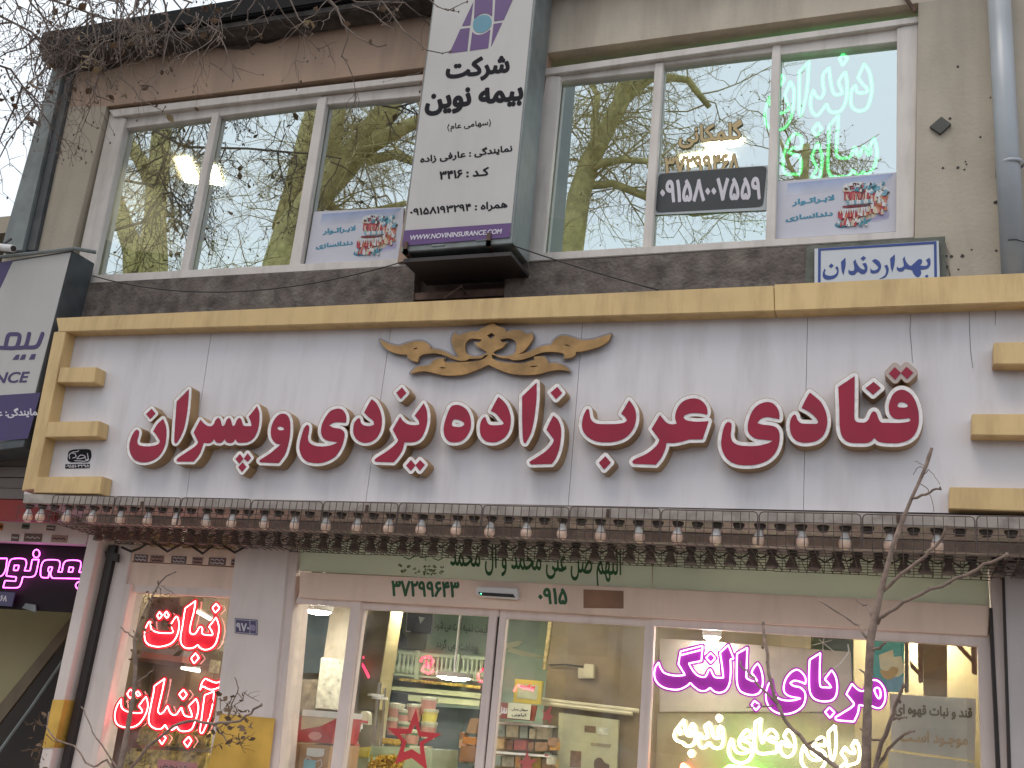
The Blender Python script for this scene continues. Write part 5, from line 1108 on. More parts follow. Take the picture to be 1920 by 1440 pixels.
# paper notice in the wide window
nt_ = thing('paper_notice', 'beige paper notice with brown lettering in the wide display window', 'notice', P(1750, 1420, SGLASS+0.02))
pq = [(1668, 1301), (1830, 1310), (1828, 1426), (1672, 1405)]
w_ = MB(); w_.quad(pq, SGLASS+0.02, 0.002); w_.quad([(1666, 1409), (1828, 1430), (1826, 1560), (1664, 1560)], SGLASS+0.03, 0.002); w_.build('sheet', paper, nt_)
rc = lambda u0, u1, sl, t, b: tq(u0, u1, sl, t, b, 1600, 1180, 5.5375)
text('lettering', 'قند و نبات قهوه ای', rc(430, 1235, 0.06, (510, 772), (1040, 940)), SGLASS+0.0185, browni, nt_, bold=0.045)
text('lettering', 'موجـود اسـت', rc(480, 1190, 0.06, (690, 1048), (1090, 1235)), SGLASS+0.0185, tanfade, nt_, bold=0.045)
pn = thing('paper_notice', 'pink printed notice low in the left display window', 'notice', P(330, 1440, SGLASS+0.02))
w_ = MB(); w_.quad([(296, 1423), (370, 1431), (366, 1490), (290, 1490)], SGLASS+0.02, 0.002); w_.build('sheet', mat('pink_paper', (0.50, 0.20, 0.22), 0.7), pn)
text('lettering', 'مـرکـز پـخـش', [(300, 1431), (364, 1437), (363, 1446), (299, 1440)], SGLASS+0.0185, ink, pn, bold=0.02, hres=30)

# ================================================================== pipes, cables, small fittings on the wall
dp = thing('drainpipe', 'pale blue grey drainpipe running down the right end of the upper wall', 'drainpipe', P(1895, 500, -0.08))
w_ = MB(); pA = P(1870, -60, -0.10); pB = P(1902, 525, -0.10); r = 0.062; w_.tube([pA, Vector(((pA.x+pB.x)/2, -0.10, (pA.z+pB.z)/2)), pB], r, n=16); w_.build('pipe', mat('blue_grey_pvc', (0.36, 0.385, 0.42), 0.35, var=0.06, scale=4, dirt=(0.25, 0.25, 0.25), dirt_amt=0.3, streak=1), dp, smooth=True)
w_ = MB(); p = P(1895, 309, -0.10); w_.lathe([(r+.003, -0.010), (r+.007, -0.006), (r+.007, 0.006), (r+.003, 0.010)], (0, 0, 0), 18); o = w_.build('joint', MATS['blue_grey_pvc'], dp, smooth=True); o.location = p-dp.location
dk = thing('cable_terminal', 'dark grey cable terminal box beside the drainpipe', 'terminal box', P(1874, 330, -0.05))
w_ = MB(); w_.quad([(1868, 284), (1881, 284), (1883, 330), (1868, 326)], -0.06, 0.06); w_.build('box', steel_d, dk, bevel=0.005)
w_ = MB(); w_.quad([(1869, 279), (1879, 279), (1880, 283), (1868, 283)], -0.045, 0.04); w_.build('cap', steel_d, dk)
w_ = MB(); w_.quad([(1765, 218), (1784, 232), (1763, 251), (1743, 237)], -0.02, 0.02); o = w_.build('diamond_plate', mat('dark_olive_plate', (0.065, 0.066, 0.055), 0.6, var=0.2), None, bevel=0.002); tag(o, 'small dark diamond plate on the wall right of the window', 'plate')
m_ = MB()
for x, y, r0 in ((1796, 125, 3), (1857, 183, 2), (1781, 222, 3.2), (1838, 257, 2.5), (1768, 315, 3), (1796, 314, 3.6), (1810, 303, 2), (1812, 308, 2), (1808, 318, 2.2), (1784, 481, 4), (1805, 480, 4.5), (1867, 379, 4.5), (1822, 468, 2), (1877, 401, 2), (1797, 505, 2.5), (1775, 480, 3), (1777, 500, 3.5), (1868, 470, 3)):
    p = P(x, y, -0.001); k = 7; ring_ = [(p.x+r0/380*rs.uniform(.6, 1.2)*math.cos(6.283*j/k), p.z+r0/380*rs.uniform(.6, 1.2)*math.sin(6.283*j/k)) for j in range(k)]; m_.prism(ring_, -0.002, 0.001)
m_.build('plaster_hole', rubber, B)
m_ = MB(); p0 = P(1881, 449, -0.03); m_.tube([p0+Vector((0, .03, 0)), p0+Vector((0, -.03, 0))], 0.012, n=8); m_.build('wall_plug', rust, B)
def cableobj(pts, r, lab, m=cable):
    o = MB().tube(pts, r, n=6).build('cable', m, None, smooth=True); tag(o, lab, 'cable')
def sag(a, b, s, n=10): return [a+(b-a)*(i/n)+Vector((0, 0, -s*4*(i/n)*(1-i/n))) for i in range(n+1)]
cableobj(sag(P(173, 517, -0.05), P(762, 489, -0.30), 0.17, 16), 0.004, 'thin black cable sagging along the sill of the left window')
cableobj(sag(P(955, 458, -0.34), P(1235, 544, -0.32), 0.01), 0.0042, 'thin black cable running from the hanging sign down to the cornice')
cableobj([P(1890, 450, -0.16), P(1905, 449, -0.17), P(1925, 455, -0.16), P(1960, 452, -0.1)], 0.003, 'thin wire looped round the drainpipe')
cableobj([P(1773, 456, -0.01), P(1780, 475, -0.012), P(1776, 492, -0.01), P(1782, 520, -0.012)], 0.003, 'loose pale wire beside the dentist board', mat('pale_wire', (0.3, 0.27, 0.24), 0.6))
w_ = MB(); w_.tube([P(1690, -18, -0.02), P(1716, 22, -0.02)], 0.012, n=5); o = w_.build('stay_rod', rust, None); tag(o, 'rusty stay rod at the top corner of the right window', 'rod')
cv = thing('cctv_camera', 'white bullet security camera on the left neighbour sign', 'camera', P(10, 462, -0.3))
w_ = MB(); a = P(-16, 462, -0.30); b = P(25, 466, -0.34); w_.tube([a, b], 0.028, n=14); w_.build('housing', white, cv)
w_ = MB(); w_.tube([b, b+(b-a).normalized()*0.006], 0.022, n=14); w_.build('lens', rubber, cv)
w_ = MB(); w_.tube([P(20, 448, -0.2), P(5, 458, -0.3)], 0.012, n=8); w_.build('bracket', steel_d, cv)
po = thing('metal_post', 'black metal post standing in front of the left pillar', 'post', (XZ(120, 1440, SHOP-0.03)[0], SHOP-0.03, 0))
w_ = MB(); colq(w_, (203, 1022), (218, 1022), (127, 1440), (112, 1440), SHOP-0.05, 0.04); w_.build('shaft', mat('black_paint', (0.02, 0.014, 0.014), 0.45, var=0.2), po, bevel=0.003)
w_ = MB(); w_.quad([(196, 1033), (221, 1038), (220, 1054), (198, 1047)], SHOP-0.056, 0.02); w_.build('bracket', MATS['black_paint'], po)
# ================================================================== goods and fittings inside the shop
def qthing(name, lab, cat, px, Y, d, m, bevel=0.004, group=None):
    w2 = MB(); w2.quad(px, Y, d); o = w2.build(name, m, None, bevel=bevel); tag(o, lab, cat, group); return o
def decal(name, px, Y, m, parent): w2 = MB(); w2.quad(px, Y, 0.002); return w2.build(name, m, parent)
def C_(n, r, g, b, rough=0.5, **k): return mat(n, srgb(r, g, b), rough, **k)
kraft = C_('kraft_card', 176, 140, 105, 0.8, var=0.08); dark = C_('dark_interior', 60, 62, 60, 0.7, var=0.2)
# narrow side window
qthing('wall_panel', 'dark blue grey panel seen through the narrow side window', 'panel', [(562, 1125), (622, 1130), (606, 1262), (538, 1262)], 1.50, 0.03, C_('slate_panel', 92, 110, 118, 0.4, var=0.3, scale=3))
qthing('marble_column', 'veined white marble strip in the narrow side window', 'column', [(622, 1128), (668, 1132), (648, 1250), (604, 1245)], 1.2, 0.2, mat('veined_marble', (0.55, 0.50, 0.40), 0.35, var=0.12, scale=8, dirt=(0.25, 0.2, 0.14), dirt_amt=0.8, dirt_scale=4))
qthing('textured_panel', 'frosted silver panel below the marble strip', 'panel', [(602, 1232), (650, 1238), (634, 1332), (590, 1328)], 1.0, 0.05, mat('frosted_panel', (0.50, 0.50, 0.42), 0.3, 0.2, var=0.3, scale=22))
qthing('drapery', 'brown striped cloth behind the silver panel', 'cloth', [(548, 1272), (598, 1274), (586, 1340), (530, 1338)], 1.1, 0.04, mat('striped_cloth', (0.20, 0.165, 0.12), 0.9, var=0.45, scale=18))
b1 = thing('carton', 'red and beige carton with white lid in the narrow side window', 'carton', P(590, 1390, 0.62))
w_ = MB(); w_.quad([(563, 1342), (632, 1346), (622, 1394), (556, 1390)], 0.62, 0.35); w_.build('body', C_('red_carton', 178, 70, 72, 0.6, var=0.1), b1)
w_ = MB(); w_.quad([(568, 1330), (633, 1335), (630, 1347), (566, 1342)], 0.612, 0.36); w_.build('lid', white, b1)
w_ = MB(); w_.quad([(566, 1343), (630, 1347), (600, 1362), (564, 1368)], 0.617, 0.003); w_.build('beige_print', C_('beige_print', 196, 176, 146), b1)
region('emblem', [pl('578,1380 585,1373 597,1373 603,1380 596,1387 585,1387')], 0.616, 0.002, C_('rose_print', 205, 140, 135), b1, cell=0.3)
b2 = thing('carton', 'brown carton with a blue face mask print in the narrow side window', 'carton', P(580, 1440, 0.60))
w_ = MB(); w_.quad([(564, 1394), (620, 1398), (598, 1560), (540, 1560)], 0.60, 0.4); w_.quad([(540, 1392), (563, 1394), (540, 1560), (512, 1560)], 0.62, 0.3); w_.build('body', kraft, b2)
region('label', [pl('576,1402* 608,1404* 606,1417 590,1419 574,1416*')], 0.596, 0.002, white, b2, cell=0.3)
region('mask_print', [pl('570,1424* 592,1426* 590,1450* 568,1448*')], 0.595, 0.002, C_('mask_blue', 140, 190, 205), b2, cell=0.3)
region('strap_print', [], 0.595, 0.001, wink, b2, lv=0.8, cell=0.3, opens=[[(593, 1428), (602, 1424), (604, 1434), (592, 1446)], [(572, 1424), (577, 1419), (583, 1424)]])
# behind the left door leaf
qthing('stone_post', 'beige stone post at the left of the left door leaf', 'post', [(700, 1135), (734, 1138), (704, 1330), (672, 1330)], 2.9, 0.25, C_('stone_post', 112, 102, 72, 0.5, var=0.2, scale=3))
pp = thing('wall_poster', 'dark portrait poster of a suited man high on the green wall', 'poster', P(790, 1180, 4.4))
w_ = MB(); w_.quad([(763, 1146), (812, 1149), (809, 1187), (761, 1184)], 4.44, 0.02); w_.build('frame', wink, pp)
w_ = MB(); w_.quad([(764, 1147), (811, 1150), (808, 1185.5), (762, 1182.5)], 4.43, 0.005); w_.build('picture', C_('poster_dark', 62, 64, 62), pp)
region('suit_print', [pl('770,1186* 776,1160 786,1153 800,1156 808,1170 808,1186*')], 4.425, 0.003, C_('suit_grey', 46, 48, 50), pp, cell=0.3)
region('shirt_print', [pl('785,1156* 797,1158* 788,1170*')], 4.42, 0.003, C_('shirt_pale', 190, 195, 185), pp, cell=0.3)
pq_ = thing('wall_photo', 'large dim photograph of a person sitting outdoors on the green wall', 'picture', P(760, 1218, 4.45))
w_ = MB(); w_.quad([(735, 1146), (768, 1148), (766, 1186), (800, 1190), (796, 1218), (727, 1214)], 4.45, 0.02); w_.build('picture', C_('photo_green', 96, 104, 84, var=0.3, scale=4), pq_)
region('figure_print', [pl('738,1212* 738,1192 746,1186 745,1178 750,1175 755,1179 754,1186 762,1194 764,1212*')], 4.43, 0.003, C_('figure_dark', 70, 72, 74), pq_, cell=0.3)
o = text('wall_lettering', 'قیمت نسیه ثبت می شود', tq(1060, 1740, 0.10, (1150, 225), (1400, 395), 660, 1130, 6.857), 4.46, C_('grey_script', 78, 96, 84), None, bold=0.02, hres=40); tag(o, 'grey script line on the green wall under the white arch', 'lettering')
o = text('wall_lettering', 'پرداخت نمی گردد', tq(1080, 1610, 0.10, (1330, 480), (1350, 640), 660, 1130, 6.857), 4.46, MATS['grey_script'], None, bold=0.02, hres=40); tag(o, 'second shorter grey script line lower on the green wall', 'lettering')
bl_ = thing('balustrade', 'pale green balustrade painted relief along the rear wall', 'balustrade', P(820, 1260, 4.2))
bm_ = C_('balustrade_green', 165, 178, 150, 0.6, var=0.08)
w_ = MB()
for a, b in (((728, 1217), (782, 1224)), ((786, 1224), (914, 1232))):
    w_.quad([a, b, (b[0]-1, b[1]+6), (a[0]-1, a[1]+6)], 4.2, 0.06)
for a, b in (((724, 1260), (780, 1266)), ((782, 1266), (910, 1274))): w_.quad([a, b, (b[0]-1, b[1]+4), (a[0]-1, a[1]+4)], 4.2, 0.06)
w_.quad([(779, 1219), (787, 1220), (784, 1274), (776, 1273)], 4.17, 0.1); w_.quad([(854, 1226), (862, 1227), (858, 1278), (850, 1277)], 4.17, 0.1)
w_.build('rail', bm_, bl_)
w_ = MB()
for i in range(22):
    x = 732+i*8.2+(6 if i > 5 else 0)
    if abs(x-782) < 6 or abs(x-857) < 6: continue
    y = 1223+(x-728)*0.075; p = P(x, y+18, 4.23); h = 0.205
    w_.lathe([(0.012, -h/2), (0.036, -h/2+0.03), (0.030, -h/2+0.06), (0.012, 0.0), (0.020, h/2-0.03), (0.02, h/2)], p, 8)
w_.build('baluster', bm_, bl_, smooth=True)['kind'] = 'stuff'
qthing('gold_frieze', 'thin gold patterned frieze on the rear shelf edge', 'frieze', [(748, 1271), (902, 1286), (901, 1292), (748, 1276)], 4.0, 0.03, mat('gold_frieze', (0.50, 0.36, 0.08), 0.4, 0.5, var=0.8, scale=30))
sh = thing('rear_shelf', 'long olive shelf unit over the dark passage', 'shelf', P(820, 1320, 3.9))
w_ = MB(); w_.quad([(720, 1285), (902, 1300), (900, 1310), (718, 1292)], 3.9, 0.3); w_.quad([(765, 1302), (900, 1314), (898, 1324), (765, 1314)], 3.85, 0.3); w_.build('board', C_('olive_board', 148, 152, 116, 0.6, var=0.1), sh)
w_ = MB(); w_.quad([(718, 1296), (766, 1302), (766, 1470), (690, 1470)], 4.0, 0.2); w_.quad([(766, 1322), (898, 1330), (880, 1500), (760, 1500)], 4.0, 0.2); w_.build('dark_opening', C_('passage_dark', 52, 62, 60, 0.8, var=0.2), sh)
sd_ = thing('display_stand', 'chrome stand with white rings inside the left door', 'stand', P(704, 1400, 2.0))
w_ = MB(); w_.tube([P(712, 1280, 2.0), P(700, 1400, 2.0), P(690, 1500, 2.0)], 0.018, n=8); w_.tube([P(722, 1290, 2.0), P(714, 1400, 2.0), P(700, 1500, 2.0)], 0.010, n=8); w_.build('pole', mat('chrome', (0.6, 0.6, 0.58), 0.2, 0.9), sd_)
w_ = MB()
for (x, y) in ((712, 1309), (705, 1304)): p = P(x, y, 2.0); w_.lathe([(0, 0.012), (0.065, 0.008), (0.065, -0.008), (0, -0.012)], p, 16)
w_.build('ring', white, sd_)
def tub(px, Y, r, h, lab, m, m2, grp='jars and tubs stacked in the shop'):
    p = P(*px, Y); t = thing('food_tub', lab, 'tub', (0, 0, 0), grp)
    MB().lathe([(0, 0), (r*.82, 0), (r, h), (0, h)], (0, 0, 0), 16).build('tub', m, t, smooth=False)
    MB().lathe([(0, h+.02), (r*1.07, h+.015), (r*1.07, h-.006), (r, h-.006)], (0, 0, 0), 16).build('lid', m2, t)
    MB().lathe([(r*.88, h*.2), (r*.985, h*.78)], (0, -0.003, 0), 16).build('label_band', C_('label_pink', 206, 150, 138) if m is not MATS.get('tub_yellow') else C_('label_yellow', 226, 214, 110), t); t.location = p
tubp = C_('tub_pink', 205, 150, 140, 0.4); tuby = C_('tub_yellow', 215, 200, 120, 0.4); tubg = C_('tub_green', 120, 150, 118, 0.4); tubw = C_('tub_white', 205, 205, 180, 0.4)
for px, m, lab in (((802, 1339), tubp, 'pink tub on top of the stack beside the star'), ((804, 1361), tuby, 'yellow labelled tub under the pink one'), ((802, 1385), tubw, 'white tub at the foot of the yellow one'), ((775, 1352), tubp, 'rose tub behind the upper star point'),
                   ((741, 1350), tubw, 'cream bucket left of the star tip'), ((758, 1362), tubg, 'green banded tub left inside the star'), ((757, 1384), tubg, 'lower green banded tub left inside the star'), ((770, 1400), tubg, 'green tub showing through the middle of the star'), ((738, 1378), tubp, 'rose tub over the golden sweets')):
    tub(px, 2.2, 0.062, 0.11, lab, m, tubw)
ct = thing('sales_counter', 'glass fronted counter inside the left door leaf', 'counter', P(720, 1440, 1.7))
w_ = MB(); w_.quad([(640, 1418), (692, 1420), (682, 1560), (620, 1560)], 1.6, 0.5); w_.quad([(696, 1398), (810, 1406), (800, 1560), (680, 1560)], 1.72, 0.5); w_.build('glass_front', C_('counter_glass', 168, 180, 150, 0.15, var=0.15, scale=5), ct)
w_ = MB(); w_.quad([(640, 1405), (694, 1400), (690, 1420), (638, 1418)], 1.58, 0.02); w_.build('yellow_cloth', C_('yellow_cloth', 190, 176, 70, 0.7, var=0.2, scale=12), ct)
gm = mat('gold_foil', (0.70, 0.46, 0.08), 0.25, 0.7, var=0.3, scale=30); gmb = MB()
for i in range(150):
    p = P(rs.uniform(693, 752), rs.uniform(1420, 1460), 1.55-rs.uniform(0, .1)); a = rs.uniform(0, 3.1); dx, dz = 0.028*math.cos(a), 0.028*math.sin(a)
    gmb.tube([p+Vector((-dx, 0, -dz)), p+Vector((0, -.012, .006)), p+Vector((dx, 0, dz))], 0.012, 0.008, n=5)
o = gmb.build('sweets', gm); o['kind'] = 'stuff'; tag(o, 'heap of gold wrapped sweets on the counter', 'sweets')
o = MB(); o.quad([(714, 1383), (742, 1386), (742, 1398), (712, 1394)], 2.0, 0.1); o = o.build('tray', C_('amber_tray', 200, 164, 66, 0.4, var=0.2, scale=20), None, bevel=0.01); tag(o, 'amber tray of sweets below the rose tub', 'tray')
bg_ = thing('bread_bag', 'knotted cream plastic bag at the foot of the left door leaf', 'bag', P(845, 1440, 1.3))
p = P(848, 1452, 1.3)-bg_.location; w_ = MB(); w_.lathe([(0, -.12), (.10, -.10), (.155, 0), (.14, .06), (.08, .098), (.025, .115), (.02, .125)], p, 14); w_.build('bag', C_('cream_plastic', 190, 178, 140, 0.35, var=0.2, scale=9), bg_, smooth=True)
w_ = MB(); q = p+Vector((0, 0, .125))
for dx, dz in ((-.04, .055), (-.02, .075), (.045, .05), (.02, .07)): w_.tube([q, q+Vector((dx*.6, -.01, dz*.6)), q+Vector((dx, 0, dz))], .014, .009, n=6)
w_.build('knot', white, bg_)
wh = thing('wall_dispenser', 'white and pink dispenser hanging at the left edge of the door leaf', 'dispenser', P(682, 1358, 1.5))
region('body', [pl('674,1358* 675,1340 682,1333 690,1338 690,1359*')], 1.5, 0.06, C_('dispenser_white', 190, 186, 160), wh, cell=0.3); decal('stripe', [(675, 1350), (690, 1352), (690, 1356), (675, 1354)], 1.495, C_('stripe_rose', 190, 80, 90), wh)
p = P(665, 1362, 1.5); m_ = MB(); m_.lathe([(0, -.03), (.025, -.018), (.03, 0), (.02, .022), (0, .028)], p, 12); o = m_.build('pear_switch', C_('switch_cream', 200, 190, 150, .3), None, smooth=True); tag(o, 'round cream bell switch left of the dispenser', 'switch')
for k, (q, c, lab) in enumerate((([(882, 1346), (899, 1347), (890, 1376), (873, 1374)], (150, 120, 90), 'brown carton upper right in the left door leaf'), ([(868, 1381), (893, 1383), (891, 1398), (866, 1394)], (176, 116, 56), 'orange brown tray right in the left door leaf'), ([(864, 1398), (891, 1400), (888, 1430), (860, 1426)], (140, 98, 64), 'brown carton below the orange brown tray'))):
    qthing('carton', lab, 'carton', q, 2.0, 0.25, C_('carton_%d' % k, *c, 0.7, var=0.15, scale=10))
# behind the right door leaf
fn = thing('ceiling_fan', 'white ceiling fan near the top of the right door leaf', 'fan', P(945, 1214, 3.1))
w_ = MB()
for q in ([(944, 1208), (970, 1201), (981, 1204), (970, 1212), (946, 1216)], [(956, 1214), (1000, 1226), (1020, 1231), (1018, 1234), (980, 1230), (950, 1221)]): w_.quad(q, 3.1, 0.02)
w_.build('blade', C_('fan_white', 190, 190, 160), fn)
p = P(944, 1216, 3.1)-fn.location; w_ = MB(); w_.lathe([(0, .05), (.09, .03), (.1, 0), (.06, -.05), (0, -.06)], p, 14); w_.build('hub', MATS['fan_white'], fn, smooth=True)
qthing('gilded_strip', 'gilded vertical moulding beside the brown marble wall', 'moulding', [(1028, 1165), (1035, 1166), (1023, 1256), (1016, 1255)], 2.28, 0.02, mat('gilt_moulding', (0.45, 0.36, 0.18), 0.4, 0.4, var=0.6, scale=35))
dv = thing('air_freshener', 'white box device plugged in on the brown marble wall', 'device', P(1105, 1260, 2.28))
w_ = MB(); w_.quad([(1095, 1244), (1113, 1246), (1112, 1272), (1094, 1272)], 2.24, 0.06); w_.build('body', C_('ivory', 196, 188, 158), dv, bevel=0.006)
w_ = MB(); w_.quad([(1084, 1252), (1095, 1253), (1094, 1272), (1084, 1272)], 2.27, 0.03); w_.build('socket', MATS['ivory'], dv)
w_ = MB(); w_.lathe([(.02, 0), (.016, .03), (.005, .06), (0, .065)], P(1105, 1244, 2.26)-dv.location, 10); w_.build('cap', MATS['ivory'], dv)
cableobj([P(1030, 1247, 2.28), P(1060, 1246, 2.27), P(1093, 1250, 2.27)], 0.006, 'dark cable to the white box on the marble wall')
for k, (a, b) in enumerate((((1017, 1312), (1198, 1333)), ((1015, 1318), (1186, 1338)))):
    o = MB(); o.tube([P(*a, 2.24), P(*b, 2.24)], 0.016, n=8); o = o.build('conduit', MATS['ivory']); tag(o, ('upper' if k == 0 else 'lower, shorter')+' pale conduit running across the marble wall', 'conduit', 'conduits on the marble wall')
nb_ = thing('notice_board', 'pale notice board with small pictures low in the right door leaf', 'notice board', P(1110, 1440, 2.25))
w_ = MB(); w_.quad([(1048, 1336), (1160, 1350), (1152, 1560), (1040, 1560)], 2.25, 0.04); w_.build('board', C_('board_grey', 168, 166, 134, .5, var=.1), nb_)
for i, (q, c) in enumerate((([(1096, 1360), (1117, 1362), (1117, 1374), (1096, 1372)], (110, 90, 70)), ([(1120, 1363), (1140, 1365), (1139, 1378), (1119, 1376)], (185, 185, 165)), ([(1070, 1407), (1090, 1409), (1089, 1439), (1068, 1438)], (115, 90, 72)), ([(1108, 1392), (1146, 1396), (1144, 1402), (1108, 1398)], (140, 130, 105)))):
    decal('picture', q, 2.246, C_('pic_%d' % i, *c, var=.3, scale=30), nb_)
region('portrait_print', [pl('1114,1442* 1114,1428 1120,1421 1128,1422 1134,1430 1142,1434 1142,1442*')], 2.245, .002, C_('portrait_brown', 92, 72, 60), nb_, cell=.3)
yf_ = thing('framed_sign', 'yellow framed sign beside the marble wall', 'picture frame', P(990, 1300, 2.1))
w_ = MB(); w_.quad([(966, 1273), (1017, 1277), (1013, 1321), (962, 1317)], 2.1, .03); w_.build('frame', C_('yellow_frame', 190, 170, 70, .5, var=.1), yf_)
decal('mount', [(972, 1282), (1009, 1285), (1006, 1312), (969, 1309)], 2.096, C_('mount_green', 172, 180, 150), yf_)
text('lettering', 'برکت', [(976, 1281), (1004, 1284), (1003, 1293), (975, 1290)], 2.094, C_('hot_red', 230, 50, 70), yf_, bold=.05, hres=30)
rb = thing('red_shelf_sign', 'dark red shelf sign with white letters left in the right door leaf', 'sign', P(960, 1340, 2.0))
w_ = MB(); w_.quad([(930, 1316), (1006, 1323), (1000, 1352), (926, 1346)], 2.0, .03); w_.build('board', C_('shelf_red', 128, 56, 46, .5, var=.1), rb)
text('lettering', 'نقل', [(934, 1324), (952, 1326), (950, 1342), (932, 1340)], 1.996, wink, rb, bold=.05, hres=30)
pw = thing('paper_notice', 'small white notice with two lines on the red shelf sign', 'notice', P(972, 1340, 1.98))
w_ = MB(); w_.quad([(953, 1317), (996, 1321), (993, 1350), (951, 1346)], 1.98, .002); w_.build('sheet', C_('notice_grey', 196, 196, 176), pw)
text('lettering', 'سوهان عسلی', [(960, 1326), (990, 1328), (989, 1335), (959, 1333)], 1.978, ink, pw, bold=.02, hres=24); text('lettering', 'کیلویی', [(960, 1336), (988, 1338), (987, 1345), (959, 1343)], 1.978, ink, pw, bold=.02, hres=24)
sf = thing('goods_shelf', 'lit shelf packed with sweet boxes left in the right door leaf', 'shelf', P(960, 1440, 2.2))
w_ = MB()
for y in (1352, 1408): w_.quad([(922, y), (1030, y+8), (1030, y+12), (922, y+4)], 2.1, .3)
w_.build('board', white, sf)
w_ = MB(); w_.quad([(925, 1350), (1034, 1360), (1024, 1560), (905, 1560)], 2.45, .03); w_.build('back', C_('shelf_back', 150, 135, 110), sf)
cols = [(205, 195, 165), (178, 190, 180), (206, 176, 130), (176, 140, 110), (210, 150, 60), (180, 90, 80), (196, 190, 170), (205, 170, 90), (150, 110, 80), (190, 196, 190)]
k = 0
for row, (y0, hh) in enumerate(((1380, 24), (1403, 20), (1436, 24))):
    x = 928-row*2
    while x < 1026:
        wd = rs.choice((12, 16, 20, 24)); c = rs.choice(cols); h = hh*rs.uniform(.75, 1); y = y0+(x-928)*.07
        w_ = MB(); w_.quad([(x, y-h), (x+wd-1, y-h+1), (x+wd-2, y+1), (x-1, y)], 2.16+rs.uniform(0, .05), .15); o = w_.build('sweet_box', C_('box_%d_%d_%d' % c, *c, .5, var=.25, scale=25), None, bevel=.003)
        k += 1; tag(o, ordw(min(k, 60))+' small sweet box counting along the lit shelf rows from upper left', 'box', 'sweet boxes on the lit shelf'); x += wd+rs.uniform(0, 2)
# left display window: cupboard, boxes and strip lamp
cb = thing('wall_cupboard', 'beige panelled cupboard behind the red neon words', 'cupboard', P(300, 1300, 1.2))
w_ = MB(); w_.quad([(226, 1232), (345, 1244), (420, 1252), (385, 1345), (196, 1345)], 1.2, .2); w_.build('carcass', C_('cupboard_beige', 158, 128, 104, .6, var=.08), cb)
w_ = MB()
for q in ([(238, 1240), (292, 1246), (272, 1336), (216, 1334)], [(300, 1247), (352, 1252), (334, 1338), (280, 1336)], [(360, 1253), (402, 1256), (386, 1338), (342, 1338)]): w_.quad(q, 1.19, .012)
w_.build('door', C_('cupboard_door', 170, 142, 118, .6, var=.06), cb, bevel=.006)
sl2 = thing('window_shelf', 'wooden shelf carrying flat boxes behind the red neon', 'shelf', P(300, 1235, 1.0))
w_ = MB(); w_.quad([(218, 1228), (345, 1243), (345, 1250), (216, 1236)], 1.0, .3); w_.build('board', C_('shelf_wood', 120, 76, 56, .6, var=.2, scale=8), sl2)
for k, (q, c, lab) in enumerate((([(238, 1205), (345, 1219), (342, 1231), (236, 1218)], (172, 158, 158), 'grey flat box upper on the shelf behind the red neon'), ([(236, 1218), (342, 1231), (340, 1243), (232, 1230)], (206, 130, 118), 'salmon flat box lower on the shelf behind the red neon'), ([(340, 1118), (382, 1122), (380, 1142), (338, 1136)], (188, 170, 140), 'cream box at the top of the left display window'), ([(252, 1118), (336, 1120), (330, 1165), (240, 1160)], (110, 70, 58), 'dark brown carton top left in the left display window'))):
    qthing('carton', lab, 'carton', q, 1.02, .2, C_('dcarton_%d' % k, *c, .6, var=.1))
tl = emis('tube_lamp', (1, .93, .78), 6)
for q, lab in ((((370, 1147), (397, 1162)), 'strip lamp right behind the upper red neon word'), (((341, 1252), (374, 1258)), 'strip lamp over the beige cupboard')):
    t = thing('strip_lamp', lab, 'lamp', P(*q[0], 1.1), 'strip lamps in the left display window'); w_ = MB(); w_.tube([P(*q[0], 1.1), P(*q[1], 1.1)], .012, n=8); w_.build('tube', tl, t); w_ = MB(); w_.tube([P(q[0][0], q[0][1]-4, 1.12), P(q[1][0], q[1][1]-4, 1.12)], .016, n=6); w_.build('batten', white, t)
cream = C_('cream_front', 215, 200, 140, .5, var=.1)
qthing('locker', 'tall cream locker at the right edge of the left display window', 'locker', [(436, 1120), (452, 1121), (442, 1172), (424, 1166)], 1.0, .2, cream)
for k, q in enumerate(([(414, 1200), (430, 1203), (426, 1224), (410, 1220)], [(394, 1236), (413, 1239), (409, 1263), (390, 1260)], [(416, 1246), (428, 1248), (426, 1260), (414, 1258)], [(398, 1212), (412, 1214), (409, 1232), (395, 1230)])):
    qthing('price_card', ('upper white card', 'patterned white card', 'small white card', 'grey patterned card')[k]+' beside the red neon words', 'card', q, .9, .01, C_('card_%d' % k, *((235, 235, 215), (225, 225, 190), (235, 235, 225), (170, 165, 140))[k], .5, var=.3, scale=45))
qthing('wood_cabinet', 'reddish brown wooden cabinet at the foot of the left display window', 'cabinet', [(205, 1338), (268, 1344), (245, 1560), (150, 1560)], .9, .3, C_('red_wood', 138, 72, 46, .5, var=.25, scale=6))
bagm = mat('golden_cellophane', (0.52, 0.42, 0.13), 0.2, 0.1, var=.7, scale=24, bump=.6, bscale=30)
for k, (q, lab) in enumerate((([(262, 1360), (330, 1364), (322, 1400), (250, 1396)], 'golden cellophane pack left under the lower red neon word'), ([(335, 1366), (395, 1370), (388, 1404), (326, 1400)], 'golden cellophane pack right under the lower red neon word'), ([(238, 1402), (392, 1412), (380, 1480), (215, 1470)], 'wide golden cellophane pack at the bottom of the left display window'))):
    qthing('cellophane_pack', lab, 'pack', q, .72, .1, bagm, bevel=.02)
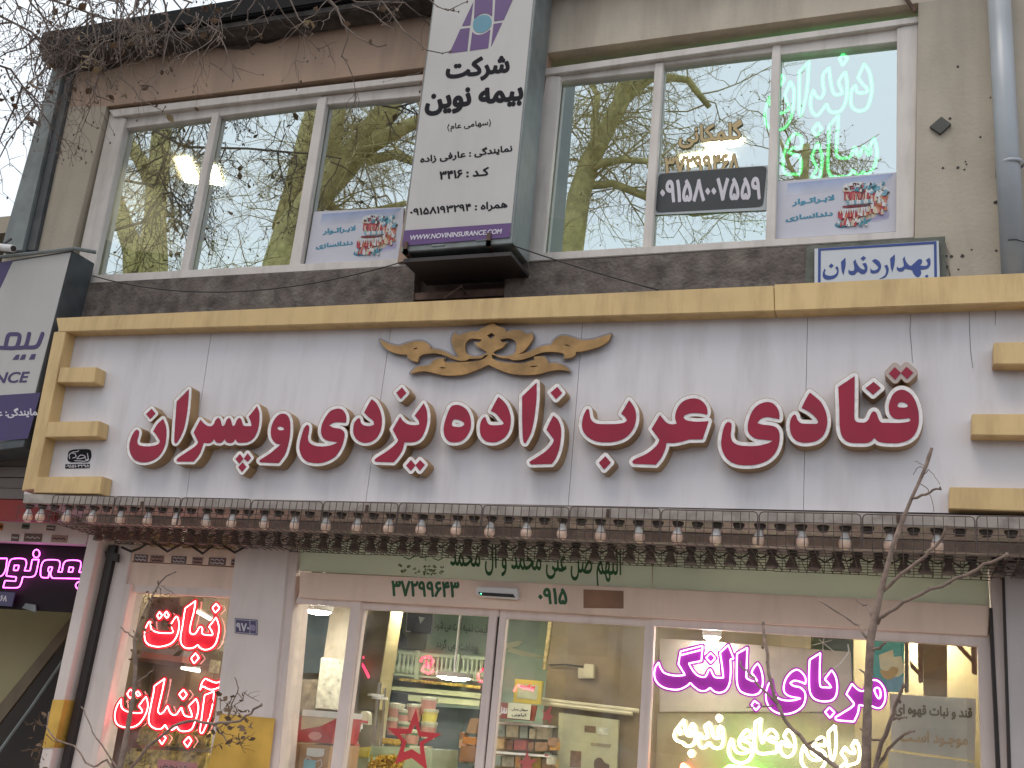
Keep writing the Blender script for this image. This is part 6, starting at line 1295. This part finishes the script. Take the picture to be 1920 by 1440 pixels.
# right display window
qthing('backing_sheet', 'large cream sheet hanging behind the purple neon', 'sheet', [(1236, 1196), (1596, 1222), (1600, 1335), (1236, 1335)], .62, .006, mat('cream_sheet', (0.52, 0.46, 0.41), .5, var=.08, scale=2))
qthing('backing_sheet', 'olive brown sheet behind the warm white neon', 'sheet', [(1232, 1337), (1602, 1337), (1600, 1600), (1225, 1600)], .66, .006, mat('olive_sheet', (0.40, 0.35, 0.24), .45, var=.22, scale=5))
br = thing('brochure', 'turquoise hanging brochure with cream print in the wide display window', 'brochure', P(1660, 1290, .5))
w_ = MB(); w_.quad([(1632, 1198), (1696, 1203), (1694, 1298), (1632, 1296)], .5, .004); w_.build('sheet', C_('turquoise_print', 70, 165, 160, .45, var=.15), br)
region('cream_print', [pl('1648,1228* 1674,1218* 1676,1232* 1690,1230* 1695,1258 1680,1270 1664,1264 1650,1252*')], .497, .002, C_('cream_print', 226, 210, 170), br, cell=.4)
region('gold_print', [pl('1650,1256 1664,1258 1672,1250 1684,1254 1680,1266 1668,1274 1656,1270')], .495, .002, C_('gold_print', 190, 150, 70), br, cell=.4)
decal('blue_foot', [(1662, 1270), (1695, 1268), (1694, 1298), (1664, 1297)], .4965, C_('blue_print', 110, 160, 180), br)
w_ = MB(); w_.quad([(1696, 1203), (1704, 1204), (1704, 1298), (1696, 1298)], .5, .02); w_.build('edge_strip', C_('strip_dark', 110, 88, 70), br)
qthing('window_pillar', 'grey stone pillar behind the wide display window', 'pillar', [(1730, 1205), (1776, 1208), (1776, 1306), (1732, 1300)], 1.0, .3, C_('pillar_stone', 132, 112, 88, .6, var=.12))
qthing('back_panel', 'yellowish panel at the back of the wide display window', 'panel', [(1600, 1190), (1860, 1200), (1860, 1600), (1600, 1600)], 1.6, .05, C_('yellowish_panel', 165, 150, 112, .6, var=.1))
wb = C_('wood_batten', 120, 86, 68, .6, var=.15)
for q, lab in (([(1720, 1204), (1730, 1205), (1731, 1280), (1722, 1280)], 'upright wooden batten beside the grey pillar'), ([(1706, 1238), (1724, 1258), (1724, 1268), (1706, 1250)], 'short slanted wooden batten left of the pillar'), ([(1790, 1208), (1802, 1209), (1828, 1238), (1828, 1248)], 'slanted wooden batten at the right of the wide window'), ([(1821, 1210), (1832, 1211), (1832, 1266), (1822, 1262)], 'upright wooden batten at the right edge of the wide window')):
    qthing('batten', lab, 'batten', q, .8, .03, wb, group='wooden battens in the wide window')
cableobj([P(1590, 1208, .48), P(1592, 1222, .48), P(1575, 1245, .48), P(1550, 1262, .47), P(1530, 1268, .47)], .004, 'white wire hanging above the purple neon', white)
cr = thing('roof_bracket', 'white star shaped wire holder at the top of the wide window', 'holder', P(1543, 1208, .5))
w_ = MB()
for a in ((1522, 1210), (1536, 1199), (1545, 1196), (1560, 1200), (1564, 1222), (1543, 1222)): w_.tube([P(1543, 1205, .5), P(*a, .5)], .0025, n=4)
w_.build('wire', white, cr)
lab_ = [(1345, 1380, 'white plastic bowl behind the warm white neon')]
for x, y, l in lab_: tub((x, y), .58, .04, .04, l, tubw, tubw)

# ================================================================== trees
def wander(rn, p, d, L_, n, bend, grav):
    pts = [p]; d = d.normalized()
    for i in range(n):
        d = (d+Vector((rn.gauss(0, bend), rn.gauss(0, bend), rn.gauss(0, bend)-grav))).normalized(); p = p+d*(L_/n); pts.append(p)
    return pts, d
def twig(mb, buds, rn, p, d, L_, r, depth, bend=.25, grav=.0, spread=.9, kids=4, nseg=5, sides=4):
    pts, dl = wander(rn, p, d, L_, nseg, bend, grav); mb.tube(pts, r, r*.45, n=sides, cap=False)
    if depth <= 0: buds.append(pts[-1]); return
    for k in range(kids):
        t = rn.uniform(.2, 1); i = min(nseg-1, int(t*nseg)); f_ = t*nseg-i; q = pts[i]*(1-f_)+pts[i+1]*f_; dd = (pts[i+1]-pts[i]).normalized()
        side = Vector((rn.gauss(0, 1), rn.gauss(0, 1), rn.gauss(0, 1))); side = (side-dd*side.dot(dd)).normalized()
        twig(mb, buds, rn, q, dd*(1-spread*.45)+side*spread, L_*rn.uniform(.4, .65), r*.58, depth-1, bend, grav, spread, kids, nseg, 3)
    if rn.random() < .6: buds.append(pts[-1])
# plane trees across the pavement behind the camera; the upper windows mirror them
MIRY = UGLASS
def V(x, y, Yv): p = P(x, y, Yv); return Vector((p.x, 2*MIRY-p.y, p.z))
def street_tree(lab, limbs, seed, Yv, ntw, tw_len, base=None):
    rn = random.Random(seed); pr = [[V(x, y, Yv+dy) for x, y, dy in pts] for pts, r in limbs]
    t = thing('plane_tree', lab, 'tree', (pr[0][0].x, pr[0][0].y, 0), 'bare plane trees mirrored in the upper windows')
    tm = MB(); 
    trunk = pr[0]; r0 = limbs[0][1]
    tm.tube([Vector((trunk[0].x+.1, trunk[0].y, -.05)), Vector((trunk[0].x+.02, trunk[0].y, 1.2))]+trunk, r0*1.25, r0*.6, n=12)
    tm.build('trunk', bark, t, smooth=True)
    cm = MB(); buds = []
    for (pts, r), q in zip(limbs[1:], pr[1:]): cm.tube(q, r, r*.55, n=9)
    cm.build('limb', bark, t, smooth=True)
    cm = MB()
    for k in range(ntw):
        li = rn.choice(pr); i = rn.randrange(len(li)-1); f_ = rn.random(); p = li[i]*(1-f_)+li[i+1]*f_
        a = rn.uniform(0, 6.283); d = Vector((math.cos(a), math.sin(a)*.6, rn.uniform(-.25, .9)))
        twig(cm, buds, rn, p, d, tw_len*rn.uniform(.5, 1.2), rn.uniform(.012, .026), 3, bend=.3, grav=.03, kids=4, nseg=4)
    rb_ = rn.sample(buds, min(len(buds), 500))
    for b in rb_:
        s_ = rn.uniform(.012, .022); cm.lathe([(0, -s_), (s_, 0), (0, s_)], b, 4)
    cm.build('crown', barkd, t)
YV = 12.0
street_tree('plane tree with two forking trunks mirrored in the left pane', [([(292, 620, 0), (289, 500, 0), (291, 420, 0), (294, 350, 0), (303, 250, 0), (312, 130, 0), (318, 30, 0)], .30),
            ([(292, 352, 0), (262, 300, .3), (236, 262, .5), (190, 180, .8)], .20), ([(252, 560, -.3), (249, 470, -.2), (228, 410, 0), (205, 340, .2), (190, 270, .3)], .26)], 11, YV, 46, 2.3)
street_tree('broad plane tree mirrored across the middle and right panes of the left window', [([(515, 640, 0), (524, 500, 0), (545, 430, 0), (592, 370, 0), (650, 305, 0), (695, 250, 0), (728, 205, 0), (748, 150, 0)], .36),
            ([(645, 305, 0), (720, 258, -.3), (790, 225, -.6), (880, 190, -1)], .20), ([(620, 335, 0), (626, 270, .2), (632, 200, .4), (634, 110, .5)], .24),
            ([(530, 430, .2), (552, 340, .5), (572, 250, .8), (590, 190, 1)], .25), ([(690, 300, 0), (740, 290, -.2), (800, 310, -.5), (860, 300, -.8)], .12), ([(600, 372, .3), (640, 400, .6), (700, 395, .9), (760, 380, 1.2)], .12)], 23, YV, 76, 2.2)
street_tree('slanting plane tree mirrored in the right window', [([(1062, 640, 0), (1068, 500, 0), (1085, 370, 0), (1106, 300, 0), (1140, 235, 0), (1162, 195, 0), (1178, 140, 0), (1184, 60, 0)], .23),
            ([(1160, 198, 0), (1195, 165, .2), (1228, 142, .4), (1290, 150, .6), (1330, 200, .8)], .11), ([(1098, 322, 0), (1130, 306, -.2), (1170, 300, -.4), (1240, 306, -.8)], .10),
            ([(1090, 350, 0), (1150, 345, .2), (1220, 372, .4), (1300, 400, .6), (1400, 390, .8)], .09), ([(1120, 275, 0), (1112, 230, .3), (1120, 180, .5), (1090, 130, .8)], .09)], 37, YV, 74, 2.1)
street_tree('small bare street tree mirrored behind the green lettering', [([(1520, 700, 0), (1516, 520, 0), (1510, 420, 0), (1508, 340, 0), (1512, 270, 0)], .11), ([(1510, 360, 0), (1480, 310, .2), (1462, 260, .3)], .05), ([(1510, 390, 0), (1545, 330, -.2), (1555, 280, -.3)], .05)], 41, YV, 20, 1.3)
# overhanging plane tree branch, top left, close to the facade
ot = thing('plane_tree', 'bare plane tree with drooping twigs and dry leaves hanging over the roof corner', 'tree', (-8.6, -1.6, 0))
tm = MB(); tm.tube([(-8.6, -1.6, -.05), (-8.6, -1.6, 2.5), (-8.55, -1.55, 5.0), (-8.4, -1.5, 7.2), (-8.2, -1.4, 8.6)], .24, .13, n=12); tm.build('trunk', bark, ot, smooth=True)
rn = random.Random(5); cm = MB(); buds = []
OY = -0.95
limbs = [[(-160, -60, OY), (40, -20, OY+.2), (150, 18, OY+.3), (195, 35, OY+.4)], [(-120, 40, OY-.2), (-20, 20, OY), (60, 60, OY+.1), (100, 110, OY+.2)], [(-40, -120, OY), (200, -60, OY+.2), (420, -40, OY+.3), (560, -20, OY+.3), (700, -25, OY+.4)],
         [(-80, -80, OY-.3), (90, -60, OY-.2), (260, -30, OY-.1), (360, 5, OY)], [(-120, 150, OY-.1), (-40, 110, OY), (20, 130, OY+.1), (70, 200, OY+.2)]]
LP = [[P(x, y, Y) for x, y, Y in l] for l in limbs]
for l in LP: cm.tube(l, .013, .006, n=7)
for q in ((LP[0][0], (-8.4, -1.5, 7.2)), (LP[1][0], (-8.45, -1.5, 6.6)), (LP[2][0], (-8.3, -1.45, 8.0)), (LP[3][0], (-8.4, -1.5, 7.6)), (LP[4][0], (-8.5, -1.55, 5.6))): cm.tube([Vector(q[1]), q[0]], .02, .013, n=7)
for k in range(78):
    l = LP[rn.choices(range(5), (4, 4, 2, 3, 3))[0]]; i = rn.randrange(len(l)-1); f_ = rn.random(); p = l[i]*(1-f_)+l[i+1]*f_
    d = Vector((rn.gauss(.15, .5), rn.gauss(.1, .35), rn.uniform(-1, -.1)))
    twig(cm, buds, rn, p, d, rn.uniform(.35, .85), rn.uniform(.0052, .0088), 2, bend=.28, grav=.12, spread=.8, kids=4, nseg=5)
# the few long twigs that hang over the wall and the sign
def pxt(pts, Y, r, m_=cm): m_.tube([P(x, y, Y) for x, y in pts], r, r*.5, n=5); buds.extend([P(x, y, Y) for x, y in pts[1:]])
pxt([(600, -20), (632, 15), (642, 45), (668, 68), (690, 80), (710, 88), (724, 84)], OY+.3, .007); pxt([(700, -20), (735, 28), (758, 60), (778, 74), (800, 94), (830, 100), (845, 96)], OY+.5, .0065); pxt([(540, -10), (560, 35), (578, 52)], OY+.3, .006)
pxt([(660, 10), (700, 25), (722, 46), (738, 54)], OY+.3, .005); pxt([(795, -10), (820, 12), (840, 20), (868, 6), (876, 3)], OY+.4, .0045); pxt([(834, 16), (848, 20), (860, 22)], OY+.4, .0035)
pxt([(160, 150), (172, 165), (182, 180), (212, 190)], OY+.5, .006); pxt([(225, 145), (250, 165), (262, 185), (290, 200), (305, 208), (310, 200)], OY+.5, .005); pxt([(262, 160), (285, 162), (296, 174)], OY+.5, .005)
pxt([(168, 175), (170, 200), (160, 225), (152, 245), (138, 253)], OY+.5, .004); pxt([(150, 255), (148, 270), (140, 290), (155, 298)], OY+.5, .0035); pxt([(160, 228), (172, 235), (182, 240)], OY+.5, .003); pxt([(52, 220), (75, 234)], OY+.1, .02)
pxt([(395, 118), (412, 128), (425, 140), (437, 151)], OY+.4, .004); pxt([(300, 128), (315, 138), (324, 126)], OY+.4, .004)
for k in range(26):   # twigs dropping across the eave
    x = rn.uniform(110, 520); y = rn.uniform(-20, 40); twig(cm, buds, rn, P(x, y, OY+rn.uniform(.1, .5)), Vector((rn.gauss(.15, .3), .1, -1)), rn.uniform(.15, .42)*(1.2 if x < 330 else .8), .0045, 1, bend=.3, grav=.1, kids=3, nseg=5)
for b in buds:
    s_ = rn.uniform(.006, .012)
    if rn.random() < .6: cm.lathe([(0, -s_*1.4), (s_*.8, 0), (0, s_*1.2)], b, 4)
cm.build('crown', barkn, ot)
lm_ = MB()
def leaf(mb, rn, p, s_):
    a = Vector((rn.gauss(0, 1), rn.gauss(0, 1), rn.gauss(-.6, .6))).normalized(); b = a.orthogonal().normalized(); c = a.cross(b)
    pts = []
    for t, wd in ((0, .04), (.25, .24), (.5, .33), (.75, .22), (1, .03)):
        curl = b*(.35*math.sin(t*3)); pts.append((p+a*(s_*t)+c*(s_*wd)+curl*s_*.6, p+a*(s_*t)-c*(s_*wd)+curl*s_*.2))
    n0 = len(mb.v)
    for u, v in pts: mb.v += [tuple(u), tuple(v)]
    for i in range(4): mb.f.append((n0+2*i, n0+2*i+1, n0+2*i+3, n0+2*i+2))
for b in rn.sample(buds, 190): leaf(lm_, rn, b, rn.uniform(.03, .07))
lm_.build('dry_leaves', dryleaf, ot)['kind'] = 'stuff'
lm_ = MB()
for x, y in ((150, 122), (172, 110), (188, 128), (172, 118), (95, 15), (100, 22), (275, 45), (282, 40), (152, 58), (205, 35), (580, 40), (233, 178), (312, 218)): 
    for q in range(2): leaf(lm_, rn, P(x+rn.uniform(-4, 4), y+rn.uniform(-4, 4), OY+.45), rn.uniform(.05, .085))
lm_.build('pale_leaves', paleleaf, ot)
# saplings on the pavement
SY = -1.6
def sapling(lab, trunk, branches, seed, leaves=(), Y=SY):
    rn2 = random.Random(seed); pts = [P(x, y, Y) for x, y, r in trunk]; foot = pts[0]
    t = thing('sapling', lab, 'sapling', (foot.x-.03, Y, 0)); rr = [.86*r/ (2000/ (Y+5.8)) for x, y, r in trunk]
    m_ = MB(); allp = [Vector((foot.x-.03, Y, -.02)), Vector((foot.x-.015, Y, foot.z*.5))]+pts; ar = [rr[0]*1.15, rr[0]*1.05]+rr
    n = 9; b = len(m_.v)
    for i, p in enumerate(allp):
        d = (allp[min(i+1, len(allp)-1)]-allp[max(i-1, 0)]).normalized(); u = Vector((0, 1, 0)); u = (u-d*u.dot(d)).normalized(); s_ = d.cross(u)
        for j in range(n): a = 6.2832*j/n; m_.v.append(tuple(p+(u*math.cos(a)+s_*math.sin(a))*ar[i]*rn2.uniform(.93, 1.07)))
    for i in range(len(allp)-1):
        for j in range(n): m_.f.append((b+i*n+j, b+i*n+(j+1) % n, b+(i+1)*n+(j+1) % n, b+(i+1)*n+j))
    m_.build('trunk', barks, t, smooth=True)
    m_ = MB(); k_ = 2000/(Y+5.8)
    for br, r0, dy in branches:
        q = [P(x, y, Y+dy*i/(len(br)-1)) for i, (x, y) in enumerate(br)]; fine = []
        for i in range(len(q)-1):
            for s_ in range(3): fine.append(q[i].lerp(q[i+1], s_/3)+Vector((rn2.gauss(0, .003), rn2.gauss(0, .003), rn2.gauss(0, .003))))
        fine.append(q[-1]); m_.tube(fine, r0/k_, r0*.62/k_, n=7)
        for p in fine[2:]:
            if rn2.random() < .5 and r0 > 2: s_ = r0/k_*rn2.uniform(.7, 1.1); m_.lathe([(0, -s_), (s_*.8, 0), (0, s_)], p+Vector((rn2.gauss(0, s_*.6), 0, 0)), 5)
        if r0 > 3: s_ = r0*.8/k_; m_.lathe([(0, -s_*1.5), (s_, -s_*.4), (s_*.9, s_*.6), (0, s_*1.6)], fine[-1], 6)
    m_.build('branches', barks, t, smooth=True)
    if leaves:
        m_ = MB()
        for x0_, x1_, y0_, y1_, nn, sz in leaves:
            for q in range(nn): leaf(m_, rn2, P(rn2.uniform(x0_, x1_), rn2.uniform(y0_, y1_), Y+rn2.uniform(-.1, .1)), sz*rn2.uniform(.6, 1.3))
            for q in range(nn//4): p = P(rn2.uniform(x0_, x1_), rn2.uniform(y0_, y1_), Y); twig(m_, [], rn2, p, Vector((rn2.gauss(0, 1), rn2.gauss(0, .4), rn2.gauss(-.3, .8))), sz*3, .0022, 1, kids=2, nseg=4)
        o2 = m_.build('dry_leaves', dryleaf, t); o2['kind'] = 'stuff'
sapling('bare sapling with knobbly twigs in front of the wide display window',
        [(1618, 1560, 10), (1624, 1440, 9.5), (1627, 1305, 8.5), (1632, 1200, 8), (1640, 1162, 7.5), (1647, 1130, 6.5), (1655, 1095, 6), (1662, 1070, 5.5), (1675, 1020, 5), (1687, 990, 5.5), (1700, 957, 3.8), (1710, 932, 3.6), (1725, 900, 3.6), (1737, 872, 4), (1742, 856, 4.4), (1747, 840, 3.2)],
        [([(1710, 933), (1737, 926), (1757, 917), (1762, 914)], 2.6, -.1), ([(1728, 893), (1742, 882), (1750, 890), (1762, 908)], .9, -.1), ([(1735, 878), (1722, 874), (1712, 890)], .9, .1), ([(1725, 905), (1738, 915), (1745, 930), (1751, 960)], .8, .1), ([(1738, 875), (1722, 868), (1715, 866)], .8, 0),
         ([(1642, 1167), (1665, 1146), (1710, 1122), (1765, 1097), (1810, 1078), (1845, 1060), (1888, 1040)], 3.6, -.2), ([(1655, 1107), (1690, 1075), (1735, 1042), (1762, 1015), (1775, 987)], 3.4, -.15), ([(1627, 1197), (1612, 1175), (1582, 1155), (1534, 1125)], 2.6, .1), ([(1634, 1157), (1625, 1137), (1605, 1122)], 2.2, .1),
         ([(1636, 1220), (1650, 1213), (1662, 1205)], 2.8, -.05), ([(1628, 1268), (1612, 1255)], 2.2, 0), ([(1634, 1470), (1652, 1392), (1670, 1350), (1680, 1315), (1694, 1286)], 4.2, -.15), ([(1672, 1349), (1685, 1347), (1697, 1345)], 2.8, -.05), ([(1640, 1450), (1665, 1407), (1690, 1380), (1715, 1371)], 3.0, -.1), ([(1652, 1392), (1632, 1382), (1612, 1366)], 2.2, .05),
         ([(1618, 1475), (1565, 1437), (1515, 1397), (1472, 1355), (1455, 1310), (1440, 1242), (1433, 1200), (1431, 1170)], 4.2, .2), ([(1457, 1320), (1427, 1287), (1405, 1262), (1390, 1250), (1389, 1240)], 2.4, .1), ([(1517, 1397), (1547, 1385)], 1.8, 0), ([(1452, 1322), (1420, 1325), (1400, 1326)], 1.6, 0)], 3)
sapling('bare sapling with curled dry leaves in front of the left display window',
        [(215, 1560, 8), (225, 1440, 7.5), (237, 1380, 6.5), (250, 1305, 5.5), (254, 1255, 5), (252, 1200, 4.5), (265, 1162, 3), (282, 1125, 2.5), (300, 1092, 2.2), (312, 1080, 2), (330, 1072, 1.8)],
        [([(252, 1197), (240, 1187), (226, 1176)], 2.4, .05), ([(255, 1200), (267, 1192), (290, 1180)], 2.2, -.05), ([(236, 1450), (275, 1402), (325, 1362), (365, 1350), (400, 1357), (440, 1352), (470, 1338), (490, 1322)], 3.6, -.2), ([(222, 1470), (200, 1425), (175, 1440), (140, 1400), (105, 1387), (88, 1365), (92, 1335)], 2.4, .15),
         ([(225, 1450), (200, 1410), (175, 1372), (160, 1340), (152, 1325)], 2.0, .1), ([(257, 1282), (270, 1270), (287, 1257)], 2.0, 0), ([(400, 1357), (420, 1380), (432, 1400)], 1.8, 0), ([(425, 1352), (436, 1320), (448, 1290), (440, 1270)], 1.8, -.05), ([(444, 1300), (455, 1310), (462, 1295)], 1.2, -.04), ([(282, 1125), (300, 1118), (318, 1112)], 1.2, 0)], 8,
        leaves=((395, 465, 1290, 1335, 26, .03), (390, 478, 1340, 1400, 34, .032), (270, 325, 1085, 1180, 30, .028), (246, 262, 1180, 1240, 8, .03), (62, 90, 1340, 1440, 22, .03), (240, 290, 1400, 1440, 10, .025), (335, 350, 1195, 1230, 2, .04)))
# row of buildings on the far side of the street (seen only mirrored in the glass)
for k in range(5):
    t = thing('street_building', ('low brick', 'grey plaster', 'cream', 'brown stone', 'pale grey')[k]+' building on the far side of the street, mirrored in the glass', 'building', (-26+k*11, -30, 0))
    h = (6, 7.5, 5.5, 7, 6)[k]; w_ = MB(); w_.box(-26+k*11-5.4, -26+k*11+5.4, -38, -30, 0, h); w_.build('wall', mat('far_wall_%d' % k, ((.22, .14, .10), (.28, .27, .26), (.40, .35, .27), (.22, .18, .15), (.36, .35, .34))[k], .9, var=.15), t)
    w_ = MB(); w_.box(-26+k*11-5.5, -26+k*11+5.5, -38.1, -29.8, h, h+.25); w_.build('roof', tar, t)
    for i in range(4):
        for z in (1.0, 3.9):
            x = -26+k*11-4.2+i*2.6; w_ = MB(); w_.box(x, x+1.5, -30.02, -29.97, z, z+1.5); w_.build('window', mat('far_glass', (.05, .06, .07), .1), t)

# more packed goods: rows of small cartons and jars on the counter and behind the doors
rg = random.Random(77)
place = ['on the counter behind the large star', 'beside the brown cartons of the left door leaf', 'on the low table of the right door leaf', 'at the back of the narrow side window']
for zi, (xa, xb, ya, yb, Yg, nn) in enumerate(((742, 800, 1392, 1440, 1.9, 10), (858, 893, 1366, 1440, 2.1, 6), (1020, 1048, 1372, 1440, 2.05, 5), (640, 672, 1352, 1412, 2.0, 6))):
    for q in range(nn):
        x = rg.uniform(xa, xb-10); y = rg.uniform(ya+12, yb); wd = rg.uniform(9, 17); h = rg.uniform(9, 16); c = rg.choice(cols)
        w_ = MB(); w_.quad([(x, y-h), (x+wd, y-h+1), (x+wd-1, y+1), (x-1, y)], Yg+rg.uniform(0, .2), .08); o = w_.build('sweet_box', C_('box_%d_%d_%d' % c, *c, .5, var=.25, scale=25), None, bevel=.003)
        tag(o, ordw(q+1)+' small carton '+place[zi], 'box', 'small cartons packed behind the glass')
        if rg.random() < .6: decal('band', [(x+1, y-h*.65), (x+wd-1.5, y-h*.65+1), (x+wd-1.8, y-h*.3), (x+.6, y-h*.3)], Yg-.012, rg.choice((MATS['label_pink'], MATS['tub_green'], white, MATS['red_shelf_x'] if 'red_shelf_x' in MATS else C_('red_shelf_x', 150, 50, 45))), o)

# red neon of a shop across the street, mirrored faintly in the door glass
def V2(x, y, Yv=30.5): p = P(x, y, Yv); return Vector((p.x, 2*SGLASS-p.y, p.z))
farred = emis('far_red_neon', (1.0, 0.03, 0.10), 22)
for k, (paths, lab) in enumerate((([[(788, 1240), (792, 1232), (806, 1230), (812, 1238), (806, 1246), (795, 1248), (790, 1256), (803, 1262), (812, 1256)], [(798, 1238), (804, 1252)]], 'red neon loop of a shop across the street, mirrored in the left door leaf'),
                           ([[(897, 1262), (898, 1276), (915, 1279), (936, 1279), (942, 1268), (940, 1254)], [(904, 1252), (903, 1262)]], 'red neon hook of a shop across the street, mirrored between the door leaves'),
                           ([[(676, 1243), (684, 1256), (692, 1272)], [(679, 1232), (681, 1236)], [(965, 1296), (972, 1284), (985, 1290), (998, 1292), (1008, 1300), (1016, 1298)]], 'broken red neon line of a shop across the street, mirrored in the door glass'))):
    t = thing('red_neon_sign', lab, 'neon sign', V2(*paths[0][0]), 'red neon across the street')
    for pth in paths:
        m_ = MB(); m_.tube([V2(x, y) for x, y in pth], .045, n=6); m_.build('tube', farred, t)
